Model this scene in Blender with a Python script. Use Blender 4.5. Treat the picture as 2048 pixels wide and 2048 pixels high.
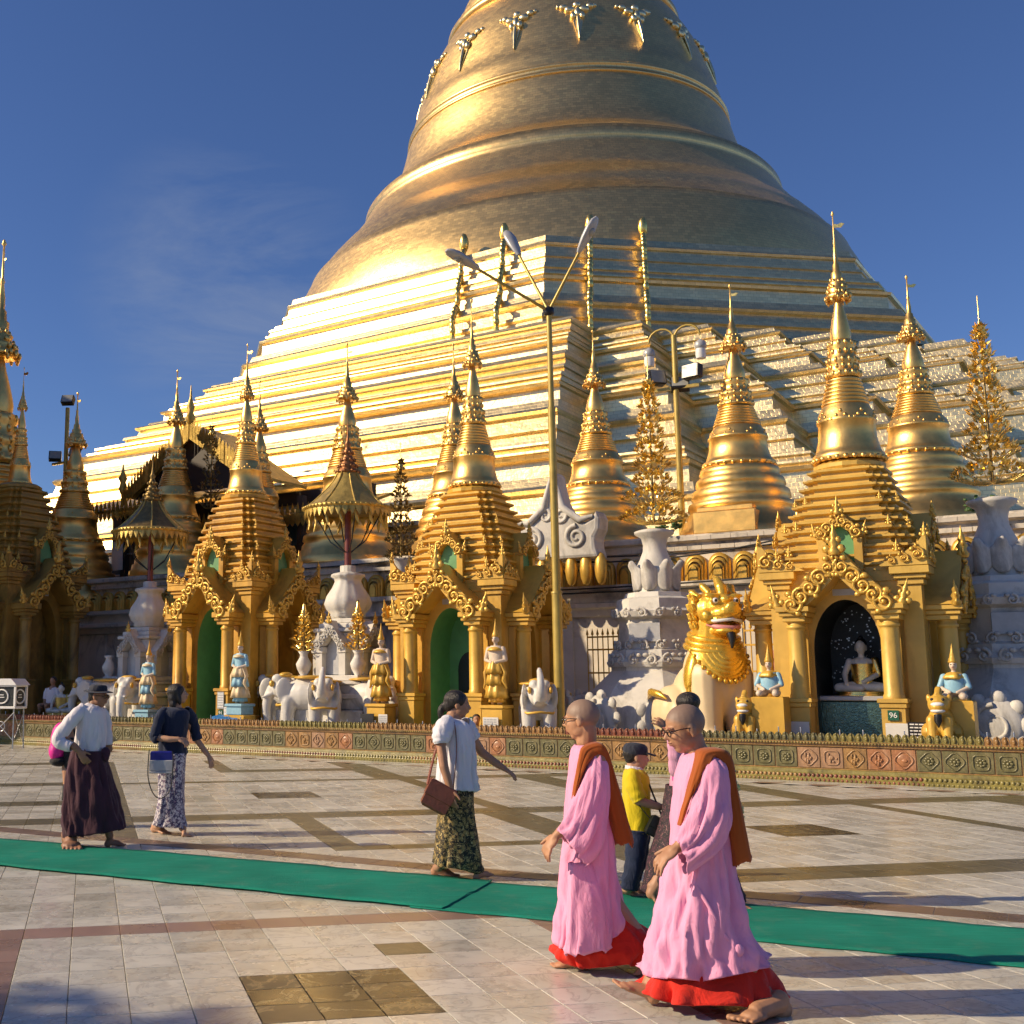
import bpy, bmesh, math, random
from mathutils import Vector, Matrix, noise
for _o in list(bpy.data.objects):
    bpy.data.objects.remove(_o, do_unlink=True)
S = bpy.context.scene
COL = S.collection
PI = math.pi
R = math.radians
# ------------------------------------------------------------------ camera
FPX, CX, CY, CAMH = 2290.0, 683.0, 1024.0, 1.6      # the photo is an off-centre crop: principal point at (683, 1024) of 2048
PITCH = math.atan(343 / FPX)
cam = bpy.data.cameras.new('camera')
cam.sensor_width = 36.0
cam.lens = FPX / 2048 * 36.0
cam.shift_x = (1024 - CX) / 2048
cam.clip_start = 0.1
cam.clip_end = 5000
camo = bpy.data.objects.new('camera', cam)
COL.objects.link(camo)
camo.location = (0, 0, CAMH)
camo.rotation_euler = (PI / 2 + PITCH, 0, 0)
S.camera = camo
# ------------------------------------------------------------------ sky and sun
SUN_EL, SUN_AZ = R(29), R(184.6)          # light travels towards +x, slightly away from the camera
sdir = Vector((math.cos(SUN_EL) * math.cos(SUN_AZ), math.cos(SUN_EL) * math.sin(SUN_AZ), math.sin(SUN_EL)))
world = bpy.data.worlds.new('World')
S.world = world
world.use_nodes = True
wn = world.node_tree
wn.nodes.clear()
wo = wn.nodes.new('ShaderNodeOutputWorld')
wb = wn.nodes.new('ShaderNodeBackground')
sky = wn.nodes.new('ShaderNodeTexSky')
sky.sky_type = 'NISHITA'
sky.sun_disc = False
sky.sun_elevation = SUN_EL
sky.sun_rotation = math.atan2(sdir.x, sdir.y)
sky.altitude = 0
sky.air_density = 1.0
sky.dust_density = 0.35
sky.ozone_density = 3.2
wtc = wn.nodes.new('ShaderNodeTexCoord')
wmp = wn.nodes.new('ShaderNodeMapping')
wmp.inputs['Scale'].default_value = (1.2, 1.2, 5.0)
wmp.inputs['Rotation'].default_value = (0.25, 0.5, 0.3)
wnz = wn.nodes.new('ShaderNodeTexNoise')
wnz.inputs['Scale'].default_value = 2.1
wnz.inputs['Detail'].default_value = 9
wnz.inputs['Roughness'].default_value = 0.62
wnz.inputs['Distortion'].default_value = 1.3
wcr = wn.nodes.new('ShaderNodeValToRGB')
wcr.color_ramp.elements[0].position = 0.40
wcr.color_ramp.elements[1].position = 0.80
wcr.color_ramp.elements[1].color = (0.46, 0.46, 0.46, 1)
wmx = wn.nodes.new('ShaderNodeMix')
wmx.data_type = 'RGBA'
wmx.inputs['B'].default_value = (5.5, 6.2, 7.6, 1)
L = wn.links.new
L(wtc.outputs['Generated'], wmp.inputs['Vector'])
L(wmp.outputs['Vector'], wnz.inputs['Vector'])
L(wnz.outputs['Fac'], wcr.inputs['Fac'])
# one thin wisp of cirrus hangs in the sky left of the stupa
wdt = wn.nodes.new('ShaderNodeVectorMath')
wdt.operation = 'DOT_PRODUCT'
_d = Vector(((455 - 683) / 2290, math.cos(PITCH) - (1024 - 570) / 2290 * math.sin(PITCH), math.sin(PITCH) + (1024 - 570) / 2290 * math.cos(PITCH))).normalized()
wdt.inputs[1].default_value = _d
wmr = wn.nodes.new('ShaderNodeMapRange')
wmr.interpolation_type = 'SMOOTHSTEP'
wmr.inputs['From Min'].default_value = 0.990
wmr.inputs['From Max'].default_value = 0.9995
wml = wn.nodes.new('ShaderNodeMath')
wml.operation = 'MULTIPLY'
L(wtc.outputs['Generated'], wdt.inputs[0])
L(wdt.outputs['Value'], wmr.inputs['Value'])
L(wmr.outputs['Result'], wml.inputs[0])
L(wcr.outputs['Color'], wml.inputs[1])
L(wml.outputs[0], wmx.inputs['Factor'])
wti = wn.nodes.new('ShaderNodeMix')
wti.data_type = 'RGBA'
wti.blend_type = 'MULTIPLY'
wti.inputs['Factor'].default_value = 1.0
wti.inputs['B'].default_value = (1.03, 1.22, 1.72, 1)      # deep tropical blue
L(sky.outputs['Color'], wti.inputs['A'])
L(wti.outputs['Result'], wmx.inputs['A'])
L(wmx.outputs['Result'], wb.inputs['Color'])
L(wb.outputs['Background'], wo.inputs['Surface'])
wb.inputs['Strength'].default_value = 0.053
sun = bpy.data.lights.new('sun', 'SUN')
sun.energy = 5.0
sun.angle = R(0.55)
sun.color = (1.0, 0.80, 0.54)
suno = bpy.data.objects.new('sun', sun)
COL.objects.link(suno)
suno.rotation_euler = sdir.to_track_quat('Z', 'Y').to_euler()
suno.location = (-40, 0, 60)
S.view_settings.view_transform = 'Standard'
S.view_settings.look = 'None'
S.view_settings.exposure = 0.2
S.view_settings.gamma = 1.0
S.view_settings.use_curve_mapping = False
S.render.engine = 'CYCLES'
S.cycles.max_bounces = 5
S.cycles.use_adaptive_sampling = True
S.cycles.adaptive_threshold = 0.035
S.cycles.use_denoising = True
S.cycles.sample_clamp_indirect = 6.0
S.cycles.diffuse_bounces = 3
S.cycles.glossy_bounces = 3
# ------------------------------------------------------------------ pixel helpers (full-resolution pixels of the photo)
CP, SP = math.cos(PITCH), math.sin(PITCH)
K = 2048 / 1932
def ray(u, v):
    a = (u - CX) / FPX
    b = (CY - v) / FPX
    return Vector((a, CP - b * SP, SP + b * CP))
def at(u, v, Y):
    d = ray(u, v)
    return d * (Y / d.y) + Vector((0, 0, CAMH))
def gnd(u, v, z=0.0):
    d = ray(u, v)
    return d * ((z - CAMH) / d.z) + Vector((0, 0, CAMH))
# frame of the platform wall: s runs along the wall to the right, w runs away from the plaza
WA = R(35)
CA, SA = math.cos(WA), math.sin(WA)
def W(s, w, z=0.0):
    return Vector((CA * s + SA * w, 25.0 - SA * s + CA * w, z))
WROT = -WA
# ------------------------------------------------------------------ materials
MATS = {}
class NT:
    def __init__(self, m):
        self.t = m.node_tree
        self.n = self.t.nodes
    def new(self, kind, **kw):
        x = self.n.new('ShaderNode' + kind)
        for k, v in kw.items():
            if k in x.inputs.keys():
                x.inputs[k].default_value = v
            else:
                setattr(x, k, v)
        return x
    def link(self, a, b):
        self.t.links.new(a, b)
    def math(self, op, a, b=None, c=None):
        x = self.n.new('ShaderNodeMath')
        x.operation = op
        for i, q in enumerate((a, b, c)):
            if q is None:
                continue
            if hasattr(q, 'is_output'):
                self.link(q, x.inputs[i])
            else:
                x.inputs[i].default_value = q
        return x.outputs[0]
    def mix(self, fac, a, b, kind='MIX'):
        x = self.n.new('ShaderNodeMix')
        x.data_type = 'RGBA'
        x.blend_type = kind
        for nm, q in (('Factor', fac), ('A', a), ('B', b)):
            s = x.inputs[nm] if nm == 'Factor' else [i for i in x.inputs if i.name == nm and i.type == 'RGBA'][0]
            if hasattr(q, 'is_output'):
                self.link(q, s)
            elif nm == 'Factor':
                s.default_value = q
            else:
                s.default_value = tuple(q) + (1,) if len(q) == 3 else q
        return [o for o in x.outputs if o.type == 'RGBA'][0]
    def ramp(self, fac, *stops):
        x = self.n.new('ShaderNodeValToRGB')
        e = x.color_ramp.elements
        while len(e) < len(stops):
            e.new(0.5)
        for i, (p, c) in enumerate(stops):
            e[i].position = p
            e[i].color = (c, c, c, 1) if not hasattr(c, '__len__') else tuple(c) + (1,)
        self.link(fac, x.inputs['Fac'])
        return x.outputs['Color']
def newmat(name):
    m = bpy.data.materials.new(name)
    m.use_nodes = True
    MATS[name] = m
    t = NT(m)
    return m, t, m.node_tree.nodes['Principled BSDF']
def mat(name, base, rough=0.5, metal=0.0, var=0.15, scale=6.0, bump=0.15, bscale=None, dirt=None, dirt_amt=0.0, spec=0.5, rvar=0.1, dist=0.01, sheen=0.0):
    m, t, p = newmat(name)
    tc = t.new('TexCoord')
    nz = t.new('TexNoise', Scale=scale, Detail=3.0, Roughness=0.62)
    t.link(tc.outputs['Object'], nz.inputs['Vector'])
    f = t.ramp(nz.outputs['Fac'], (0.28, 1 - var), (0.72, 1 + var))
    c = t.mix(1.0, base, f, 'MULTIPLY')
    if dirt:
        d = t.new('TexNoise', Scale=scale * 0.55, Detail=5.0, Roughness=0.7, Distortion=0.6)
        mp = t.new('Mapping')
        mp.inputs['Scale'].default_value = (1.0, 1.0, 0.45)
        mp.inputs['Location'].default_value = (3.1, 7.7, 1.3)
        t.link(tc.outputs['Object'], mp.inputs['Vector'])
        t.link(mp.outputs['Vector'], d.inputs['Vector'])
        c = t.mix(t.ramp(d.outputs['Fac'], (0.5, 0.0), (0.68, dirt_amt)), c, dirt)
    t.link(c, p.inputs['Base Color'])
    p.inputs['Metallic'].default_value = metal
    p.inputs['Specular IOR Level'].default_value = spec
    r = t.math('MULTIPLY_ADD', nz.outputs['Fac'], rvar * 2, rough - rvar)
    t.link(r, p.inputs['Roughness'])
    if sheen:
        p.inputs['Sheen Weight'].default_value = sheen
    if bump:
        b2 = t.new('TexNoise', Scale=bscale or scale * 5, Detail=2.0, Roughness=0.6)
        t.link(tc.outputs['Object'], b2.inputs['Vector'])
        bp = t.new('Bump', Strength=bump, Distance=dist)
        t.link(b2.outputs['Fac'], bp.inputs['Height'])
        t.link(bp.outputs['Normal'], p.inputs['Normal'])
    return m
def plate_mat(name, base, rough, bw, bh, tilt=0.35, var=0.25, metal=1.0):
    """gilded plates laid in courses; UVs are in metres"""
    m, t, p = newmat(name)
    uv = t.new('UVMap')
    br = t.new('TexBrick', Scale=1.0)
    br.inputs['Color1'].default_value = (0, 0, 0, 1)
    br.inputs['Color2'].default_value = (1, 1, 1, 1)
    br.inputs['Mortar'].default_value = (0.5, 0.5, 0.5, 1)
    br.inputs['Mortar Size'].default_value = 0.010
    br.inputs['Mortar Smooth'].default_value = 0.3
    br.inputs['Brick Width'].default_value = bw
    br.inputs['Row Height'].default_value = bh
    t.link(uv.outputs['UV'], br.inputs['Vector'])
    nz = t.new('TexNoise', Scale=0.35, Detail=3.0, Roughness=0.6)
    t.link(uv.outputs['UV'], nz.inputs['Vector'])
    bwv = t.new('RGBToBW')
    t.link(br.outputs['Color'], bwv.inputs['Color'])
    k = t.math('MULTIPLY_ADD', bwv.outputs[0], var, 1 - var * 0.5)
    k2 = t.math('MULTIPLY_ADD', nz.outputs['Fac'], 0.3, 0.85)
    kk = t.math('MULTIPLY', k, k2)
    c = t.mix(1.0, base, kk, 'MULTIPLY')
    c = t.mix(br.outputs['Fac'], c, tuple(x * 0.72 for x in base))
    t.link(c, p.inputs['Base Color'])
    p.inputs['Metallic'].default_value = metal
    r = t.math('MULTIPLY_ADD', bwv.outputs[0], 0.05, rough - 0.025)
    t.link(r, p.inputs['Roughness'])
    # each plate leans its own way: a cellular slope field plus hammered noise
    nv = t.new('TexNoise', Scale=2.6 / max(bw, 0.05) * 0.35, Detail=2.0, Roughness=0.7)
    t.link(uv.outputs['UV'], nv.inputs['Vector'])
    hgt = t.math('MULTIPLY_ADD', br.outputs['Fac'], -0.35, nv.outputs['Fac'])
    bp = t.new('Bump', Strength=tilt, Distance=0.05)
    t.link(hgt, bp.inputs['Height'])
    t.link(bp.outputs['Normal'], p.inputs['Normal'])
    return m
plate_mat('stupa_plates', (0.96, 0.65, 0.26), 0.38, 0.34, 0.19, 0.14, 0.15)
plate_mat('terrace_plates', (0.93, 0.73, 0.38), 0.35, 0.30, 0.17, 0.28, 0.2)
mat('gold_leaf', (0.92, 0.58, 0.18), 0.39, 1.0, 0.16, 3.0, 0.25, 26, rvar=0.08)
mat('gold_bright', (0.92, 0.66, 0.20), 0.28, 1.0, 0.12, 5.0, 0.35, 30, rvar=0.08)
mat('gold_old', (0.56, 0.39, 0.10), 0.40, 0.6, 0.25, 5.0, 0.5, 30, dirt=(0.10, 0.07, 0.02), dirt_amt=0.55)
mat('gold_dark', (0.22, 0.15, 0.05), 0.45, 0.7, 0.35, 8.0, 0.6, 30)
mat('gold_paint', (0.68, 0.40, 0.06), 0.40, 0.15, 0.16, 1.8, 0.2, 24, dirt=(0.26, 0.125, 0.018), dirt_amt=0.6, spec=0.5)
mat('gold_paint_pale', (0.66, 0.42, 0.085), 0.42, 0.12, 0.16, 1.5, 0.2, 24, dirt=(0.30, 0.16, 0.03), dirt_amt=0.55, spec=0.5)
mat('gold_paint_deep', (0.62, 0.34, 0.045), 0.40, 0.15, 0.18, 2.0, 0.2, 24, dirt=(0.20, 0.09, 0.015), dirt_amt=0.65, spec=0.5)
mat('gold_scroll', (0.66, 0.40, 0.075), 0.34, 0.45, 0.15, 6.0, 0.3, 40)
mat('white_plaster', (0.60, 0.575, 0.52), 0.6, 0, 0.10, 3.0, 0.3, 30, dirt=(0.16, 0.15, 0.135), dirt_amt=0.55)
mat('old_plaster', (0.70, 0.63, 0.52), 0.75, 0, 0.12, 1.3, 0.35, 18, dirt=(0.035, 0.03, 0.025), dirt_amt=0.85)
mat('elephant_white', (0.63, 0.61, 0.565), 0.5, 0, 0.07, 5.0, 0.2, 20, dirt=(0.26, 0.23, 0.19), dirt_amt=0.45)
mat('niche_green', (0.12, 0.32, 0.13), 0.5, 0, 0.12, 4.0, 0.1, 30)
mat('niche_dark', (0.012, 0.014, 0.012), 0.35, 0, 0.5, 30.0, 0.6, 60)
mat('cream_paint', (0.72, 0.56, 0.33), 0.45, 0, 0.05, 3.0, 0.06, 20)
mat('lion_gold', (0.85, 0.52, 0.07), 0.28, 0.6, 0.10, 8.0, 0.3, 50)
mat('pale_blue_paint', (0.25, 0.46, 0.58), 0.45, 0, 0.12, 12.0, 0.2, 40)
mat('pale_skin_paint', (0.62, 0.50, 0.38), 0.5, 0, 0.1, 12.0, 0.15, 40)
mat('black_paint', (0.012, 0.011, 0.012), 0.4, 0, 0.2, 10.0, 0.2, 40)
mat('white_paint', (0.78, 0.77, 0.73), 0.4, 0, 0.05, 10.0, 0.05, 40)
mat('red_paint', (0.30, 0.055, 0.045), 0.45, 0, 0.15, 8.0, 0.1, 40)
mat('pink_paint', (0.62, 0.25, 0.24), 0.5, 0, 0.1, 6.0, 0.1, 40)
mat('pole_paint', (0.46, 0.33, 0.075), 0.38, 0.25, 0.12, 4.0, 0.1, 30, dirt=(0.14, 0.09, 0.02), dirt_amt=0.5)
mat('lamp_grey', (0.42, 0.42, 0.42), 0.4, 0.2, 0.1, 8.0, 0.05, 40)
mat('lamp_glass', (0.30, 0.30, 0.27), 0.15, 0.0, 0.1, 8.0, 0.0)
mat('dark_metal', (0.03, 0.03, 0.034), 0.4, 0.5, 0.2, 8.0, 0.1, 40)
mat('steel', (0.45, 0.45, 0.45), 0.3, 0.9, 0.1, 8.0, 0.05, 40)
mat('cable', (0.02, 0.02, 0.02), 0.6, 0, 0.1, 8.0, 0.0)
mat('tarp_blue', (0.012, 0.13, 0.36), 0.45, 0, 0.15, 8.0, 0.4, 14)
mat('green_sign', (0.015, 0.10, 0.055), 0.4, 0, 0.1, 8.0, 0.0)
mat('mosaic', (0.10, 0.17, 0.14), 0.16, 0.75, 0.6, 30.0, 0.8, 34, spec=0.8)
mat('dark_timber', (0.035, 0.022, 0.016), 0.55, 0, 0.25, 6.0, 0.2, 30)
mat('maroon_post', (0.16, 0.035, 0.03), 0.4, 0, 0.15, 6.0, 0.1, 30)
mat('leaf_green', (0.05, 0.11, 0.025), 0.5, 0, 0.35, 3.0, 0.2, 20)
mat('bark', (0.10, 0.075, 0.05), 0.8, 0, 0.25, 6.0, 0.5, 20)
mat('marble_white', (0.70, 0.68, 0.62), 0.25, 0, 0.06, 5.0, 0.05, 20)
mat('blue_glass', (0.10, 0.17, 0.24), 0.15, 0.1, 0.2, 3.0, 0.0)
mat('gold_aged_shade', (0.34, 0.20, 0.04), 0.5, 0.15, 0.25, 2.2, 0.3, 24, dirt=(0.05, 0.03, 0.012), dirt_amt=0.7)  # weathered gold, darkened to carry the far-left shrine's shade in its colour
# ------------------------------------------------------------------ mesh helpers
class MB:
    def __init__(self):
        self.v, self.f, self.uv, self.sm = [], [], [], []
        self.M = Matrix()
    def add(self, vs, fs, smooth=False, uvs=None):
        o = len(self.v)
        self.v += [tuple(self.M @ Vector(p)) for p in vs]
        for i, q in enumerate(fs):
            self.f.append(tuple(o + k for k in q))
            self.sm.append(smooth)
            self.uv.append(uvs[i] if uvs else None)
    def box(self, x0, x1, y0, y1, z0, z1, ch=0.0):
        if ch <= 0:
            vs = [(x, y, z) for z in (z0, z1) for x, y in ((x0, y0), (x1, y0), (x1, y1), (x0, y1))]
            self.add(vs, [(3, 2, 1, 0), (4, 5, 6, 7), (0, 1, 5, 4), (1, 2, 6, 5), (2, 3, 7, 6), (3, 0, 4, 7)])
        else:
            def ring(z, i):
                return [(x0 + i, y0 + i, z), (x1 - i, y0 + i, z), (x1 - i, y1 - i, z), (x0 + i, y1 - i, z)]
            vs = ring(z0, ch) + ring(z0 + ch, 0) + ring(z1 - ch, 0) + ring(z1, ch)
            fs = [(3, 2, 1, 0), (12, 13, 14, 15)]
            for k in range(3):
                for j in range(4):
                    a, b = k * 4 + j, k * 4 + (j + 1) % 4
                    fs.append((a, b, b + 4, a + 4))
            self.add(vs, fs)
    def rings(self, rings, smooth=True, cap0=True, cap1=True, closed=True):
        """skin a list of equal-length vertex rings"""
        n = len(rings[0])
        vs = [p for r in rings for p in r]
        fs, uvs = [], []
        vacc = 0.0
        for k in range(len(rings) - 1):
            A, B = Vector(rings[k][0]), Vector(rings[k + 1][0])
            dv = (B - A).length
            uacc = 0.0
            for j in range(n if closed else n - 1):
                a, b = k * n + j, k * n + (j + 1) % n
                du = (Vector(vs[b]) - Vector(vs[a])).length
                fs.append((a, b, b + n, a + n))
                uvs.append(((uacc, vacc), (uacc + du, vacc), (uacc + du, vacc + dv), (uacc, vacc + dv)))
                uacc += du
            vacc += dv
        self.add(vs, fs, smooth, uvs)
        if cap0:
            self.add(rings[0], [tuple(range(n))[::-1]])
        if cap1:
            self.add(rings[-1], [tuple(range(n))])
    def lathe(self, prof, n=32, c=(0, 0, 0), smooth=True, rot=0.0, flute=None, cap0=True, cap1=True):
        rs = []
        for r, z in prof:
            ring = []
            for j in range(n):
                a = rot + 2 * PI * j / n
                rr = r * (flute(a, z) if flute else 1.0)
                ring.append((c[0] + rr * math.cos(a), c[1] + rr * math.sin(a), c[2] + z))
            rs.append(ring)
        self.rings(rs, smooth, cap0, cap1)
    def sweep(self, plan, prof, smooth=False, cap0=False, cap1=True, c=(0, 0)):
        """plan(offset) -> list of (x, y); prof: list of (offset, z)"""
        rs = [[(c[0] + x, c[1] + y, z) for x, y in plan(o)] for o, z in prof]
        self.rings(rs, smooth, cap0, cap1)
    def tube(self, path, rad, n=8, cap=True, smooth=True, flat=1.0):
        pts = [Vector(p) for p in path]
        rr = rad if hasattr(rad, '__len__') else [rad] * len(pts)
        rs = []
        up = Vector((0, 0, 1))
        prev = None
        for i, p in enumerate(pts):
            d = (pts[min(i + 1, len(pts) - 1)] - pts[max(i - 1, 0)])
            if d.length < 1e-9:
                d = Vector((0, 0, 1))
            d.normalize()
            if prev is None:
                ref = up if abs(d.dot(up)) < 0.9 else Vector((1, 0, 0))
                x = d.cross(ref).normalized()
            else:
                x = (prev - d * prev.dot(d))
                x = x.normalized() if x.length > 1e-6 else d.orthogonal().normalized()
            prev = x
            y = d.cross(x)
            rs.append([tuple(p + x * (rr[i] * math.cos(2 * PI * j / n)) + y * (rr[i] * flat * math.sin(2 * PI * j / n))) for j in range(n)])
        self.rings(rs, smooth, cap, cap)
    def ell(self, c, r, nu=12, nv=8, rot=None):
        c = Vector(c)
        r = r if hasattr(r, '__len__') else (r, r, r)
        q = rot.to_matrix() if rot is not None else Matrix.Identity(3)
        vs = [tuple(c + q @ Vector((0, 0, -r[2])))]
        for i in range(1, nv):
            th = PI * i / nv
            for j in range(nu):
                a = 2 * PI * j / nu
                vs.append(tuple(c + q @ Vector((r[0] * math.sin(th) * math.cos(a), r[1] * math.sin(th) * math.sin(a), -r[2] * math.cos(th)))))
        vs.append(tuple(c + q @ Vector((0, 0, r[2]))))
        fs = []
        last = len(vs) - 1
        for j in range(nu):
            fs.append((0, 1 + (j + 1) % nu, 1 + j))
            fs.append((last, last - nu + j, last - nu + (j + 1) % nu))
        for i in range(nv - 2):
            for j in range(nu):
                a, b = 1 + i * nu + j, 1 + i * nu + (j + 1) % nu
                fs.append((a, b, b + nu, a + nu))
        self.add(vs, fs, True)
    def limb(self, p0, r0, p1, r1, n=10):
        """tapered capsule"""
        p0, p1 = Vector(p0), Vector(p1)
        d = (p1 - p0)
        L_ = max(d.length, 1e-6)
        d.normalize()
        path, rad = [], []
        for k in range(4):
            a = PI / 2 * k / 3
            path.append(p0 - d * r0 * math.cos(a))
            rad.append(max(r0 * math.sin(a), r0 * 0.05))
        for k in range(4):
            a = PI / 2 * k / 3
            path.append(p1 + d * r1 * math.sin(a))
            rad.append(max(r1 * math.cos(a), r1 * 0.05))
        self.tube(path, rad, n)
    def poly(self, pts, y0, y1, axis='xz', smooth=False):
        """extrude a closed outline drawn in the x-z plane along y"""
        n = len(pts)
        vs = [(x, y0, z) for x, z in pts] + [(x, y1, z) for x, z in pts]
        fs = [tuple(range(n)), tuple(range(2 * n - 1, n - 1, -1))]
        for j in range(n):
            k = (j + 1) % n
            fs.append((j, j + n, k + n, k))
        self.add(vs, fs, smooth)
    def mesh(self, name):
        me = bpy.data.meshes.new(name)
        me.from_pydata(self.v, [], self.f)
        me.polygons.foreach_set('use_smooth', self.sm)
        if any(u is not None for u in self.uv):
            ul = me.uv_layers.new(name='UVMap')
            flat = []
            for q, u in zip(self.f, self.uv):
                if u is None:
                    for k in q:
                        p = self.v[k]
                        flat += [p[0] + p[1], p[2]]
                else:
                    for x in u:
                        flat += [x[0], x[1]]
            ul.data.foreach_set('uv', flat)
        me.update()
        return me
    def build(self, name, material, parent=None, **kw):
        me = self.mesh(name)
        if material:
            me.materials.append(MATS[material])
        o = bpy.data.objects.new(name, me)
        COL.objects.link(o)
        if parent:
            o.parent = parent
        tag(o, **kw)
        return o
def tag(o, label=None, cat=None, group=None, kind=None):
    if label: o['label'] = label
    if cat: o['category'] = cat
    if group: o['group'] = group
    if kind: o['kind'] = kind
    return o
def empty(name, loc=(0, 0, 0), rz=0.0, label=None, cat=None, group=None, kind=None, scale=1.0):
    o = bpy.data.objects.new(name, None)
    COL.objects.link(o)
    o.empty_display_size = 0.2
    o.location = loc
    o.rotation_euler = (0, 0, rz)
    o.scale = (scale, scale, scale) if not hasattr(scale, '__len__') else scale
    return tag(o, label, cat, group, kind)
def link_mesh(name, me, parent, M=None, **kw):
    o = bpy.data.objects.new(name, me)
    COL.objects.link(o)
    o.parent = parent
    if M is not None:
        o.matrix_local = M
    tag(o, **kw)
    return o
def copy_tree(o, parent=None):
    kids = list(o.children)
    c = o.copy()
    COL.objects.link(c)
    c.parent = parent
    for ch in kids:
        copy_tree(ch, c)
    return c
def mods(o, voxel=None, smooth=0, solid=0, sub=0, bevel=0):
    if voxel:
        r = o.modifiers.new('remesh', 'REMESH')
        r.mode = 'VOXEL'
        r.voxel_size = voxel
        r.use_smooth_shade = True
    if smooth:
        q = o.modifiers.new('smooth', 'SMOOTH')
        q.factor = 0.5
        q.iterations = smooth
    if sub:
        q = o.modifiers.new('sub', 'SUBSURF')
        q.levels = sub
        q.render_levels = sub
    if solid:
        q = o.modifiers.new('solid', 'SOLIDIFY')
        q.thickness = solid
        q.offset = 0
    if bevel:
        q = o.modifiers.new('bevel', 'BEVEL')
        q.width = bevel
        q.segments = 2
        q.limit_method = 'ANGLE'
    return o
def lerp(a, b, t):
    return a + (b - a) * t
def spline(pts, n):
    """Catmull-Rom through tuples"""
    P = [Vector(p) for p in pts]
    out = []
    m = len(P) - 1
    for i in range(m):
        p0, p1, p2, p3 = P[max(i - 1, 0)], P[i], P[i + 1], P[min(i + 2, m)]
        for k in range(n):
            t = k / n
            out.append(0.5 * ((2 * p1) + (p2 - p0) * t + (2 * p0 - 5 * p1 + 4 * p2 - p3) * t * t + (3 * p1 - p0 - 3 * p2 + p3) * t ** 3))
    out.append(P[-1])
    return out
# ================================================================== the plaza floor
GA = R(12.3)
E1 = Vector((math.cos(GA), math.sin(GA)))
E2 = Vector((-math.sin(GA), math.cos(GA)))
GO = Vector((-2.02, 7.57))
TS = 0.305
def tile_mat(name, c1, c2, rough, vein=(0.2, 0.18, 0.16), vein_amt=0.4, vscale=3.0, metal=0.0, spec=0.5):
    m, t, p = newmat(name)
    g = t.new('NewGeometry')
    mp = t.new('Mapping', vector_type='TEXTURE')
    mp.inputs['Location'].default_value = (GO.x, GO.y, 0)
    mp.inputs['Rotation'].default_value = (0, 0, GA)
    mp.inputs['Scale'].default_value = (TS, TS, 1e6)
    t.link(g.outputs['Position'], mp.inputs['Vector'])
    fl = t.new('VectorMath', operation='FLOOR')
    t.link(mp.outputs['Vector'], fl.inputs[0])
    wn_ = t.new('TexWhiteNoise')
    t.link(fl.outputs[0], wn_.inputs['Vector'])
    off = t.new('VectorMath', operation='SCALE')
    off.inputs['Scale'].default_value = 7.0
    t.link(wn_.outputs['Color'], off.inputs[0])
    pos = t.new('VectorMath', operation='ADD')
    t.link(g.outputs['Position'], pos.inputs[0])
    t.link(off.outputs[0], pos.inputs[1])
    nz = t.new('TexNoise', Scale=vscale, Detail=5.0, Roughness=0.62, Distortion=1.4)
    t.link(pos.outputs[0], nz.inputs['Vector'])
    big = t.new('TexNoise', Scale=0.5, Detail=2.0)
    t.link(g.outputs['Position'], big.inputs['Vector'])
    c = t.mix(wn_.outputs['Value'], c1, c2)
    v = t.math('ABSOLUTE', t.math('SUBTRACT', nz.outputs['Fac'], 0.5))
    c = t.mix(t.ramp(v, (0.0, vein_amt), (0.035, 0.0)), c, vein)
    cl = t.new('TexNoise', Scale=vscale * 0.8, Detail=4.0, Roughness=0.7)
    t.link(pos.outputs[0], cl.inputs['Vector'])
    c = t.mix(1.0, c, t.ramp(cl.outputs['Fac'], (0.25, 0.80), (0.75, 1.14)), 'MULTIPLY')
    c = t.mix(1.0, c, t.ramp(big.outputs['Fac'], (0.3, 0.88), (0.7, 1.08)), 'MULTIPLY')
    t.link(c, p.inputs['Base Color'])
    p.inputs['Specular IOR Level'].default_value = spec
    r = t.math('MULTIPLY_ADD', cl.outputs['Fac'], 0.28, rough - 0.14)
    r = t.math('MULTIPLY_ADD', wn_.outputs['Value'], 0.10, r)
    t.link(r, p.inputs['Roughness'])
    bn = t.new('TexNoise', Scale=2.4, Detail=3.0)
    t.link(g.outputs['Position'], bn.inputs['Vector'])
    bp = t.new('Bump', Strength=0.12, Distance=0.02)
    t.link(bn.outputs['Fac'], bp.inputs['Height'])
    t.link(bp.outputs['Normal'], p.inputs['Normal'])
    return m
tile_mat('tile_light', (0.50, 0.475, 0.40), (0.63, 0.605, 0.52), 0.24, vein=(0.22, 0.19, 0.16), vein_amt=0.45)
tile_mat('tile_white', (0.66, 0.64, 0.57), (0.74, 0.72, 0.65), 0.26, vein_amt=0.2)
tile_mat('tile_olive', (0.105, 0.09, 0.05), (0.15, 0.128, 0.072), 0.28, vein=(0.30, 0.26, 0.16), vein_amt=0.3)
tile_mat('tile_pink', (0.25, 0.155, 0.115), (0.32, 0.20, 0.155), 0.28, vein_amt=0.2)
tile_mat('tile_brown', (0.15, 0.095, 0.065), (0.20, 0.13, 0.095), 0.28, vein_amt=0.2)
tile_mat('tile_dark', (0.030, 0.025, 0.018), (0.055, 0.046, 0.032), 0.21, vein=(0.34, 0.27, 0.14), vein_amt=0.6, vscale=2.2, spec=0.28)
mat('grout', (0.22, 0.20, 0.17), 0.8, 0, 0.2, 3.0, 0.3, 30)
gb = MB()
gb.add([(-1500, -1500, -0.02), (1500, -1500, -0.02), (1500, 1500, -0.02), (-1500, 1500, -0.02)], [(0, 1, 2, 3)])
gb.build('ground', 'grout', kind='structure')
floor = empty('plaza_floor', kind='structure')
FC = Vector((5.0, 13.0))
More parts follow.
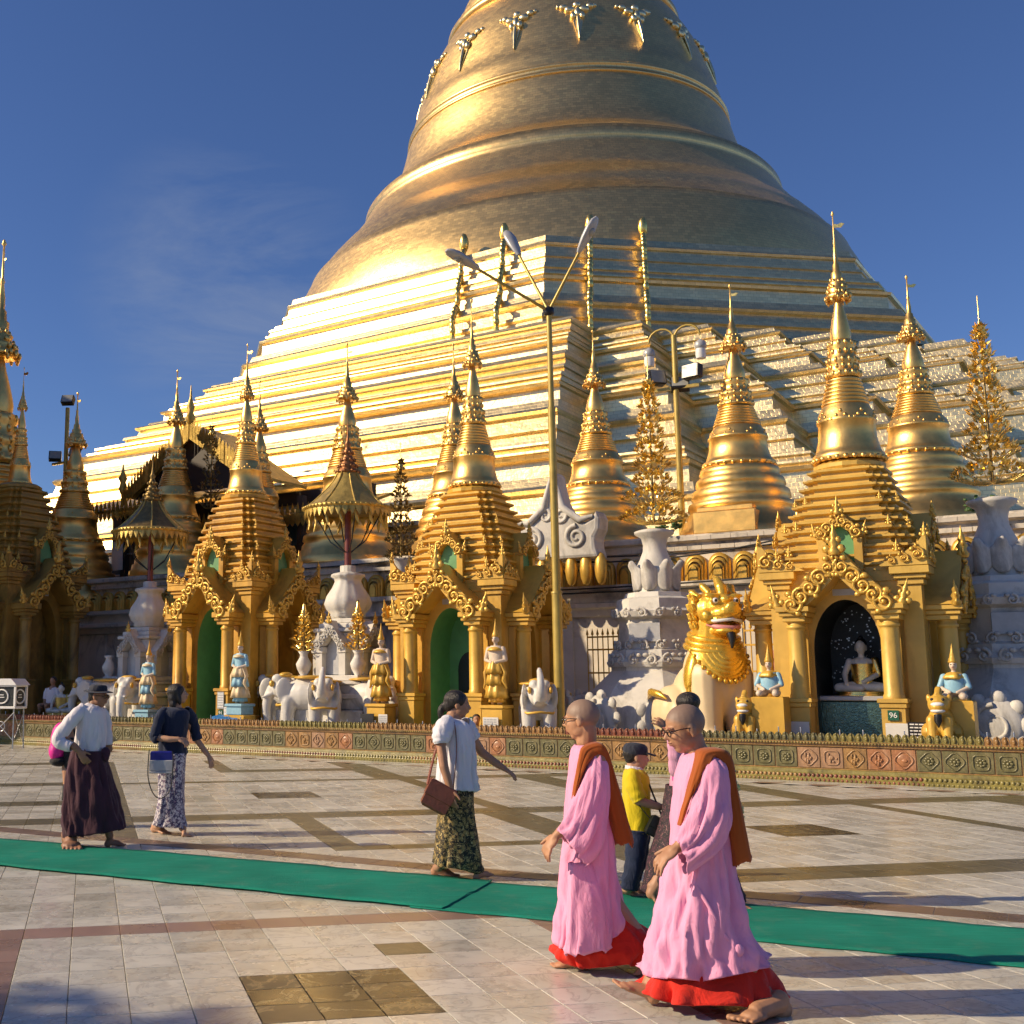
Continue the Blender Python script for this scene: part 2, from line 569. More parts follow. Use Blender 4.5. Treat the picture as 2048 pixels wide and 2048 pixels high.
BAND0, BAND1 = Vector((-3.78, 13.07)), Vector((4.69, 8.19))
BD = (BAND1 - BAND0).normalized()
BN = Vector((-BD.y, BD.x))
def wall_w(p):
    return (p.x * SA + (p.y - 25.0) * CA)
def stripe(a, b):
    h = 0.27
    def seg(a0, a1, b0, b1):
        return a0 - h < a < a1 + h and b0 - h < b < b1 + h
    for (ca_, cb_) in ((0, 0), (-4.9, 5.1), (-9.8, 10.2), (4.9, 5.1), (0.0, 10.2), (-9.8, 0.0), (4.9, -5.1), (9.8, 0.0)):
        for x in (-2.5, 2.5):
            if seg(ca_ + x, ca_ + x, cb_ - 2.5, cb_ + 2.5): return 'tile_olive'
            if seg(ca_ - 2.5, ca_ + 2.5, cb_ + x, cb_ + x): return 'tile_olive'
        if abs(a - ca_) < 0.52 and abs(b - cb_) < 0.52: return 'tile_dark'
    for (ca_, cb_) in ((-4.9, 0.0), (0.0, 5.1), (-4.9, 10.2), (-9.8, 5.1), (4.9, 0.0)):
        if seg(ca_ - 0.2, ca_ - 0.2, cb_ - 0.3, cb_ + 2.5): return 'tile_olive'
        if seg(ca_ - 0.2, ca_ + 2.5, cb_ - 0.3, cb_ - 0.3): return 'tile_olive'
    return None
def classify(p, i, j):
    if (p - BAND0).dot(BN) > 0:
        q = p - FC
        r = stripe(q.dot(E1), q.dot(E2))
        return r or 'tile_light'
    if -1 <= i <= 11 and -12 <= j <= 0:
        if i in (-1, 11) or j in (-12, 0): return 'tile_pink'
        if 4 <= i <= 6 and -7 <= j <= -5: return 'tile_dark'
        if (i, j) == (7, -3): return 'tile_olive'
    if i > 12 and (i - 13) % 11 == 9 and j == -6: return 'tile_olive'
    return 'tile_light'
tiles = []
for i in range(-110, 130):
    for j in range(-30, 110):
        c = GO + E1 * ((i + 0.5) * TS) + E2 * ((j + 0.5) * TS)
        if c.y < 3.2 or wall_w(c) > -0.95:
            continue
        dd = c.y * CP - CAMH * SP
        u = CX + FPX * c.x / dd
        v = CY + FPX * (CAMH * CP + c.y * SP) / dd
        if u < -700 or u > 2750 or v > 2900:
            continue
        area = (TS * FPX / dd) ** 2 * CAMH / c.y if (-60 < u < 2110 and v < 2110) else 0
        tiles.append((area, c, classify(c, i, j)))
tiles.sort(key=lambda q: -q[0])
TH = TS / 2 - 0.0016
tmesh = {}
def tile_geo(mb, c, g, zt, h=TH):
    x, y = h, h
    ch = 0.003
    vs = []
    for z, k in ((-0.019, 0), (zt - ch, 0), (zt, ch)):
        for sx, sy in ((-1, -1), (1, -1), (1, 1), (-1, 1)):
            p = c + E1 * (sx * (x - k)) + E2 * (sy * (y - k))
            vs.append((p.x, p.y, z))
    fs = [(8, 9, 10, 11)]
    for k in (0, 4):
        for q in range(4):
            fs.append((k + q, k + (q + 1) % 4, k + 4 + (q + 1) % 4, k + 4 + q))
    mb.add(vs, fs)
for cname in ('tile_light', 'tile_white', 'tile_olive', 'tile_pink', 'tile_brown', 'tile_dark'):
    mb = MB()
    tile_geo(mb, Vector((0, 0)), None, 0.0)
    tmesh[cname] = mb.mesh(cname)
    tmesh[cname].materials.append(MATS[cname])
for area, c, k in tiles[:300]:
    link_mesh('paving_tile', tmesh[k], floor, Matrix.Translation((c.x, c.y, 0)))
rest = {}
for area, c, k in tiles[300:]:
    tile_geo(rest.setdefault(k, MB()), c, None, 0.0)
for k, mb in rest.items():
    mb.build('far_paving', k, floor, kind='stuff')
# brown border band (its own course of tiles) laid across the grid
mb = MB()
for k in range(-40, 60):
    c = BAND0 + BD * (k * 0.45)
    vs = []
    for z, e in ((-0.01, 0.0), (0.002, 0.0), (0.004, 0.004)):
        for sx, sy in ((-1, -1), (1, -1), (1, 1), (-1, 1)):
            p = c + BD * (sx * (0.2235 - e)) + BN * (sy * (0.15 - e))
            vs.append((p.x, p.y, z))
    mb.add(vs, [(8, 9, 10, 11)] + [(q + o, o + (q + 1) % 4, o + 4 + (q + 1) % 4, o + 4 + q) for o in (0, 4) for q in range(4)])
mb.build('border_course', 'tile_brown', floor, kind='stuff')
# border of white and pink lozenges along the wall
wm = {'tile_white': MB(), 'tile_pink': MB(), 'tile_light': MB()}
for k in range(-60, 60):
    s = k * 0.42
    for (w0, w1, nm, sk) in ((-0.95, -0.70, 'tile_pink' if k % 2 else 'tile_white', 0.10), (-0.70, -0.12, 'tile_light', 0.0)):
        q = [W(s + 0.002, w0), W(s + 0.418, w0), W(s + 0.418 + sk, w1 - 0.003), W(s + 0.002 + sk, w1 - 0.003)]
        wm[nm].add([(p.x, p.y, 0.003) for p in q], [(0, 1, 2, 3)])
for nm, mb in wm.items():
    mb.build('wall_border', nm, floor, kind='stuff')
# ------------------------------------------------------------------ the green carpet
def carpet_mat():
    m, t, p = newmat('carpet_green')
    g = t.new('NewGeometry')
    mp = t.new('Mapping')
    mp.inputs['Rotation'].default_value = (0, 0, R(28))
    mp.inputs['Scale'].default_value = (3.0, 60.0, 1.0)
    t.link(g.outputs['Position'], mp.inputs['Vector'])
    nz = t.new('TexNoise', Scale=1.0, Detail=4.0)
    t.link(mp.outputs['Vector'], nz.inputs['Vector'])
    n2 = t.new('TexNoise', Scale=1.6, Detail=6.0)
    t.link(g.outputs['Position'], n2.inputs['Vector'])
    c = t.mix(t.ramp(nz.outputs['Fac'], (0.3, 0.0), (0.7, 1.0)), (0.010, 0.20, 0.130), (0.018, 0.275, 0.19))
    c = t.mix(1.0, c, t.ramp(n2.outputs['Fac'], (0.3, 0.80), (0.7, 1.14)), 'MULTIPLY')
    n4 = t.new('TexNoise', Scale=4.5, Detail=6.0, Roughness=0.75)
    t.link(g.outputs['Position'], n4.inputs['Vector'])
    c = t.mix(t.ramp(n4.outputs['Fac'], (0.52, 0.0), (0.78, 0.35)), c, (0.20, 0.26, 0.20))
    t.link(c, p.inputs['Base Color'])
    p.inputs['Roughness'].default_value = 0.85
    p.inputs['Specular IOR Level'].default_value = 0.15
    n3 = t.new('TexNoise', Scale=380.0, Detail=2.0)
    t.link(g.outputs['Position'], n3.inputs['Vector'])
    bp = t.new('Bump', Strength=0.7, Distance=0.006)
    t.link(n3.outputs['Fac'], bp.inputs['Height'])
    t.link(bp.outputs['Normal'], p.inputs['Normal'])
carpet_mat()
def carpet(pA, pB, qA, qB, z0, th, label, ragged=False, nseg=60):
    """pA-pB is the far edge, qA-qB the near edge"""
    mb = MB()
    top, bot = [], []
    for k in range(nseg + 1):
        t = k / nseg
        a, b = pA.lerp(pB, t), qA.lerp(qB, t)
        wob = 0.012 * math.sin(k * 0.9) + 0.01 * math.sin(k * 2.3 + 1)
        dz = 0.003 * noise.noise((a.x * 1.5, a.y * 1.5, z0 * 50))
        row_t, row_b = [], []
        for m_ in range(13):
            p = a.lerp(b, m_ / 12)
            ex = 0.0
            if ragged and k == nseg:
                ex = 0.03 * noise.noise((m_ * 0.9, 3.1, 0.0))
            p = p + (b - a).normalized() * (wob if m_ in (0, 12) else 0) + Vector((BD.x, BD.y, 0)) * ex
            z = z0 + th + dz + 0.004 * noise.noise((p.x * 2.2, p.y * 2.2, 1.0))
            row_t.append((p.x, p.y, z))
            row_b.append((p.x, p.y, z0))
        top.append(row_t)
        bot.append(row_b)
    rs = [list(t_) + list(b_)[::-1] for t_, b_ in zip(top, bot)]
    mb.rings(rs, True)
    o = mb.build('green_carpet', 'carpet_green', label=label, cat='carpet', group='green carpet runners across the plaza')
    return mods(o)
cT0, cT1 = Vector((-3.53, 12.21, 0)), Vector((4.5, 7.87, 0))
cB0, cB1 = Vector((-3.02, 10.48, 0)), Vector((3.89, 6.84, 0))
dT, dB = (cT1 - cT0).normalized(), (cB1 - cB0).normalized()
carpet(cT0 - dT * 9, gnd(985, 1766) , cB0 - dB * 9, gnd(885, 1822), 0.013, 0.010, 'green carpet runner on the left, passing under the man in the dark skirt', True, 70)
carpet(gnd(930, 1762), cT1 + dT * 6, gnd(820, 1816), cB1 + dB * 6, 0.004, 0.008, 'green carpet runner on the right, behind the two pink-robed walkers', False, 60)
# ================================================================== the glazed tile wall and the platform behind it
PZ = 0.45
pb = MB()
q = [W(-70, 0.05), W(60, 0.05), W(60, 90), W(-70, 90)]
pb.add([(p.x, p.y, PZ) for p in q] + [(p.x, p.y, -0.01) for p in q], [(0, 1, 2, 3), (0, 4, 5, 1), (1, 5, 6, 2), (3, 2, 6, 7), (0, 3, 7, 4)])
pb.build('platform', 'grout', kind='structure')
mat('glaze_ochre', (0.34, 0.19, 0.065), 0.35, 0, 0.3, 9.0, 0.4, 40, dirt=(0.07, 0.05, 0.03), dirt_amt=0.6)
mat('glaze_orange', (0.34, 0.15, 0.065), 0.38, 0, 0.3, 9.0, 0.4, 40, dirt=(0.55, 0.36, 0.22), dirt_amt=0.5)
mat('glaze_green', (0.145, 0.13, 0.055), 0.33, 0, 0.35, 9.0, 0.4, 40, dirt=(0.30, 0.24, 0.12), dirt_amt=0.45)
mat('glaze_olive', (0.24, 0.20, 0.055), 0.35, 0, 0.3, 9.0, 0.4, 40, dirt=(0.06, 0.05, 0.03), dirt_amt=0.6)
mat('glaze_red', (0.24, 0.075, 0.04), 0.38, 0, 0.35, 9.0, 0.4, 40, dirt=(0.05, 0.04, 0.03), dirt_amt=0.6)
mat('glaze_pink', (0.36, 0.21, 0.115), 0.42, 0, 0.25, 9.0, 0.4, 40, dirt=(0.16, 0.10, 0.06), dirt_amt=0.5)
S0, S1 = -16.0, 19.0
wall = empty('tile_wall', W(0, 0), WROT, 'low glazed tile wall with relief medallions and a leaf crest around the platform', 'wall')
def extrude_s(mb, prof, s0, s1, seg=1):
    """profile of (w, z) swept along s in the wall frame"""
    rs = []
    for k in range(seg + 1):
        s = lerp(s0, s1, k / seg)
        rs.append([(s, w, z) for w, z in prof])
    mb.rings(rs, False, True, True)
mb = MB()
extrude_s(mb, [(-0.02, 0.20), (-0.02, 0.58), (0.25, 0.58), (0.25, 0.0), (-0.02, 0.0)][::-1], S0, S1)
mb.build('wall_core', 'glaze_ochre', wall)
mb = MB()
extrude_s(mb, [(-0.17, 0.0), (-0.17, 0.045), (-0.135, 0.07), (-0.11, 0.13), (-0.075, 0.14), (-0.065, 0.19), (-0.021, 0.20), (-0.021, 0.0)][::-1], S0, S1)
mb.build('base_moulding', 'glaze_olive', wall)
mb = MB()
extrude_s(mb, [(-0.021, 0.56), (-0.055, 0.57), (-0.055, 0.60), (-0.085, 0.61), (-0.085, 0.645), (-0.05, 0.65), (0.26, 0.65), (0.26, 0.585), (-0.021, 0.585)][::-1], S0, S1)
mb.build('cornice', 'glaze_ochre', wall)
mb = MB()
s = S0
while s < S1:
    mb.ell((s, -0.088, 0.628), (0.020, 0.016, 0.016), 6, 4)
    s += 0.05
mb.build('bead_row', 'glaze_olive', wall, kind='stuff')
for col, par in (('glaze_olive', 0), ('glaze_ochre', 1), ('glaze_red', 2)):
    mb = MB()
    k = 0
    s = S0
    while s < S1:
        g = int((s + 40) / 1.9) % 3
        if g == par:
            mb.ell((s, -0.125, 0.10), (0.030, 0.022, 0.034), 6, 4)
            mb.ell((s + 0.035, -0.165, 0.03), (0.024, 0.018, 0.024), 6, 4)
        s += 0.07
    mb.build('knob_row', col, wall, kind='stuff')
# relief plaques
rng = random.Random(5)
def plaque_mesh(col, var, relief):
    r_ = random.Random(var * 7 + 3)
    mb = MB()
    h = 0.170
    mb.box(-h, h, -0.012, 0.02, -0.165, 0.165, 0.006)
    # quatrefoil ring
    n = 24
    path = []
    for k in range(n + 1):
        a = 2 * PI * k / n
        rr = 0.122 * (1 + 0.10 * math.cos(4 * a + (PI if var % 2 else 0)))
        path.append((rr * math.cos(a), -0.014, rr * math.sin(a)))
    mb.tube(path, 0.014, 6, False)
    if relief == 0:
        for k in range(8):
            a = 2 * PI * k / 8
            mb.ell((0.05 * math.cos(a), -0.016, 0.05 * math.sin(a)), (0.034, 0.018, 0.022), 6, 4)
        mb.ell((0, -0.02, 0), 0.03, 8, 5)
    elif relief == 1:
        for k in range(11):
            a, q_ = r_.uniform(0, 2 * PI), r_.uniform(0.0, 0.08)
            mb.ell((q_ * math.cos(a), -0.016, q_ * math.sin(a)), (r_.uniform(.012, .03), 0.02, r_.uniform(.015, .045)), 6, 4)
    else:
        mb.ell((0, -0.010, 0), (0.105, 0.018, 0.105), 12, 6)
        mb.ell((0.01, -0.026, -0.01), (0.05, 0.012, 0.03), 8, 5)
    me = mb.mesh('plaque')
    me.materials.append(MATS[col])
    return me
PQ = {}
for col in ('glaze_ochre', 'glaze_orange', 'glaze_green', 'glaze_pink'):
    for var in range(3):
        PQ[(col, var)] = plaque_mesh(col, var, 0 if col == 'glaze_green' else (1 if var < 2 else 2))
s = S0 + 0.2
k = 0
while s < S1:
    g = (k // 5) % 2
    if g == 0:
        col = rng.choice(['glaze_orange', 'glaze_pink', 'glaze_ochre', 'glaze_ochre'])
        if k % 5 == 4: col = 'glaze_orange'
    else:
        col = 'glaze_green' if k % 5 != 4 or True else 'glaze_ochre'
    var = 2 if (g == 0 and k % 5 == 4) else rng.randrange(2)
    link_mesh('plaque', PQ[(col, var)], wall, Matrix.Translation((s, -0.021, 0.385)))
    s += 0.362
    k += 1
# leaf crest
def crest_mesh(col):
    mb = MB()
    pts = [(-0.050, 0), (0.050, 0), (0.056, 0.05), (0.052, 0.09), (0.036, 0.122), (0.0, 0.142), (-0.036, 0.122), (-0.052, 0.09), (-0.056, 0.05)]
    mb.poly(pts, -0.02, 0.025)
    mb.ell((0, -0.03, 0.06), (0.028, 0.02, 0.045), 8, 5)
    mb.ell((0.0, -0.026, 0.12), (0.015, 0.014, 0.025), 6, 4)
    me = mb.mesh('crest_leaf')
    me.materials.append(MATS[col])
    return me
CM = [crest_mesh(c) for c in ('glaze_olive', 'glaze_ochre', 'glaze_green', 'glaze_red')]
mbx = MB()
s = S0
k = 0
while s < S1:
    cm = CM[[0, 1, 1, 3, 2, 0, 1][int((s + 50) / 2.3) % 7]]
    if S0 + 3 < s < S1 - 3:
        link_mesh('crest_leaf', cm, wall, Matrix.Translation((s, 0.0 + 0.01 * (k % 2), 0.651)))
    s += 0.116
    k += 1
pin = MB()
pin.lathe([(0.011, 0), (0.011, 0.085), (0.008, 0.09)], 8)
pinm = pin.mesh('pin')
pinm.materials.append(MATS['steel'])
s = S0 + 3
while s < S1 - 3:
    link_mesh('pin', pinm, wall, Matrix.Translation((s, 0.12, 0.649)) @ Matrix.Scale(rng.uniform(1.9, 2.5), 4, (0, 0, 1)))
    s += rng.choice([0.36, 0.62, 0.36, 0.55])
# ================================================================== the great stupa
AX, AY = 16.15, 78.0
A1 = math.atan2(-CA, -SA)                 # outward direction of the lit side
great = empty('great_stupa', (AX, AY, 0), 0.0, 'huge gilded bell-shaped stupa rising in terraces behind all the shrines', 'stupa')
def rotA(x, y, a):
    return (x * math.cos(a) - y * math.sin(a), x * math.sin(a) + y * math.cos(a))
def redent_plan(D0, L0, n):
    def f(o):
        D, Lq = D0 + o, L0 + 0.35 * o
        st = (D - Lq) / n
        qd = [(D, Lq)]
        for k in range(1, n + 1):
            qd.append((D - k * st, Lq + (k - 1) * st))
            qd.append((D - k * st, Lq + k * st))
        pts = []
        for r_ in range(4):
            for x, y in qd:
                pts.append(rotA(x, y, A1 + r_ * PI / 2))
        return pts
    return f
AO = A1 - R(2.1)
def oct_plan(a0):
    def f(o):
        rr = (a0 + o) / math.cos(PI / 8)
        return [(rr * math.cos(AO + PI / 8 + PI / 4 * k), rr * math.sin(AO + PI / 8 + PI / 4 * k)) for k in range(8)]
    return f
def tier(o, z, do, dz, style=0):
    e = min(do, dz) * 0.16
    if style == 0:
        return [(o, z), (o - .03 * do, z + .40 * dz), (o + e * .7, z + .43 * dz), (o + e * .9, z + .50 * dz), (o - .20 * do, z + .53 * dz), (o - .24 * do, z + .60 * dz),
                (o - .16 * do, z + .62 * dz), (o - .17 * do, z + .67 * dz), (o - .34 * do, z + .69 * dz), (o - .40 * do, z + .80 * dz), (o - .34 * do, z + .82 * dz),
                (o - .35 * do, z + .87 * dz), (o - .58 * do, z + .89 * dz), (o - .62 * do, z + 1.0 * dz), (o - do, z + dz)]
    return [(o, z), (o - .10 * do, z + .25 * dz), (o - .02 * do, z + .28 * dz), (o - .05 * do, z + .36 * dz), (o - .32 * do, z + .38 * dz), (o - .42 * do, z + .64 * dz),
            (o - .34 * do, z + .67 * dz), (o - .30 * do, z + .73 * dz), (o - .36 * do, z + .79 * dz), (o - .56 * do, z + .81 * dz), (o - .66 * do, z + 1.0 * dz), (o - do, z + dz)]
# square terraces with redented corners
lev = [(15.0, 4.6), (14.0, 6.6), (12.0, 8.6), (9.9, 10.4), (7.9, 12.4), (5.7, 14.1), (3.4, 15.7), (1.6, 17.1), (0.0, 18.4)]
rp = redent_plan(24.8, 10.8, 6)
for k in range(len(lev) - 1):
    (o0, z0), (o1, z1) = lev[k], lev[k + 1]
    mb = MB()
    mb.sweep(rp, tier(o0, z0, o0 - o1, z1 - z0, (0, 1, 0, 1, 0, 1, 0, 1)[k]))
    mb.build('terrace', 'terrace_plates', great)
mb = MB()
mb.sweep(rp, [(16.0, 0.4), (15.4, 2.2), (15.4, 3.2), (15.0, 4.6)])
mb.build('terrace_base', 'terrace_plates', great)
# octagonal terraces
op = oct_plan(20.1)
olev = [(4.0, 18.4), (2.25, 20.6), (1.0, 22.7), (0.0, 24.6)]
for k in range(3):
    (o0, z0), (o1, z1) = olev[k], olev[k + 1]
    mb = MB()
    mb.sweep(op, tier(o0, z0, o0 - o1, z1 - z0, (1, 0, 1)[k]))
    mb.build('octagon_terrace', 'terrace_plates', great)
NL = 128
def glathe(name, prof, m='stupa_plates', smooth=False):
    mb = MB()
    mb.lathe(prof, NL, smooth=True, cap0=False, cap1=True)
    return mb.build(name, m, great)
glathe('circular_band', [(19.95, 24.55), (19.8, 25.3), (19.5, 26.2), (19.1, 27.1), (18.55, 28.2), (18.35, 28.7), (18.25, 28.72), (17.4, 29.85), (16.6, 30.75), (16.5, 30.77), (15.8, 31.6), (15.1, 32.5), (14.62, 33.3)])
glathe('bell_lip', [(14.62, 33.3), (14.48, 33.6), (14.52, 33.66), (14.42, 34.25), (14.28, 34.32), (14.22, 34.5), (13.75, 34.75), (13.2, 35.15), (12.8, 35.55)])
glathe('bell', [(12.8, 35.55), (12.45, 36.0), (12.12, 36.7), (11.85, 37.5), (11.62, 38.3), (11.42, 39.1), (11.28, 39.5)])
glathe('bell_girdle', [(11.28, 39.5), (11.36, 39.54), (11.36, 39.66), (11.28, 39.7), (11.26, 39.98), (11.33, 40.02), (11.3, 40.16), (11.16, 40.28)])
glathe('bell_shoulder', [(11.16, 40.28), (10.98, 40.9), (10.78, 41.6), (10.74, 41.65), (10.5, 42.5), (10.2, 43.4), (9.92, 44.3), (9.5, 45.4), (9.1, 46.2), (8.6, 47.1), (8.15, 47.8)])
ph = [(8.15, 47.8), (8.3, 47.9), (8.3, 48.25), (8.0, 48.3), (7.7, 48.9), (7.75, 49.1), (7.45, 49.2), (7.1, 50.0), (7.15, 50.3), (6.85, 50.4), (6.6, 51.6), (6.62, 51.9), (6.3, 52.0)]
z, r_ = 52.0, 6.3
while z < 66:
    ph += [(r_ + .05, z + .3), (r_, z + 1.0), (r_ - .3, z + 1.1), (r_ - .3, z + 1.35)]
    z += 1.35
    r_ -= .3
ph += [(3.3, 66.5), (3.6, 68), (3.0, 70), (2.2, 72), (2.5, 74), (2.6, 78), (1.9, 84), (1.2, 90), (1.7, 91), (1.2, 94), (.5, 98), (.1, 101)]
glathe('spire', ph)
# hanging lotus ornaments on the bell shoulder
mb = MB()
mb.poly([(-0.34, 2.35), (0.34, 2.35), (0.30, 1.5), (0.16, 0.7), (0.0, 0.0), (-0.16, 0.7), (-0.30, 1.5)], -0.16, 0.3)
mb.tube([(0, -0.16, 0.05), (0, -0.26, 0.9), (0, -0.28, 1.7)], [0.03, 0.1, 0.12], 8)
for sx in (-1, 1):
    mb.ell((sx * 0.45, -0.12, 2.55), (0.36, 0.22, 0.26), 10, 6)
    mb.ell((sx * 0.85, -0.08, 2.85), (0.26, 0.16, 0.2), 8, 6)
    mb.ell((sx * 0.28, -0.2, 1.95), (0.2, 0.2, 0.28), 8, 6)
    mb.ell((sx * 1.15, 0.0, 2.95), (0.16, 0.12, 0.14), 8, 6)
mb.ell((0, -0.22, 2.2), (0.22, 0.22, 0.4), 10, 6)
mb.ell((0, -0.2, 2.85), (0.26, 0.2, 0.24), 10, 6)
mat('pendant_metal', (0.90, 0.74, 0.40), 0.32, 1.0, 0.2, 2.0, 0.3, 8)
orn = mb.mesh('lotus_pendant')
orn.materials.append(MATS['pendant_metal'])
for k in range(16):
    a = math.atan2(-78, -16.15) + R(6) + 2 * PI * k / 16
    lean = math.atan2(10.6 - 9.65, 3.0)
    M = Matrix.Translation((10.62 * math.cos(a), 10.62 * math.sin(a), 42.1)) @ Matrix.Rotation(a + PI / 2, 4, 'Z') @ Matrix.Rotation(-lean, 4, 'X') @ Matrix.Translation((0, .08, -.1)) @ Matrix.Scale(1.05, 4, (0, 0, 1))
    link_mesh('lotus_pendant', orn, great, M)
# ridges of leaf ornament climbing the octagon
def ridge(face, off):
    off0 = off
    na = AO + PI / 4 * face
    nx, ny = math.cos(na), math.sin(na)
    tx, ty = -ny, nx
    path, rad = [], []
    prof = []
    for k in range(3):
        (o0, z0), (o1, z1) = olev[k], olev[k + 1]
        do, dz = o0 - o1, z1 - z0
        prof += [(o0 + .28, z0 + .05), (o0 + .36, z0 + dz * .30), (o0 + .38, z0 + dz * .52), (o0 - do * .18 + .34, z0 + dz * .72), (o0 - do * .42 + .34, z0 + dz * .88), (o0 - do * .7 + .3, z0 + dz * 1.02)]
    mb = MB()
    P = []
    for o, z in prof + [(0.1, 25.1)]:
        d = 20.1 + o
        off = off0 + math.copysign((o) * math.tan(PI / 8), off0)
        P.append((nx * d + tx * off, ny * d + ty * off, z))
    sp = spline(P, 3)
    mb.tube(sp, [0.12 + 0.03 * math.sin(i * 1.9) for i in range(len(sp))], 8)
    for i, p in enumerate(sp[::3]):
        mb.ell(p, (0.17, 0.17, 0.28), 7, 5)
    mb.ell(sp[-1] + Vector((0, 0, 0.35)), (0.26, 0.26, 0.55), 8, 6)
    mb.build('leaf_ridge', 'gold_bright', great)
for face, off in ((0, 3.4), (0, 5.9), (1, -5.9), (1, -3.0)):
    ridge(face, off)
# ================================================================== white terrace behind the shrines
mat('brick_old', (0.60, 0.54, 0.45), 0.75, 0, 0.15, 1.6, 0.4, 14, dirt=(0.03, 0.027, 0.024), dirt_amt=0.9)
terr = empty('white_terrace', W(0, 8.0), WROT, 'long stained white masonry terrace with a row of gilded arches, behind the shrines', 'terrace')
mb = MB()
extrude_s(mb, [(0, 0.4), (0, 3.3), (-.12, 3.34), (-.18, 3.5), (-.32, 3.55), (-.32, 3.66), (-.1, 3.7), (-.1, 3.95), (-.3, 4.0), (-.3, 4.12), (0.02, 4.14), (0.6, 4.15), (0.6, .4)][::-1], -34, 26)
mb.build('lower_wall', 'old_plaster', terr)
mb = MB()
extrude_s(mb, [(0.15, 4.1), (0.15, 4.9), (.05, 4.95), (.05, 5.1), (-.08, 5.14), (-.08, 5.3), (10, 5.36), (10, 4.1)][::-1], -34, 26)
mb.build('upper_wall', 'old_plaster', terr)
brk = MB()
rngb = random.Random(8)
for zc in (4.97, 5.2):
    s = -34
    while s < 26:
        l_ = rngb.uniform(.3, .5)
        y0 = (.05 if zc < 5.1 else -.08)
        brk.box(s, s + l_ - .012, y0 - .014 - rngb.uniform(0, .006), y0 + .02, zc - .05, zc + .06, .006)
        s += l_
brk.build('coping_bricks', 'brick_old', terr, kind='stuff')
# gilded arch niches
def arch_niche():
    mb = MB()
    for k, (hw, ht, dep) in enumerate(((.27, .66, .10), (.205, .54, .16), (.14, .41, .21))):
        pts = [(-hw, 0)]
        for j in range(13):
            a = PI - PI * j / 12
            pts.append((hw * math.cos(a), (ht - hw) + hw * 1.05 * math.sin(a)))
        pts.append((hw, 0))
        inn = [(x * .80, z * .87 + .0) for x, z in pts]
        n = len(pts)
        for (a_, b_) in ((pts, inn),):
            vs = [(x, -dep, z) for x, z in a_] + [(x, -dep - .03, z) for x, z in b_] + [(x, 0.05, z) for x, z in a_]
            fs = [(j, j + 1, n + j + 1, n + j) for j in range(n - 1)] + [(2 * n + j, 2 * n + j + 1, j + 1, j) for j in range(n - 1)]
            mb.add(vs, fs, True)
    mb.poly([(-.10, 0), (.10, 0), (.10, .22), (.06, .32), (0, .38), (-.06, .32), (-.10, .22)], -.26, 0)
    me = mb.mesh('gilded_arch')
    me.materials.append(MATS['gold_scroll'])
    return me
am = arch_niche()
s = -26.0
while s < 18:
    link_mesh('gilded_arch', am, terr, Matrix.Translation((s, .14, 4.145)))
    s += .60
# pilasters and panels of the lower wall
mb = MB()
s = -25
while s < 18:
    mb.box(s, s + .5, -.06, .05, .5, 3.3, .02)
    s += 2.2
mb.build('pilaster_row', 'old_plaster', terr, kind='stuff')
# weeds and cables on the terrace
wd = MB()
rw = random.Random(2)
for (s, w, z) in ((11.6, 7.9, 5.36), (4.6, 7.9, 5.4)):
    for k in range(40):
        p = W(s + rw.uniform(-.3, .3), w + rw.uniform(-.2, .2), z + rw.uniform(0, .3))
        wd.ell(p, (rw.uniform(.04, .09), rw.uniform(.04, .09), .03), 5, 4, Matrix.Rotation(rw.uniform(-1, 1), 4, 'X').to_quaternion())
wd.build('wall_weed', 'leaf_green', label='green weeds sprouting from the top of the white terrace', cat='plant', kind='stuff')
cab = MB()
def sag(a, b, d, n=14):
    return [a.lerp(b, k / n) - Vector((0, 0, d * 4 * (k / n) * (1 - k / n))) for k in range(n + 1)]
for a, b, d in ((W(2.0, 7.3, 4.75), W(9.6, 7.4, 5.45), .35), (W(2.4, 7.4, 4.85), W(9.0, 7.5, 5.0), .12), (W(-2, 7.4, 4.1), W(8.5, 7.4, 4.15), .10), (W(-7.6, 7.5, 5.1), W(-2.2, 7.5, 5.2), .06), (W(-2, 7.42, 4.0), W(7.5, 7.42, 3.95), .06)):
    cab.tube(sag(a, b, d), .022, 5)
cab.build('cable_run', 'cable', label='black cables strung along the front of the white terrace', cat='cable')
# ================================================================== small gilded stupas
SPROF = [(0, .215), (.03, .215), (.033, .205), (.06, .20), (.063, .19), (.085, .187), (.10, .176), (.107, .184), (.128, .181), (.14, .163), (.15, .170), (.178, .165), (.19, .148), (.198, .155), (.223, .149), (.235, .133), (.245, .139), (.263, .133), (.27, .121)]
BPROF = [(.27, .121), (.278, .127), (.288, .125), (.293, .117), (.305, .111), (.335, .102), (.375, .099), (.379, .1035), (.386, .1035), (.39, .099), (.408, .095), (.42, .086), (.428, .081)]
RPROF = []
for k in range(7):
    t = .428 + k * .0112
    r_ = .083 - k * .0036
    RPROF += [(t, r_ - .006), (t + .002, r_), (t + .0075, r_), (t + .0095, r_ - .007)]
LPROF = [(.507, .056), (.512, .064), (.52, .062), (.528, .054), (.545, .052), (.552, .057), (.562, .055), (.57, .047), (.592, .045), (.60, .049), (.612, .047), (.618, .037)]
UPROF = [(.618, .035), (.635, .037), (.65, .0345), (.68, .027), (.71, .018), (.738, .012)]
HPROF = [(.737, .011), (.738, .041), (.746, .044), (.752, .040), (.756, .033), (.764, .037), (.77, .033), (.774, .026), (.785, .030), (.79, .024), (.80, .019), (.815, .020), (.82, .014), (.84, .0125), (.845, .008), (.87, .008), (.90, .004), (.905, .006), (.915, .003), (.985, .0022), (.99, .006), (1.0, .0015)]
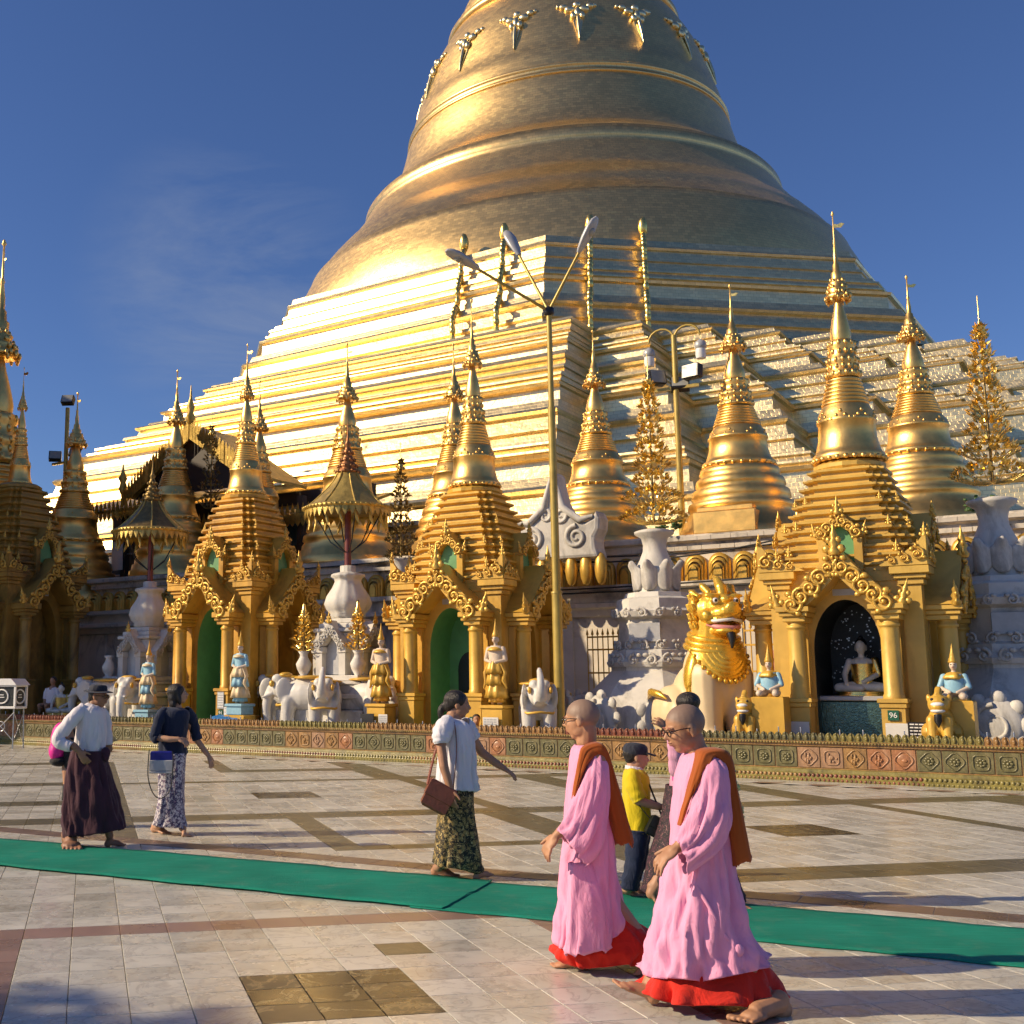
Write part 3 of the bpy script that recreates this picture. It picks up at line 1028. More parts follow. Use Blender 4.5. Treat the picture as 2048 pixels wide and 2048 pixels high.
def spire_parts(parent, H, rs, t0=0.0, z0=0.0, n=36, m='gold_leaf', vane=True, seed=0):
    """t0: part of the profile left out at the bottom; H: height from t0 to the tip"""
    k = H / (1 - t0)
    def P(pr):
        return [(max(r * k * rs, .004), z0 + (t - t0) * k) for t, r in pr]
    if t0 < .1:
        mb = MB()
        mb.lathe(P(SPROF), n)
        mb.build('base', m, parent)
    mb = MB()
    mb.lathe(P(BPROF), n)
    bell = mb.build('bell', m, parent)
    # beaded lotus band at the foot of the bell and garland on the shoulder
    mb = MB()
    rr, zz = .122 * k * rs, z0 + (.2745 - t0) * k
    nb = 26
    for j in range(nb):
        a = 2 * PI * j / nb
        mb.ell((rr * math.cos(a), rr * math.sin(a), zz), (.0085 * k, .0085 * k, .0075 * k), 6, 4)
    mb.build('lotus_band', m, bell, kind='stuff')
    mb = MB()
    rr, zz = .0945 * k * rs, z0 + (.405 - t0) * k
    for j in range(40):
        a = 2 * PI * j / 40
        d = abs(math.sin(a * 4))
        mb.ell(((rr + d * .004 * k) * math.cos(a), (rr + d * .004 * k) * math.sin(a), zz - d * .022 * k), (.005 * k, .005 * k, .006 * k), 5, 4)
    mb.build('garland', m, bell, kind='stuff')
    mb = MB()
    mb.lathe(P(RPROF), n)
    mb.build('ring_tower', m, parent)
    mb = MB()
    mb.lathe(P(LPROF), n)
    for t, r_, c_ in ((.518, .060, 16), (.557, .054, 14), (.606, .046, 12), (.538, .052, 14), (.582, .046, 12)):
        for j in range(c_):
            a = 2 * PI * j / c_
            mb.ell((r_ * k * rs * math.cos(a), r_ * k * rs * math.sin(a), z0 + (t - t0) * k), (.006 * k, .006 * k, .009 * k), 5, 4)
    mb.build('lotus_bands', m, parent)
    mb = MB()
    mb.lathe(P(UPROF), n)
    mb.build('bud', m, parent)
    mb = MB()
    mb.lathe(P(HPROF), 20)
    rr_ = random.Random(seed)
    for (t, r_, c_) in ((.742, .046, 16), (.757, .038, 14), (.772, .031, 12), (.79, .025, 10), (.735, .042, 14)):
        for j in range(c_):
            a = 2 * PI * j / c_ + rr_.random()
            mb.ell((r_ * k * rs * math.cos(a), r_ * k * rs * math.sin(a), z0 + (t - t0 + rr_.uniform(-.004, .004)) * k), (.0045 * k, .0045 * k, .008 * k), 5, 4)
    cr = mb.build('crown', 'gold_leaf', parent)
    if vane:
        mb = MB()
        zz = z0 + (.955 - t0) * k
        mb.poly([(0, zz - .03), (.14, zz - .05), (.2, zz + .01), (.15, zz + .04), (.08, zz + .02), (0, zz + .05)], -.01, .01)
        mb.build('vane', 'gold_bright', cr)
def small_stupa(s, w, zb, zt, rs, label, rot=0.0, sq=None, w_dir=True):
    p = W(s, w, zb)
    o = empty('small_stupa', p, WROT + rot, label, 'stupa', 'small gilded stupas standing on the white terrace')
    H = zt - zb
    spire_parts(o, H, rs, 0.0, 0.0, seed=int(abs(s) * 10))
    if sq:
        mb = MB()
        hw = sq
        mb.box(-hw * .5, hw * .5, -hw * 1.06, 0, 0.0, .16 * H * .5, .02)
        mb.box(-hw * .45, hw * .45, -hw * 1.0, 0, .16 * H * .5, .16 * H * .62, .02)
        mb.build('step_block', 'gold_leaf', o)
    return o
small_stupa(-14.0, 9.5, 5.3, 13.0, .95, 'small gilded stupa behind the dark parasol, beside the pavilion roof')
small_stupa(-10.1, 9.5, 5.3, 12.0, 1.0, 'small gilded stupa rising right behind the left shrine spire')
small_stupa(-6.42, 9.5, 5.3, 12.7, 1.06, 'small gilded stupa directly behind the sunlit gold parasol')
small_stupa(-2.44, 9.5, 5.3, 12.0, 1.0, 'small gilded stupa just left of the middle shrine spire')
small_stupa(2.1, 9.5, 5.3, 11.6, 1.1, 'small gilded stupa to the right of the tall lamp post')
small_stupa(6.0, 9.5, 5.3, 12.15, 1.06, 'small gilded stupa between the leafy golden tree and the right shrine', sq=1.5)
small_stupa(10.25, 9.5, 5.3, 11.5, 1.06, 'small gilded stupa just right of the right shrine spire', rot=.2)
# large stupa cut by the left edge and a low one beside it
big = empty('side_stupa', W(-23.6, 9.0, 0.45), WROT, 'large shaded gold stupa cut off by the left edge of the photo', 'stupa')
spire_parts(big, 19.6, .92, 0.0, 0.0, 48, seed=3)
for zz, hw in ((1.2, 4.2), (2.6, 3.9)):
    mb = MB()
    mb.box(-hw, hw, -hw, hw, zz - 1.2, zz, .1)
    mb.build('plinth', 'gold_paint', big)
low = empty('small_stupa', W(-18.3, 8.6, 4.6), WROT, 'low gilded stupa half hidden beside the dark shrine on the far left', 'stupa', 'small gilded stupas standing on the white terrace')
spire_parts(low, 8.0, 1.1, 0.0, 0.0, seed=9)
# ================================================================== white crest ornament on the terrace
cr = empty('white_crest', W(2.0, 7.0, 4.75), WROT, 'large white scrolled gable crest on the terrace behind the lamp post', 'ornament')
mb = MB()
half = [(0, 2.35), (.10, 2.2), (.14, 1.9), (.24, 1.5), (.42, 1.15), (.62, .98), (.85, .92), (1.05, 1.02), (1.15, 1.22), (1.24, 1.0), (1.22, .72), (1.1, .5), (1.12, .25), (1.2, 0)]
pts = [(-x, z) for x, z in half[::-1]][:-1] + half
mb.poly(pts[::-1], -.30, .40)
o = mb.build('crest_body', 'old_white' if 'old_white' in MATS else 'white_plaster', cr)
mods(o, bevel=.09)
def spiral(mb, c, r0, turns, y, rt, sgn=1, n=26, ph=0.0):
    path, rad = [], []
    for k in range(n + 1):
        t = k / n
        a = ph + sgn * 2 * PI * turns * t
        rr = r0 * (1 - .82 * t)
        path.append((c[0] + rr * math.cos(a), y, c[1] + rr * math.sin(a)))
        rad.append(rt * (1 - .45 * t))
    mb.tube(path, rad, 6)
for sx in (-1, 1):
    mb = MB()
    spiral(mb, (sx * .62, .55), .30, 1.6, -.30, .075, sx, ph=PI / 2)
    spiral(mb, (sx * .22, 1.15), .22, 1.3, -.30, .06, sx, ph=PI)
    mb.tube([(sx * .06, -.26, 2.15), (sx * .26, -.30, 1.35), (sx * .72, -.30, .98), (sx * 1.08, -.28, 1.05)], [.05, .11, .10, .06], 8)
    mb.build('scroll', 'white_plaster', cr)
pt = MB()
for k in range(7):
    pt.ell((-1.2 + k * .4, -.16, -.28), (.17, .14, .42), 10, 6)
pt.build('gold_petals', 'gold_scroll', cr, kind='stuff')
# ================================================================== pedestals, golden trees
def leafy_tree(parent, z0, H, R0, tiers, m, seed=0, dens=1.0, radii=None):
    rg = random.Random(seed)
    rod = MB()
    rod.tube([(0, 0, z0 - .1), (0, 0, z0 + H * 1.25)], [.03, .008], 6)
    rod.build('rod', 'gold_dark', parent)
    for k in range(tiers):
        t = k / (tiers - 1)
        r = radii[k] if radii else R0 * (1 - t) ** .85 * (0.92 + .16 * (k % 2)) + .05
        z = z0 + H * (t ** .92)
        mb = MB()
        dz = H / tiers
        n = max(9, int(r * (46 if radii else 40) * dens))
        for lay in range(3):
            rl = r * (1.0, .82, .5)[lay]
            zl = z + dz * (.05, .38, .66)[lay]
            nl = max(5, int(n * (1.0, .8, .5)[lay]))
            for j in range(nl):
                a = 2 * PI * (j + .5 * lay) / nl + rg.uniform(-.08, .08)
                out = Vector((math.cos(a), math.sin(a), 0))
                tip = out * rl * rg.uniform(.9, 1.05) + Vector((0, 0, zl))
                if lay == 0:
                    mb.tube([(0, 0, z - dz * .35), tuple(out * rl * .55 + Vector((0, 0, z - dz * .3))), tuple(tip)], [.014, .011, .007], 4)
                for q in range(4):
                    d = (out * rg.uniform(.25, .7) + Vector((rg.uniform(-.45, .45), rg.uniform(-.45, .45), rg.uniform(.35, 1.0)))).normalized()
                    s_ = (.066 if radii else R0 * .13 + .012) * rg.uniform(.85, 1.2)
                    side = d.cross(out).normalized() if d.cross(out).length > .05 else Vector((-out.y, out.x, 0))
                    nn = side.cross(d).normalized()
                    c0 = tip + out * rg.uniform(-.02, .02)
                    mb.add([tuple(c0), tuple(c0 + d * s_ * .7 + side * s_ * .62 + nn * s_ * .12), tuple(c0 + d * s_ * 1.9 + nn * s_ * .25), tuple(c0 + d * s_ * .7 - side * s_ * .62 + nn * s_ * .12), tuple(c0 + d * s_ * .8 - nn * s_ * .18)],
                           [(0, 1, 4), (1, 2, 4), (2, 3, 4), (3, 0, 4), (0, 2, 1), (0, 3, 2)])
        mb.build('leaf_tier', m, parent, kind='stuff')
    mb = MB()
    zt = z0 + H * 1.02
    mb.lathe([(.02, zt - .02), (.10, zt), (.11, zt + .03), (.07, zt + .06), (.08, zt + .1), (.05, zt + .16), (.03, zt + .28), (.012, zt + .34), (.008, zt + H * .3)], 12)
    for j in range(10):
        a = 2 * PI * j / 10
        mb.ell((.11 * math.cos(a), .11 * math.sin(a), zt - .02), (.02, .02, .04), 5, 4)
    mb.build('crown', 'gold_bright', parent)
def oct_flute(n=8, d=.06):
    return lambda a, z: 1 - d * abs(math.sin(a * n / 2))
def pscroll(sg):
    mb = MB()
    spiral(mb, (0, 0), .13, 1.3, -.03, .035, sg, 18, PI / 2)
    mb.ell((0, -.04, 0), (.04, .04, .04), 6, 4)
    mb.ell((sg * .1, -.02, .1), (.07, .04, .05), 6, 4)
    mb.ell((-sg * .12, -.02, -.06), (.06, .04, .045), 6, 4)
    me = mb.mesh('scroll')
    me.materials.append(MATS['white_plaster'])
    return me
PSCR = {1: pscroll(1), -1: pscroll(-1)}
stn = MB()
stn.ell((0, 0, 0), (.46, .16, .46), 20, 12)
spiral(stn, (0, 0), .34, 1.4, -.13, .05, 1, 26, PI / 2)
for j_ in range(9):
    a_ = 2 * PI * j_ / 9
    stn.ell((.45 * math.cos(a_), -.03, .45 * math.sin(a_)), (.13, .06, .13), 8, 6)
STONE = stn.mesh('scroll_stone')
STONE.materials.append(MATS['white_plaster'])
def pedestal(s, w, zt, label, rot=0.0, scale=1.0, seed=1):
    o = empty('white_pedestal', W(s, w, PZ), WROT + rot, label, 'pedestal')
    h = zt - PZ
    k = scale
    mb = MB()
    mb.lathe([(2.05 * k, 0), (2.05 * k, .12), (1.95 * k, .16), (1.8 * k, .5), (1.45 * k, 1.0), (1.12 * k, 1.32), (1.02 * k, 1.42), (1.02 * k, 1.5)], 8, rot=PI / 8, smooth=False)
    mb.build('base', 'white_plaster', o)
    mb = MB()
    mb.lathe([(1.08 * k, 1.5), (1.12 * k, 1.6), (1.02 * k, 1.7), (1.0 * k, 1.85), (.86 * k, 1.9), (.82 * k, 2.5), (.95 * k, 2.56), (1.0 * k, 2.68), (.88 * k, 2.74), (.85 * k, 2.95), (.7 * k, 3.0), (.66 * k, 3.1)], 8, rot=PI / 8, smooth=False)
    mid = mb.build('drum', 'white_plaster', o)
    for zz, rr, n, q_ in ((1.64, 1.02, 18, 1.0), (1.95, .90, 16, .8), (2.63, .93, 16, .8)):
        for j in range(n):
            a = 2 * PI * j / n
            Mx = Matrix.Translation((rr * k * math.cos(a), rr * k * math.sin(a), zz)) @ Matrix.Rotation(a + PI / 2, 4, 'Z') @ Matrix.Scale(q_, 4)
            link_mesh('scroll', PSCR[1 if j % 2 else -1], mid, Mx)
    pl = MB()
    pl.box(-.34, .34, -.845 * k, -.80 * k, 2.02, 2.42, .01)
    pl.build('plaque', 'lamp_grey', mid)
    zb = 3.1
    hv = h - zb
    mb = MB()
    mb.lathe([(.48 * k, zb), (.42 * k, zb + .04), (.46 * k, zb + hv * .2), (.44 * k, zb + hv * .38), (.34 * k, zb + hv * .52), (.26 * k, zb + hv * .66), (.25 * k, zb + hv * .76), (.29 * k, zb + hv * .87), (.42 * k, zb + hv * .93), (.43 * k, zb + hv * .97), (.30 * k, zb + hv)], 24)
    v = mb.build('vase', 'white_plaster', o)
    lfm = MB()
    pts_ = [(-.10, -.30), (-.24, -.12), (-.20, .10), (-.26, .26), (-.13, .34), (-.10, .46), (0, .54), (.10, .46), (.13, .34), (.26, .26), (.20, .10), (.24, -.12), (.10, -.30)]
    vs_ = []
    for x, z in pts_:
        vs_.append((x, .10 * (abs(x) / .25) - .20 * max(0, z - .25) * 2, z))
    vs_ += [(0, -.10, -.30), (0, -.15, 0.0), (0, -.16, .25), (0, -.28, .47)]
    n_ = len(pts_)
    fs_ = [(0, n_, n_ + 1, 1), (1, n_ + 1, 2), (2, n_ + 1, n_ + 2, 3), (3, n_ + 2, 4), (4, n_ + 2, n_ + 3, 5), (5, n_ + 3, 6), (6, n_ + 3, 7), (7, n_ + 3, n_ + 2, 8), (8, n_ + 2, 9), (9, n_ + 2, n_ + 1, 10), (10, n_ + 1, 11), (11, n_ + 1, n_, 12)]
    lfm.add(vs_, [q_[::-1] for q_ in fs_], True)
    lme = lfm.mesh('acanthus_leaf')
    lme.materials.append(MATS['white_plaster'])
    for j in range(8):
        a = 2 * PI * j / 8
        lo = link_mesh('acanthus_leaf', lme, v, Matrix.Translation((.47 * k * math.cos(a), .47 * k * math.sin(a), zb + hv * .20)) @ Matrix.Rotation(a + PI / 2, 4, 'Z') @ Matrix.Scale(.80 * k, 4))
        mods(lo, solid=.05, sub=2)
    # scroll stones round the foot
    for j in range(9):
        a = 2 * PI * j / 9 + .2
        Mx = Matrix.Translation((1.98 * k * math.cos(a), 1.98 * k * math.sin(a), .46)) @ Matrix.Rotation(a + PI / 2, 4, 'Z')
        link_mesh('scroll_stone', STONE, o, Mx)
    return o
pedestal(5.62, 4.0, 4.95, 'tall shaded white vase pedestal behind the lion statue, holding the golden leafy tree', seed=1)
pedestal(12.15, 4.0, 5.05, 'tall white vase pedestal at the right edge of the photo, holding a golden leafy tree', rot=.3, seed=4)
o = empty('golden_tree', W(5.62, 4.0, 0), WROT, 'leafy golden tree ornament in the white vase left of the lion statue', 'ornament', 'leafy golden trees')
leafy_tree(o, 5.2, 2.85, .7, 9, 'gold_bright', 3, 1.0, [.66, .60, .40, .34, .31, .27, .22, .16, .09])
o = empty('golden_tree', W(12.2, 4.0, 0), WROT, 'leafy golden tree ornament in the white vase at the right edge', 'ornament', 'leafy golden trees')
leafy_tree(o, 5.45, 2.7, .7, 8, 'gold_bright', 5, 1.0, [.66, .46, .34, .30, .26, .21, .15, .09])
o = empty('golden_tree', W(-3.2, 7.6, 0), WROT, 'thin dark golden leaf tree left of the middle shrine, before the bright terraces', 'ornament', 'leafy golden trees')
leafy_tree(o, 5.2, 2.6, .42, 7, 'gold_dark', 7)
mb = MB()
mb.lathe([(.22, 4.6), (.3, 4.7), (.22, 4.9), (.3, 5.1), (.34, 5.16), (.2, 5.2)], 16)
mb.build('pot', 'white_plaster', o)
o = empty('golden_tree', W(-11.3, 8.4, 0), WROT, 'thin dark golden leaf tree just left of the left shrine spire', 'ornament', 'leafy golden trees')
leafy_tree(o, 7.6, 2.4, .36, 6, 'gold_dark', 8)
o = empty('golden_tree', W(8.05, 6.6, 0), WROT, 'tiny sparse golden leaf tree beside the left roof edge of the right shrine', 'ornament', 'leafy golden trees')
leafy_tree(o, 4.2, 1.0, .26, 5, 'gold_old', 9)
for sx_, nm_ in ((-1, 'left'), (1, 'right')):
    o = empty('golden_tree', W(-1.35 + .78 * sx_, 1.48, 0), WROT, 'golden leaf bunch in the small white urn ' + nm_ + ' of the white niche', 'ornament', 'leafy golden trees')
    leafy_tree(o, 2.42, .75, .24, 5, 'gold_bright', 10 + sx_)
# ================================================================== lamp posts
lp = empty('lamp_post', W(4.73, .75, 0), WROT, 'tall yellow lamp post with three grey street lamps', 'lamp post')
mb = MB()
mb.tube([(0, 0, 0.4), (0, 0, 3.4)], [.105, .10], 14)
mb.tube([(0, 0, 3.38), (0, 0, 3.42)], [.115, .11], 14)
mb.tube([(0, 0, 3.4), (0, 0, 7.2)], [.082, .078], 14)
mb.tube([(0, 0, 7.2), (0, 0, 9.2)], [.06, .055], 12)
mb.build('post', 'pole_paint', lp)
mb = MB()
mb.lathe([(.07, 9.15), (.11, 9.18), (.11, 9.3), (.05, 9.34)], 12)
mb.build('collar', 'dark_metal', lp)
base_pt = W(4.73, .75, 9.25)
for uh, vh, yo in ((880, 495, -0.9), (970, 465, .9), (1105, 452, -.5)):
    # lamp heads fan out round the post
    dst = at(uh * K, vh * K, base_pt.y + yo)
    loc = Matrix.Rotation(-WROT, 3, 'Z') @ (dst - W(4.73, .75, 0))
    a0 = Vector((0, 0, 9.25))
    d = (loc - a0).normalized()
    a1 = loc - d * .25
    mb = MB()
    mb.tube([a0, a1], [.035, .03], 8)
    mb.build('arm', 'pole_paint', lp)
    hd = MB()
    side = d.cross(Vector((0, 0, 1))).normalized()
    upv = side.cross(d).normalized()
    rs = []
    for t, wd_, hh in ((-.3, .05, .05), (-.22, .09, .07), (0, .145, .10), (.25, .165, .11), (.42, .13, .08), (.5, .05, .04)):
        c = loc + d * t
        rs.append([tuple(c + side * (wd_ * math.cos(2 * PI * j / 14)) + upv * (hh * math.sin(2 * PI * j / 14) * (1.0 if math.sin(2 * PI * j / 14) > 0 else .45))) for j in range(14)])
    hd.rings(rs, True)
    ho = hd.build('lamp_head', 'lamp_grey', lp)
    gl = MB()
    gl.ell(loc + d * .18 - upv * .035, (.10, .10, .05), 12, 6, d.to_track_quat('X', 'Z'))
    gl.build('lens', 'lamp_glass', ho)
def flood(parent, c, rz, tilt):
    mb = MB()
    mb.M = Matrix.Translation(c) @ Matrix.Rotation(rz, 4, 'Z') @ Matrix.Rotation(tilt, 4, 'X')
    mb.box(-.24, .24, -.12, .12, -.2, .2, .03)
    o = mb.build('floodlight', 'dark_metal', parent)
    mb = MB()
    mb.M = Matrix.Translation(c) @ Matrix.Rotation(rz, 4, 'Z') @ Matrix.Rotation(tilt, 4, 'X')
    mb.box(-.21, .21, -.128, -.122, -.17, .17)
    mb.build('glass', 'lamp_glass', o)
l2 = empty('lamp_post', W(4.6, 9.0, 0), WROT, 'slim gold lamp post with two hanging lanterns and dark floodlights', 'lamp post')
mb = MB()
mb.tube([(0, 0, 5.3), (0, 0, 10.85)], [.09, .075], 12)
for sx in (-1, 1):
    mb.tube([(0, 0, 10.5)] + [(sx * (.35 - .35 * math.cos(PI * k / 8)), 0, 10.75 + .33 * math.sin(PI * k / 8)) for k in range(9)], .03, 6)
mb.box(-.62, .62, -.04, .04, 9.36, 9.44)
mb.build('post', 'pole_paint', l2)
for sx in (-1, 1):
    mb = MB()
    mb.lathe([(.03, 10.62), (.14, 10.55), (.17, 10.42), (.13, 10.36)], 12, (sx * .7, 0, 0))
    a = mb.build('lantern', 'lamp_grey', l2)
    mb = MB()
    mb.lathe([(.12, 10.1), (.14, 10.2), (.13, 10.36)], 12, (sx * .7, 0, 0))
    mb.build('lantern_glass', 'white_paint', a)
flood(l2, Vector((-.5, -.1, 9.72)), .9, -.2)
flood(l2, Vector((.48, -.1, 9.75)), -.25, -.1)
flood(l2, Vector((.08, .1, 9.5)), .3, -.6)
l3 = empty('lamp_post', W(-19.3, 9.0, 0), WROT, 'pale post with three dark floodlights against the sky on the left', 'lamp post')
mb = MB()
mb.tube([(0, 0, 5.0), (0, 0, 12.2)], [.09, .08], 10)
mb.box(-.75, .75, -.05, .05, 10.0, 10.09)
mb.build('post', 'pole_paint', l3)
flood(l3, Vector((0, 0, 12.5)), .5, -.5)
flood(l3, Vector((-.62, 0, 10.35)), .8, -.4)
flood(l3, Vector((.5, 0, 10.4)), -.2, -.3)
# ================================================================== shrines
def scroll_mesh(sgn):
    """one curl of the flamboyant gable carving, about 0.3 m across, in the x-z plane facing -y"""
    mb = MB()
    path, rad = [], []
    for k in range(19):
        t = k / 18
        a = PI * .5 + sgn * 2 * PI * 1.35 * t
        rr = .135 * (1 - .8 * t)
        path.append((rr * math.cos(a), -.03 - .03 * t, rr * math.sin(a)))
        rad.append(.030 * (1 - .4 * t))
    mb.tube(path, rad, 5)
    mb.ell((0, -.05, 0), (.036, .036, .036), 6, 4)
    mb.ell((sgn * .10, -.03, .11), (.06, .03, .045), 6, 4, Matrix.Rotation(.6 * sgn, 4, 'Y').to_quaternion())
    mb.ell((-sgn * .12, -.03, -.07), (.05, .03, .04), 6, 4)
    mb.ell((sgn * .02, -.03, .175), (.03, .025, .055), 5, 4)
    me = mb.mesh('scroll')
    me.materials.append(MATS['gold_scroll'])
    return me
SCR = {1: scroll_mesh(1), -1: scroll_mesh(-1)}
SCRW = {}
for k_ in (1, -1):
    SCRW[k_] = SCR[k_].copy()
    SCRW[k_].materials[0] = MATS['white_plaster']
def finial_mesh():
    mb = MB()
    mb.lathe([(.07, 0), (.09, .05), (.05, .11), (.075, .16), (.04, .22), (.05, .26), (.02, .34), (.004, .44)], 8)
    for sx in (-1, 1):
        mb.ell((sx * .09, -.02, .08), (.06, .03, .06), 6, 4)
        mb.ell((sx * .06, -.02, .20), (.04, .03, .05), 6, 4)
    me = mb.mesh('finial')
    me.materials.append(MATS['gold_scroll'])
    return me
FIN = finial_mesh()
def face_mat(k, half, cy):
    """matrix taking 'front' coordinates (front plane at y = 0 facing -y, centred on x = 0) to side k of a body centred at (0, cy)"""
    return Matrix.Translation((0, cy, 0)) @ Matrix.Rotation(k * PI / 2, 4, 'Z') @ Matrix.Translation((0, -half, 0))
def arch_curve(hw, zs, zt, pointed=False, n=16):
    pts = []
    for j in range(n + 1):
        a = PI - PI * j / n
        x = hw * math.cos(a)
        if pointed:
            q = 1 - abs(x) / hw
            z = zs + (zt - zs) * (q ** .75)
        else:
            z = zs + (zt - zs) * math.sin(a)
        pts.append((x, z))
    return pts
def arch_wall(mb, HW, z0, z1, hw, zs, zt, y0, depth, pointed=False, n=16):
    """wall panel with an arched opening; reveal runs back by depth"""
    arc = [(-hw, z0)] + arch_curve(hw, zs, zt, pointed, n) + [(hw, z0)]
    out = [(-HW, z0), (-HW, zs)]
    m = len(arc) - 4
    for j in range(1, m + 1):
        t = j / m
        out.append((lerp(-HW, HW, (t * 1.0)), z1) if 0 < j <= m else None)
    out = [(-HW, z0)]
    N = len(arc)
    for j in range(1, N - 1):
        x, z = arc[j]
        t = (j - 1) / (N - 3)
        # radial map to the rectangle border
        if t < .25:
            out.append((-HW, lerp(zs, z1, t / .25)))
        elif t > .75:
            out.append((HW, lerp(z1, zs, (t - .75) / .25)))
        else:
            out.append((lerp(-HW, HW, (t - .25) / .5), z1))
    out.append((HW, z0))
    vs = [(x, y0, z) for x, z in arc] + [(x, y0, z) for x, z in out] + [(x, y0 + depth, z) for x, z in arc]
    fs = []
    for j in range(N - 1):
        fs.append((j, N + j, N + j + 1, j + 1)[::-1])
    mb.add(vs, fs)
    return arc
def reveal(mb, arc, y0, y1, back=True, shrink=1.0):
    N = len(arc)
    vs = [(x, y0, z) for x, z in arc] + [(x, y1, z) for x, z in arc]
    mb.add(vs, [(j, j + 1, N + j + 1, N + j) for j in range(N - 1)], True)
    if back:
        mb.add([(x, y1, z) for x, z in arc], [tuple(range(N))])
def gable(parent, FM, hw, z0, apex, inner_hw, inner_apex, y0, y1, nscroll, sc, m='gold_paint', scr=SCR, finial=True, gm='gold_paint', ears=True):
    """pointed gable board with a carved scroll border"""
    n = 10
    def ogee(hwid, zb, za, t):
        # t from 0 (eave) to 1 (apex)
        x = hwid * (1 - t)
        z = zb + (za - zb) * (t ** 1.18)
        return x, z
    outer = [ogee(hw, z0, apex, j / n) for j in range(n + 1)]
    inner = [ogee(inner_hw, z0, inner_apex, j / n) for j in range(n + 1)]
    mb = MB()
    mb.M = FM
    for sx in (-1, 1):
        vs = []
        for (x, z), (x2, z2) in zip(outer, inner):
            vs += [(sx * x, y0, z), (sx * x2, y0, z2), (sx * x, y1, z), (sx * x2, y1, z2)]
        fs = []
        for j in range(n):
            a, b = j * 4, j * 4 + 4
            q = [(a, a + 1, b + 1, b), (a + 2, b + 2, b + 3, a + 3), (a, b, b + 2, a + 2), (a + 1, a + 3, b + 3, b + 1)]
            fs += q if sx < 0 else [w_[::-1] for w_ in q]
        fs.append((0, 2, 3, 1))
        mb.add(vs, fs)
    g = mb.build('gable', gm, parent)
    for sx in (-1, 1):
        for j in range(nscroll):
            t = (j + .35) / nscroll
            x, z = ogee((hw + inner_hw) / 2, z0, (apex + inner_apex) / 2, t)
            s_ = sc * (1.12 - .25 * t)
            M = FM @ Matrix.Translation((sx * x, y0 - .01, z)) @ Matrix.Rotation(-sx * .5, 4, 'Y') @ Matrix.Scale(s_, 4)
            link_mesh('scroll', scr[sx if j % 2 == 0 else -sx], g, M)
        if ears:
            M = FM @ Matrix.Translation((sx * (hw - .05), y0 + .03, z0 - .02)) @ Matrix.Rotation(sx * .25, 4, 'Y') @ Matrix.Scale(sc * .85, 4)
            link_mesh('finial', FIN, g, M)
    if finial:
        link_mesh('finial', FIN, g, FM @ Matrix.Translation((0, y0 - .01, apex - .12 * sc)) @ Matrix.Scale(sc * 1.1, 4))
    return g
def redent_sq(h0, n, st):
    def f(o):
        h = h0 + o
        qd = [(h, h - n * st)]
        for k in range(1, n + 1):
            qd.append((h - k * st, h - n * st + (k - 1) * st))
            qd.append((h - k * st, h - n * st + k * st))
        pts = []
        for r_ in range(4):
            for x, y in qd:
                pts.append(rotA(x, y, -PI / 2 + r_ * PI / 2))
        return pts
    return f
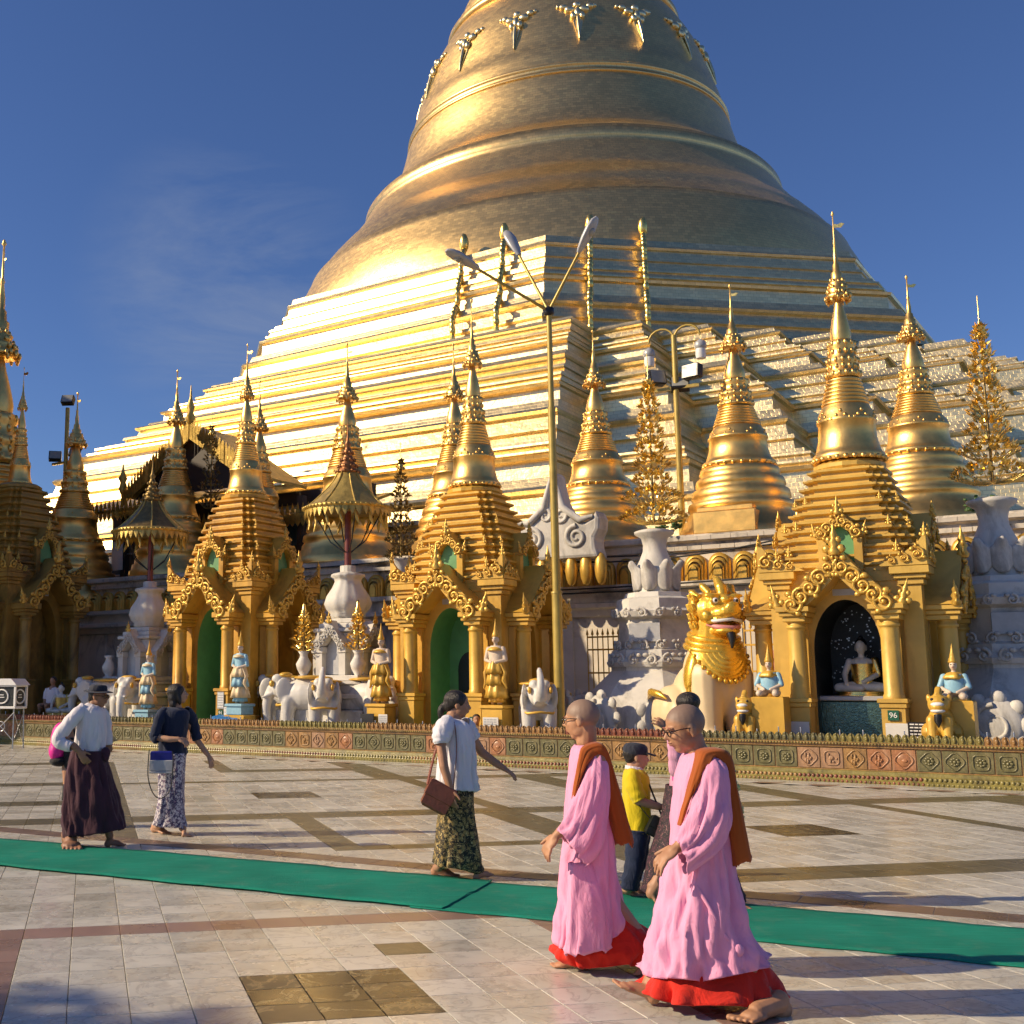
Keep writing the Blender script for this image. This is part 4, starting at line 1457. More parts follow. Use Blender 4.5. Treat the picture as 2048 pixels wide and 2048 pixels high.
def shrine(s, w, label, colgap=1.6, zc=1.0, spire_top=10.2, spire_r=.86, inner='niche_green', sides=(0, 1, 3), rot=0.0, shaded=False, dorm_inner='niche_green', open_hw=.52, scale=1.0, gm='gold_paint'):
    """origin: middle of the front columns on the platform; x right, y back, z up"""
    o = empty('shrine', W(s, w, PZ), WROT + rot, label, 'shrine', None, None, scale)
    half, cy = 1.55, 1.55
    B = 1.20                      # half width of the body
    zped, zcap, zg = .95 * zc, 2.36 * zc, 2.64 * zc
    zapex, zcor = 3.72 * zc, 3.30 * zc
    # ---- body
    mb = MB()
    for k in range(4):
        M = face_mat(k, B, cy)
        mb.M = M
        arch_wall(mb, B, 0.0, zcor - .2, open_hw, 1.85 * zc, 2.78 * zc, 0.0, .3)
    mb.M = Matrix()
    body = mb.build('body', gm, o)
    for k in sides:
        M = face_mat(k, B, cy)
        arc = [(-open_hw, 0.0)] + arch_curve(open_hw, 1.85 * zc, 2.78 * zc) + [(open_hw, 0.0)]
        mb = MB()
        mb.M = M
        reveal(mb, arc, 0.0, (.85 if inner == 'niche_green' else 1.3) if k == 0 else .45)
        nm = inner if k == 0 else ('niche_green' if inner == 'niche_green' and k == 3 else gm)
        ni = mb.build('niche', nm, o)
        if inner == 'niche_green' and k == 0:
            a2 = [(-.30, .9 * zc)] + arch_curve(.30, 1.45 * zc, 1.85 * zc) + [(.30, .9 * zc)]
            mb = MB()
            mb.M = M
            N = len(a2)
            mb.add([(x, .846, z) for x, z in a2], [tuple(range(N))])
            mb.build('inner_niche', 'niche_dark', ni)
    # ---- corner piers and cornice
    for sx in (-1, 1):
        for sy in (-1, 1):
            mb = MB()
            px, py = sx * (B - .10), cy + sy * (B - .10)
            mb.box(px - .20, px + .20, py - .20, py + .20, 0, .35 * zc, .015)
            mb.box(px - .155, px + .155, py - .155, py + .155, .35 * zc, zcor - .28, .01)
            mb.build('pier', gm, o)
            for j, (hw_, za, zb) in enumerate(((.20, zcor - .28, zcor - .18), (.25, zcor - .178, zcor - .10), (.31, zcor - .098, zcor + .04))):
                mb = MB()
                mb.box(px - hw_, px + hw_, py - hw_, py + hw_, za, zb, .012)
                mb.build('capital', gm, o)
    mb = MB()
    mb.box(-B - .02, B + .02, cy - B - .02, cy + B + .02, zcor - .2, zcor, .01)
    mb.build('cornice', gm, o)
    # corner antefixes: carved triangles rising to the corners
    for k in range(4):
        M = face_mat(k, B + .22, cy)
        for sx in (-1, 1):
            mb = MB()
            mb.M = M
            x1 = B + .20
            pts = [(x1, zcor + .045), (x1, zcor + .60), (x1 - .16, zcor + .40), (x1 - .38, zcor + .25), (x1 - .62, zcor + .14), (x1 - .80, zcor + .045)]
            pts = [(sx * x, z) for x, z in pts]
            if sx > 0: pts = pts[::-1]
            mb.poly(pts, 0.0, .07)
            af = mb.build('antefix', gm, o)
            for (dx, dz, q) in ((.14, .18, .85), (.36, .12, .62), (.56, .09, .5)):
                link_mesh('scroll', SCR[-sx], af, M @ Matrix.Translation((sx * (x1 - dx), -.005, zcor + .045 + dz)) @ Matrix.Scale(q, 4))
        link_mesh('finial', FIN, body, M @ Matrix.Translation((B + .18, .04, zcor + .52)) @ Matrix.Scale(.6, 4))
    # ---- porches
    for k in sides:
        M = face_mat(k, half, cy)
        for sx in (-1, 1):
            x = sx * colgap / 2
            mb = MB()
            mb.M = M
            mb.box(x - .22, x + .22, -.22, .22, 0, .10, .01)
            mb.box(x - .185, x + .185, -.185, .185, .10, zped - .16, .008)
            mb.box(x - .21, x + .21, -.21, .21, zped - .16, zped - .08, .012)
            mb.box(x - .235, x + .235, -.235, .235, zped - .078, zped, .012)
            ped = mb.build('column_base', gm, o)
            mb = MB()
            mb.M = M
            mb.lathe([(.175, zped), (.175, zped + .05), (.158, zped + .08), (.150, zcap - .16), (.150, zcap - .12), (.172, zcap - .11), (.172, zcap - .07), (.15, zcap - .06), (.15, zcap)], 20, (x, 0, 0))
            mb.build('column', gm, o)
            for (hw_, za, zb) in ((.19, zcap, zcap + .09), (.235, zcap + .092, zcap + .17), (.28, zcap + .172, zg)):
                mb = MB()
                mb.M = M
                mb.box(x - hw_, x + hw_, -hw_, half - B + .2, za, zb, .012)
                mb.build('column_capital', gm, o)
            # pilaster against the body
            mb = MB()
            mb.M = M
            mb.box(x - .12, x + .12, half - B - .06, half - B + .1, 0, zcap, .01)
            mb.build('pilaster', gm, o)
        gable(o, M, colgap / 2 + .30, zg, zapex, colgap / 2 - .21, zapex - .48, -.22, half - B + .05, 5, 1.2, gm=gm)
        # porch vault behind the gable
        mb = MB()
        mb.M = M
        e = colgap / 2 + .12
        mb.add([(-e, -.1, zg + .05), (0, -.1, zapex - .12), (e, -.1, zg + .05), (-e, half - B + .6, zg + .05), (0, half - B + .6, zapex - .12), (e, half - B + .6, zg + .05)], [(0, 1, 4, 3), (1, 2, 5, 4)])
        mb.build('porch_roof', gm, o)
        # small inscription tablet in the gable
        mb = MB()
        mb.M = M
        mb.box(-.19, .19, half - B - .012, half - B + .01, 2.86 * zc, 2.98 * zc)
        mb.build('tablet', 'lamp_grey', o)
    # ---- stepped roof
    zr0, zr1 = zcor, 5.42 * zc
    steps = 12
    for j in range(steps):
        t = j / steps
        h0 = lerp(B + .04, .56, t ** 1.2)
        za, zb = lerp(zr0, zr1, t), lerp(zr0, zr1, (j + 1) / steps)
        mb = MB()
        d = zb - za
        mb.sweep(redent_sq(h0, 2, .15 - .05 * t), [(-.03, za), (-.035, za + d * .40), (.0, za + d * .48), (.045, za + d * .60), (.045, za + d * .84), (-.03, za + d * .9), (-.05, zb)], cap1=True, c=(0, cy))
        st_ = mb.build('roof_step', gm, o)
        if j in (1, 4, 7):
            for kx in range(4):
                for sgn in (-1, 1):
                    hh_ = h0 + .01
                    a_ = .15 - .05 * t
                    x_, y_ = rotA(hh_ - .02, sgn * (hh_ - 2 * a_ - .02), -PI / 2 + kx * PI / 2)
                    link_mesh('finial', FIN, st_, Matrix.Translation((x_, cy + y_, zb - .02)) @ Matrix.Scale(.55 - .03 * j, 4))
    # ---- dormer niches
    for k in range(4):
        M = face_mat(k, 1.24, cy)
        mb = MB()
        mb.M = M
        dz0, dz1 = zcor + .02, zcor + 1.12 * zc
        for sx in (-1, 1):
            mb.box(sx * .30 - .07, sx * .30 + .07, -.06, .4, dz0, dz0 + .62 * zc, .006)
            mb.box(sx * .30 - .10, sx * .30 + .10, -.09, .4, dz0 + .622 * zc, dz0 + .70 * zc, .006)
        mb.add([(-.26, .06, dz0), (.26, .06, dz0), (.26, .06, dz0 + .7 * zc), (0, .06, dz1), (-.26, .06, dz0 + .7 * zc)], [(0, 1, 2, 3, 4)])
        mb.box(-.42, .42, .08, .5, dz0, dz0 + .66 * zc)
        mb.build('dormer', gm, o)
        pan = MB()
        pan.M = M
        pts = [(-.215, dz0 + .02), (.215, dz0 + .02), (.235, dz0 + .5 * zc), (.13, dz0 + .74 * zc), (0, dz0 + .95 * zc), (-.13, dz0 + .74 * zc), (-.235, dz0 + .5 * zc)]
        pan.poly(pts, .02, .058)
        pan.build('dormer_panel', dorm_inner, o)
        gable(o, M, .44, dz0 + .68 * zc, dz1 + .05, .24, dz1 - .22, -.10, .3, 3, .72, ears=True, gm=gm)
    # ---- spire
    z0 = zr1
    mb = MB()
    mb.lathe([(.60, z0 - .02), (.64, z0 + .03), (.64, z0 + .10), (.58, z0 + .13), (.54, z0 + .16)], 16, (0, cy, 0), smooth=False)
    mb.build('spire_collar', gm, o)
    sp = empty('spire', (0, cy, 0), 0)
    sp.parent = o
    spire_parts(sp, spire_top - PZ - z0 - .1, spire_r, .262, z0 + .12, 36, 'gold_leaf', seed=int(abs(s) * 7) + 1)
    return o
def merge_spire(o):
    """spire pieces sit directly under the shrine (no fourth level)"""
    for ch in list(o.children):
        if ch.type == 'EMPTY' and ch.name.startswith('spire'):
            T = Matrix.Translation(ch.location)
            for p in list(ch.children):
                p.parent = o
                p.matrix_local = T @ p.matrix_local
            bpy.data.objects.remove(ch)
    return o
shM = merge_spire(shrine(1.95, 1.0, 'middle gold shrine with a round green niche, right of the white elephants', 1.62, 1.0, 10.55, .76))
shR = merge_spire(shrine(9.98, 1.0, 'right gold shrine with dark mirror niche and seated figure, numbered 96', 1.52, .945, 10.75, .74, 'niche_dark', open_hw=.56, gm='gold_paint_pale'))
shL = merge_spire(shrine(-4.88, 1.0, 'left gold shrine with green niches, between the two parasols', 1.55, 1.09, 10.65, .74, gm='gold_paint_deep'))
shX = merge_spire(shrine(-15.0, 1.6, 'dark shaded gold shrine at the far left edge', 1.7, 1.2, 10.6, .6, scale=1.12, gm='gold_aged_shade'))
# ---- furnishings of the right shrine: mosaic altar, seated figure, lattice of mirror pieces
alt = empty('altar', W(9.98, 1.95, PZ), WROT, 'low altar faced with green mirror mosaic inside the right shrine', 'altar')
mb = MB()
mb.box(-.62, .62, -.35, .45, .02, .84, .02)
mb.build('mosaic_front', 'mosaic', alt)
mb = MB()
mb.box(-.66, .66, -.39, .47, .845, .93, .015)
mb.build('ledge', 'lamp_grey', alt)
mb = MB()
mb.box(-.64, .64, -.40, -.352, .0, .2, .01)
mb.build('step', 'old_plaster', alt)
mt = MB()
rm = random.Random(4)
for k in range(140):
    x, z = rm.uniform(-.52, .52), rm.uniform(1.0, 2.5)
    s_ = rm.uniform(.006, .014)
    mt.box(x - s_, x + s_, .44, .452, z - s_, z + s_)
mt.build('mirror_pieces', 'steel', alt, kind='stuff')
def seated_figure(parent_loc, rz, k, label, skin='marble_white', robe='gold_bright', name='seated_statue'):
    o = empty(name, parent_loc, rz, label, 'statue', None, None, k)
    mb = MB()
    mb.ell((0, 0, .33), (.19, .13, .25), 12, 8)
    mb.ell((0, 0, .50), (.20, .12, .12), 12, 8)
    mb.limb((0, 0, .56), .055, (0, -.01, .70), .05)
    mb.ell((0, -.02, .79), (.088, .10, .125), 14, 10)
    mb.ell((0, -.115, .775), (.014, .02, .022), 6, 5)
    for sx in (-1, 1):
        mb.ell((sx * .09, 0, .77), (.014, .03, .055), 6, 5)
    mb.limb((-.20, 0, .54), .06, (-.27, -.08, .32), .05)
    mb.limb((-.27, -.08, .32), .05, (-.22, -.24, .15), .035)
    mb.limb((.20, 0, .54), .06, (.27, -.05, .32), .05)
    mb.limb((.27, -.05, .32), .05, (.05, -.24, .19), .035)
    mb.limb((-.10, -.04, .10), .11, (-.36, -.14, .09), .085)
    mb.limb((-.36, -.14, .09), .08, (.02, -.27, .075), .055)
    mb.limb((.10, -.04, .10), .11, (.36, -.14, .09), .085)
    mb.limb((.36, -.14, .09), .08, (-.05, -.22, .10), .055)
    b = mb.build('body', skin, o)
    mods(b, .012, 3)
    mb = MB()
    mb.ell((0, .022, .845), (.100, .108, .098), 12, 8)
    mb.ell((0, .02, .945), (.04, .04, .045), 8, 6)
    mb.build('hair', 'black_paint', o)
    mb = MB()
    mb.rings([[(.20 * math.cos(a) * q + .02, .145 * math.sin(a) * q, z) for a in [2 * PI * j / 16 for j in range(16)]] for q, z in ((1.05, .12), (1.0, .25), (1.02, .4), (1.05, .5))], True, False, False)
    mb.limb((.21, 0, .55), .068, (.275, -.05, .32), .06)
    mb.build('robe', robe, o)
    mb = MB()
    mb.lathe([(.44, 0), (.46, .03), (.40, .06), (.43, .08), (.3, .09)], 20, (0, -.08, -.06))
    mb.build('lotus_seat', robe, o)
    return o
seated_figure(W(10.05, 2.12, PZ + .98), WROT, 1.05, 'pale seated statue in gold robe inside the dark niche of the right shrine')
seated_figure(W(-4.75, 1.95, PZ + .92), WROT, .72, 'small golden seated statue in the green niche of the left shrine', 'pale_skin_paint')
mb = MB()
mb.lathe([(.30, 0), (.34, .05), (.22, .2), (.16, .45), (.24, .7), (.34, .8), (.34, .86)], 14)
mb.build('statue_stand', 'gold_old').matrix_world = Matrix.Translation(W(-4.75, 1.95, PZ))
tag(bpy.data.objects['statue_stand'], 'carved gold stand under the small seated statue in the left shrine', 'stand')
# ---- signs and tablets on the shrines
def text_mesh(txt, size, mname, parent, M, nm='lettering', ext=.003):
    cu = bpy.data.curves.new(nm, 'FONT')
    cu.body = txt
    cu.size = size
    cu.align_x = 'CENTER'
    cu.align_y = 'CENTER'
    cu.extrude = ext
    t = bpy.data.objects.new(nm, cu)
    COL.objects.link(t)
    dg = bpy.context.evaluated_depsgraph_get()
    me = bpy.data.meshes.new_from_object(t.evaluated_get(dg))
    bpy.data.objects.remove(t)
    me.materials.clear()
    me.materials.append(MATS[mname])
    return link_mesh(nm, me, parent, M)
def sign(s, w, z, hw, hh, col, label, txt=None, tcol='white_paint', lines=0, rz=0.0, name='sign', cat='sign', size=None):
    o = empty(name, W(s, w, z), WROT + rz, label, cat)
    mb = MB()
    mb.box(-hw, hw, -.012, .012, -hh, hh, .003)
    mb.build('board', col, o)
    RX = Matrix.Rotation(PI / 2, 4, 'X')
    if txt:
        text_mesh(txt, size or hh * 1.5, tcol, o, Matrix.Translation((0, -.014, 0)) @ RX)
    for k in range(lines):
        mb = MB()
        rr = random.Random(k + int(s * 10))
        x = -hw * .85
        z_ = hh * (.75 - 1.5 * k / max(lines - 1, 1))
        while x < hw * .8:
            l_ = rr.uniform(.2, .4) * hw
            mb.box(x, min(x + l_, hw * .85), -.0145, -.012, z_ - hh * .07, z_ + hh * .07)
            x += l_ + .08 * hw
        mb.build('text_line', tcol, o)
    return o
sign(10.74, .792, PZ + .62, .085, .085, 'green_sign', 'small green number plate reading 96 on the right shrine', '96')
sign(2.76, .792, PZ + .40, .07, .07, 'green_sign', 'small green number plate on the middle shrine column base', '95')
sign(-4.11, .792, PZ + .45, .07, .07, 'green_sign', 'small green number plate on the left shrine column base', '94')
sign(9.22, .785, PZ + .38, .17, .11, 'marble_white', 'blank white marble tablet on the left column base of the right shrine', None, 'lamp_grey')
sign(10.78, .78, PZ + .36, .17, .13, 'marble_white', 'white marble tablet under the number 96 plate', None, 'lamp_grey')
sign(11.16, .62, PZ + .38, .18, .14, 'black_paint', 'black tablet with white writing beside the small lion figure', None, 'white_paint', 5)
sign(-4.11, .79, PZ + .75, .10, .20, 'lamp_grey', 'grey inscribed tablet on the left shrine column base', None, 'white_paint', 6)
sign(-3.6, .5, PZ + .48, .15, .12, 'marble_white', 'white tablet with writing below the blue standing statue', None, 'lamp_grey', 3)
# ---- blue tarpaulin
mb = MB()
rs = []
for k in range(15):
    t = k / 14
    rs.append([(lerp(-.45, .55, t), lerp(-.2, .2, j / 7), .05 + .16 * math.sin(PI * j / 7) * (1 - .5 * t) + .05 * noise.noise((t * 6, j * .8, 2.0)) + .05 * math.sin(PI * t)) for j in range(8)])
mb.rings(rs, True, False, False, False)
tp = mb.build('tarpaulin', 'tarp_blue', label='crumpled blue tarpaulin at the foot of the left shrine', cat='tarpaulin')
tp.location = W(-3.55, .45, PZ + .18)
tp.rotation_euler = (0, 0, WROT)
mods(tp, solid=.01)
# ================================================================== white parasol monuments with elephants
def ele_mesh(raised=False):
    mb = MB()
    mb.ell((-.02, 0, .66), (.46, .29, .31), 18, 12)
    mb.ell((-.30, 0, .68), (.24, .27, .29), 14, 10)
    mb.ell((.46, 0, .80), (.21, .19, .22), 14, 10)
    mb.ell((.52, .09, .93), (.11, .09, .09), 10, 8)
    mb.ell((.52, -.09, .93), (.11, .09, .09), 10, 8)
    if raised:
        tr = [(.62, 0, .78), (.74, 0, .74), (.80, 0, .86), (.74, 0, 1.02), (.62, 0, 1.12), (.54, 0, 1.20)]
    else:
        tr = [(.62, 0, .78), (.72, 0, .60), (.75, 0, .40), (.73, 0, .20), (.78, 0, .08), (.86, 0, .08)]
    sp = spline(tr, 4)
    mb.tube(sp, [lerp(.115, .04, (k / (len(sp) - 1)) ** .7) for k in range(len(sp))], 10)
    for sx, sy in ((.30, .17), (.30, -.17), (-.34, .17), (-.34, -.17)):
        mb.limb((sx, sy, .55), .13, (sx + .01, sy, .10), .105)
        mb.ell((sx + .02, sy, .06), (.12, .115, .07), 10, 6)
    for sy in (-1, 1):
        q = Matrix.Rotation(sy * .35, 4, 'Z').to_quaternion()
        mb.ell((.36, sy * .235, .74), (.15, .035, .23), 12, 8, q)
        mb.limb((.62, sy * .085, .68), .035, (.80, sy * .11, .62), .014)
    mb.tube([(-.46, 0, .72), (-.54, 0, .55), (-.53, 0, .32)], [.035, .025, .03], 6)
    mb.box(-.5, .5, -.3, .3, 0, .03)
    me = mb.mesh('elephant_body')
    me.materials.append(MATS['elephant_white'])
    return me
EB, EBR = ele_mesh(), ele_mesh(True)
eo = MB()
eo.ell((.40, 0, 1.0), (.12, .17, .05), 10, 6)
eo.ell((-.05, 0, .955), (.30, .30, .04), 12, 6)
for sy in (-1, 1):
    eo.ell((.60, sy * .17, .85), (.05, .03, .06), 8, 5)
eo.tube([(.30, .25, .5), (.50, .2, .48), (.56, 0, .50), (.50, -.2, .48), (.30, -.25, .5)], .022, 6)
eom = eo.mesh('elephant_trim')
eom.materials.append(MATS['gold_paint'])
def elephant(loc, rz, k, label, raised=False, grp='white elephant statues'):
    o = empty('elephant_statue', loc, rz, label, 'statue', grp, None, k)
    b = link_mesh('body', EBR if raised else EB, o)
    mods(b, .022, 4)
    link_mesh('trim', eom, o)
    return o
def niche_block(o, m='white_plaster', dark='lamp_grey'):
    """stepped white base with an arched niche, urns and a lotus vase; front faces -y, centre at origin"""
    for hw, za, zb in ((1.30, .0, .22), (1.22, .222, .55), (1.05, .552, .80), (1.12, .802, .92), (.98, .922, 1.12), (1.02, 1.122, 1.20), (.86, 1.202, 1.34)):
        mb = MB()
        mb.box(-hw, hw, -hw, hw, za, zb, .02)
        mb.build('base_step', m, o)
    mb = MB()
    mb.box(-.50, .50, -.50, .50, 1.34, 2.35, .02)
    mb.box(-.60, .60, -.60, .60, 2.352, 2.44, .02)
    mb.box(-.50, .50, -.50, .50, 2.442, 2.56, .02)
    mb.box(-.40, .40, -.40, .40, 2.562, 2.68, .02)
    mb.build('block', m, o)
    for k in (0, 1, 3):
        M = face_mat(k, .68, 0)
        mb = MB()
        mb.M = M
        for sx in (-1, 1):
            mb.box(sx * .33 - .09, sx * .33 + .09, -.05, .25, 1.342, 1.86, .008)
            mb.box(sx * .33 - .12, sx * .33 + .12, -.08, .25, 1.862, 2.0, .008)
        mb.build('niche_post', m, o)
        gable(o, M, .48, 2.0, 2.62, .27, 2.30, -.09, .2, 3, .62, scr=SCRW, gm=m, ears=False)
        mb = MB()
        mb.M = M
        pts = [(-.24, 1.36), (.24, 1.36), (.24, 1.9), (.12, 2.12), (0, 2.24), (-.12, 2.12), (-.24, 1.9)]
        mb.poly(pts, .12, .17)
        mb.build('niche_back', dark, o)
mat('bronze', (0.30, 0.13, 0.05), 0.42, 0.7, 0.3, 8.0, 0.4, 30)
def parasol_monument(s, w, label, plabel, dark=False):
    o = empty('white_monument', W(s, w, PZ), WROT, label, 'monument')
    niche_block(o)
    h0 = 2.68
    mb = MB()
    fl = lambda a, z: 1 - .05 * abs(math.sin(a * 6))
    mb.lathe([(.36, h0), (.44, h0 + .05), (.42, h0 + .12), (.52, h0 + .22), (.58, h0 + .36), (.52, h0 + .55), (.38, h0 + .76), (.32, h0 + .90), (.34, h0 + .97), (.42, h0 + 1.02), (.40, h0 + 1.08), (.22, h0 + 1.12), (.19, h0 + 1.14), (.19, h0 + 1.28), (.10, h0 + 1.29)], 48, flute=fl)
    mb.build('lotus_vase', 'white_plaster', o)
    for sx in (-1, 1):
        mb = MB()
        mb.lathe([(.16, .0), (.17, .05), (.07, .12), (.16, .28), (.19, .40), (.10, .56), (.09, .62), (.14, .70), (.06, .71)], 16, (sx * .78, -.72, 1.205))
        mb.build('urn', 'white_plaster', o)
    # the parasol
    zb = h0 + 1.26 + PZ
    p = empty('parasol', W(s, w, zb), WROT, plabel, 'parasol')
    mb = MB()
    mb.tube([(0, 0, 0), (0, 0, 1.5)], [.085, .075], 12)
    mb.build('pole', 'maroon_post', p)
    zr, zt = 1.27, 2.30
    def rad(t):
        return .25 + .81 * (1 - t) ** 1.4
    mb = MB()
    ang = 12
    mb.lathe([(rad(t), zr + .12 + (zt - zr - .12) * t) for t in (0, .05, .1, .2, .32, .45, .6, .75, .88, 1.0)], 48, smooth=True, flute=lambda a, z: 1 - .035 * abs(math.sin(a * 4)), cap0=False)
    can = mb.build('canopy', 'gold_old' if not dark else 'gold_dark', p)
    mb = MB()
    for j in range(8):
        a = 2 * PI * j / 8
        mb.tube([(rad(t) * math.cos(a) * 1.005, rad(t) * math.sin(a) * 1.005, zr + .12 + (zt - zr - .12) * t) for t in (0, .1, .25, .5, .75, 1)], .024, 5)
    mb.build('canopy_ribs', 'gold_old', can)
    fr = MB()
    n = 40
    for j in range(n):
        a0, a1 = 2 * PI * j / n, 2 * PI * (j + 1) / n
        am_ = (a0 + a1) / 2
        rr = 1.05
        fr.add([(rr * math.cos(a0), rr * math.sin(a0), zr + .14), (rr * math.cos(a1), rr * math.sin(a1), zr + .14), (rr * math.cos(a1), rr * math.sin(a1), zr + .02), (rr * 1.02 * math.cos(am_), rr * 1.02 * math.sin(am_), zr - .14), (rr * math.cos(a0), rr * math.sin(a0), zr + .02)], [(0, 1, 2, 3, 4), (4, 3, 2, 1, 0)])
    fo = fr.build('fringe', 'gold_old', p)
    mods(fo, solid=.012)
    mb = MB()
    mb.lathe([(1.05, zr + .08), (1.09, zr + .10), (1.09, zr + .16), (1.04, zr + .19)], 48)
    for j in range(56):
        a = 2 * PI * j / 56
        mb.ell((1.09 * math.cos(a), 1.09 * math.sin(a), zr + .13), (.035, .035, .035), 5, 4)
    mb.build('rim', 'gold_old', p)
    mb = MB()
    mb.lathe([(.25, zt - .01), (.30, zt + .03), (.24, zt + .07), (.20, zt + .12), (.25, zt + .16), (.19, zt + .22), (.15, zt + .28), (.19, zt + .32), (.13, zt + .38), (.10, zt + .46), (.14, zt + .50), (.08, zt + .58), (.06, zt + .66), (.09, zt + .70), (.04, zt + .80), (.02, zt + .95), (.006, zt + 1.35)], 16)
    for q_ in range(4):
        for j in range(10):
            a = 2 * PI * j / 10
            rr = (.29, .24, .18, .13)[q_]
            mb.ell((rr * math.cos(a), rr * math.sin(a), zt + (.03, .16, .32, .50)[q_]), (.03, .03, .045), 5, 4)
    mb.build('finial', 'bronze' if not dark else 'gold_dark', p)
    for j in range(6):
        a = 2 * PI * j / 6 + .3
        mb = MB()
        mb.tube([(.08 * math.cos(a), .08 * math.sin(a), .35), (.45 * math.cos(a), .45 * math.sin(a), .62), (.86 * math.cos(a), .86 * math.sin(a), zr + .05)], .016, 5)
        mb.build('strut', 'dark_metal', p)
    if True:
        gd = MB()
        for j in range(16):
            a = 2 * PI * j / 16
            gd.tube([(.95 * math.cos(a), .95 * math.sin(a), zr), (.93 * math.cos(a + .05), .93 * math.sin(a + .05), zr - .2), (.97 * math.cos(a + .1), .97 * math.sin(a + .1), zr - .36)], [.02, .05, .012], 5)
        gd.build('pendants', 'gold_old', p, kind='stuff')
    return o
parasol_monument(-1.35, 2.2, 'sunlit white niche monument with lotus vase, carrying the gold parasol', 'sunlit gold parasol with fringed rim on the white lotus vase')
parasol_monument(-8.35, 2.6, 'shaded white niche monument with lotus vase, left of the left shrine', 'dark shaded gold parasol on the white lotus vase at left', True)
def wl(s, w, dx, dy, z=0):
    return W(s + dx, w + dy, PZ + z)
elephant(wl(-1.35, 2.2, -1.45, -.35), WROT + R(188), 1.35, 'white elephant statue facing left, leftmost at the sunlit white monument')
elephant(wl(-1.35, 2.2, -.45, -1.0), WROT + R(200), 1.35, 'white elephant statue facing left, middle of the sunlit white monument')
elephant(wl(-1.35, 2.2, .38, -1.42), WROT + R(300), 1.25, 'white elephant statue with raised trunk before the sunlit white monument', True)
elephant(wl(-1.35, 2.2, 1.05, -.75), WROT + R(-18), 1.3, 'white elephant statue facing right beside the sunlit white monument')
elephant(W(4.25, .75, PZ), WROT + R(300), 1.2, 'white elephant statue with raised trunk between middle shrine and lamp post', True)
elephant(wl(-8.35, 2.6, -.35, -1.25), WROT + R(200), 1.3, 'shaded white elephant statue behind the man, left one of the pair')
elephant(wl(-8.35, 2.6, .75, -1.15), WROT + R(-70), 1.3, 'shaded white elephant statue behind the woman in navy, right one of the pair')
# ================================================================== guardian lion
lion = empty('lion_statue', W(7.55, 1.75, PZ), R(8), 'cream seated lion statue with golden head, mane and collar', 'statue')
mb = MB()
mb.ell((0, .15, 1.25), (.60, .58, .85), 20, 14)
mb.ell((0, .6, .85), (.62, .70, .78), 18, 12)
for sx in (-1, 1):
    mb.limb((sx * .30, -.12, 1.30), .33, (sx * .31, -.20, .18), .25)
    mb.ell((sx * .31, -.34, .13), (.27, .34, .15), 12, 8)
    mb.ell((sx * .58, .75, .55), (.40, .62, .58), 14, 10)
    mb.ell((sx * .72, .28, .15), (.22, .48, .17), 12, 8)
    mb.ell((sx * .70, .32, .55), (.20, .26, .34), 12, 8)
mb.limb((0, .2, 1.9), .42, (0, .05, 2.25), .38)
b = mb.build('body', 'cream_paint', lion)
mods(b, .035, 6)
mb = MB()
mb.limb((0, .10, 2.0), .44, (0, .02, 2.35), .42, 16)
mb.ell((0, .0, 2.52), (.43, .43, .42), 20, 14)
mb.ell((0, -.42, 2.47), (.31, .32, .17), 16, 10)
mb.ell((0, -.64, 2.50), (.22, .16, .13), 12, 8)
mb.ell((0, -.74, 2.58), (.13, .08, .09), 10, 8)
mb.ell((0, -.40, 2.13), (.27, .31, .09), 14, 8)
mb.ell((0, -.30, 2.72), (.15, .30, .12), 12, 8)
for sx in (-1, 1):
    mb.ell((sx * .24, -.38, 2.80), (.16, .12, .05), 10, 6)
    mb.ell((sx * .20, -.42, 2.70), (.10, .07, .085), 10, 6)
    mb.ell((sx * .44, .02, 2.62), (.07, .14, .17), 8, 6)
    mb.ell((sx * .34, -.34, 2.42), (.12, .16, .13), 10, 6)
    mb.tube([(sx * .20, -.54, 2.32), (sx * .32, -.38, 2.30), (sx * .40, -.22, 2.38)], [.05, .05, .05], 8)
# crest
mb.tube([(0, -.36, 2.82), (0, -.30, 2.96), (0, -.16, 3.12), (0, .02, 3.22)], [.09, .11, .08, .02], 10)
for sx in (-1, 1):
    mb.tube([(sx * .22, -.28, 2.84), (sx * .28, -.14, 2.98), (sx * .26, .04, 3.06)], [.07, .08, .02], 8)
    mb.tube([(sx * .34, -.10, 2.78), (sx * .42, .04, 2.88), (sx * .42, .18, 2.94)], [.06, .07, .02], 8)
    mb.tube([(sx * .205 + .085 * math.cos(2 * PI * k / 14), -.47 + .02 * abs(math.sin(2 * PI * k / 14)), 2.70 + .085 * math.sin(2 * PI * k / 14)) for k in range(15)], .022, 6)
h = mb.build('head', 'lion_gold', lion)
mods(h, .022, 3)
mb = MB()
rl = random.Random(6)
for ring_, (zz, rr) in enumerate(((2.74, .43), (2.56, .46), (2.38, .45), (2.22, .43))):
    for j in range(13):
        a = R(-10) + R(200) * j / 12
        c, s_ = math.cos(a), math.sin(a)
        mb.limb((rr * c, .0 + rr * s_, zz), .05, ((rr + .05) * c, (rr + .05) * s_, zz + .09), .022, 6)
mb.build('mane', 'lion_gold', lion)
for zz, rr in ((2.04, .45), (1.93, .49), (1.83, .53)):
    mb = MB()
    n = 28
    mb.tube([(rr * math.cos(2 * PI * k / n), .08 + rr * .95 * math.sin(2 * PI * k / n), zz - .06 * math.sin(2 * PI * k / n) * 0 + .10 * math.sin(2 * PI * k / n)) for k in range(n + 1)], .062, 8)
    mb.build('neck_ring', 'lion_gold', lion)
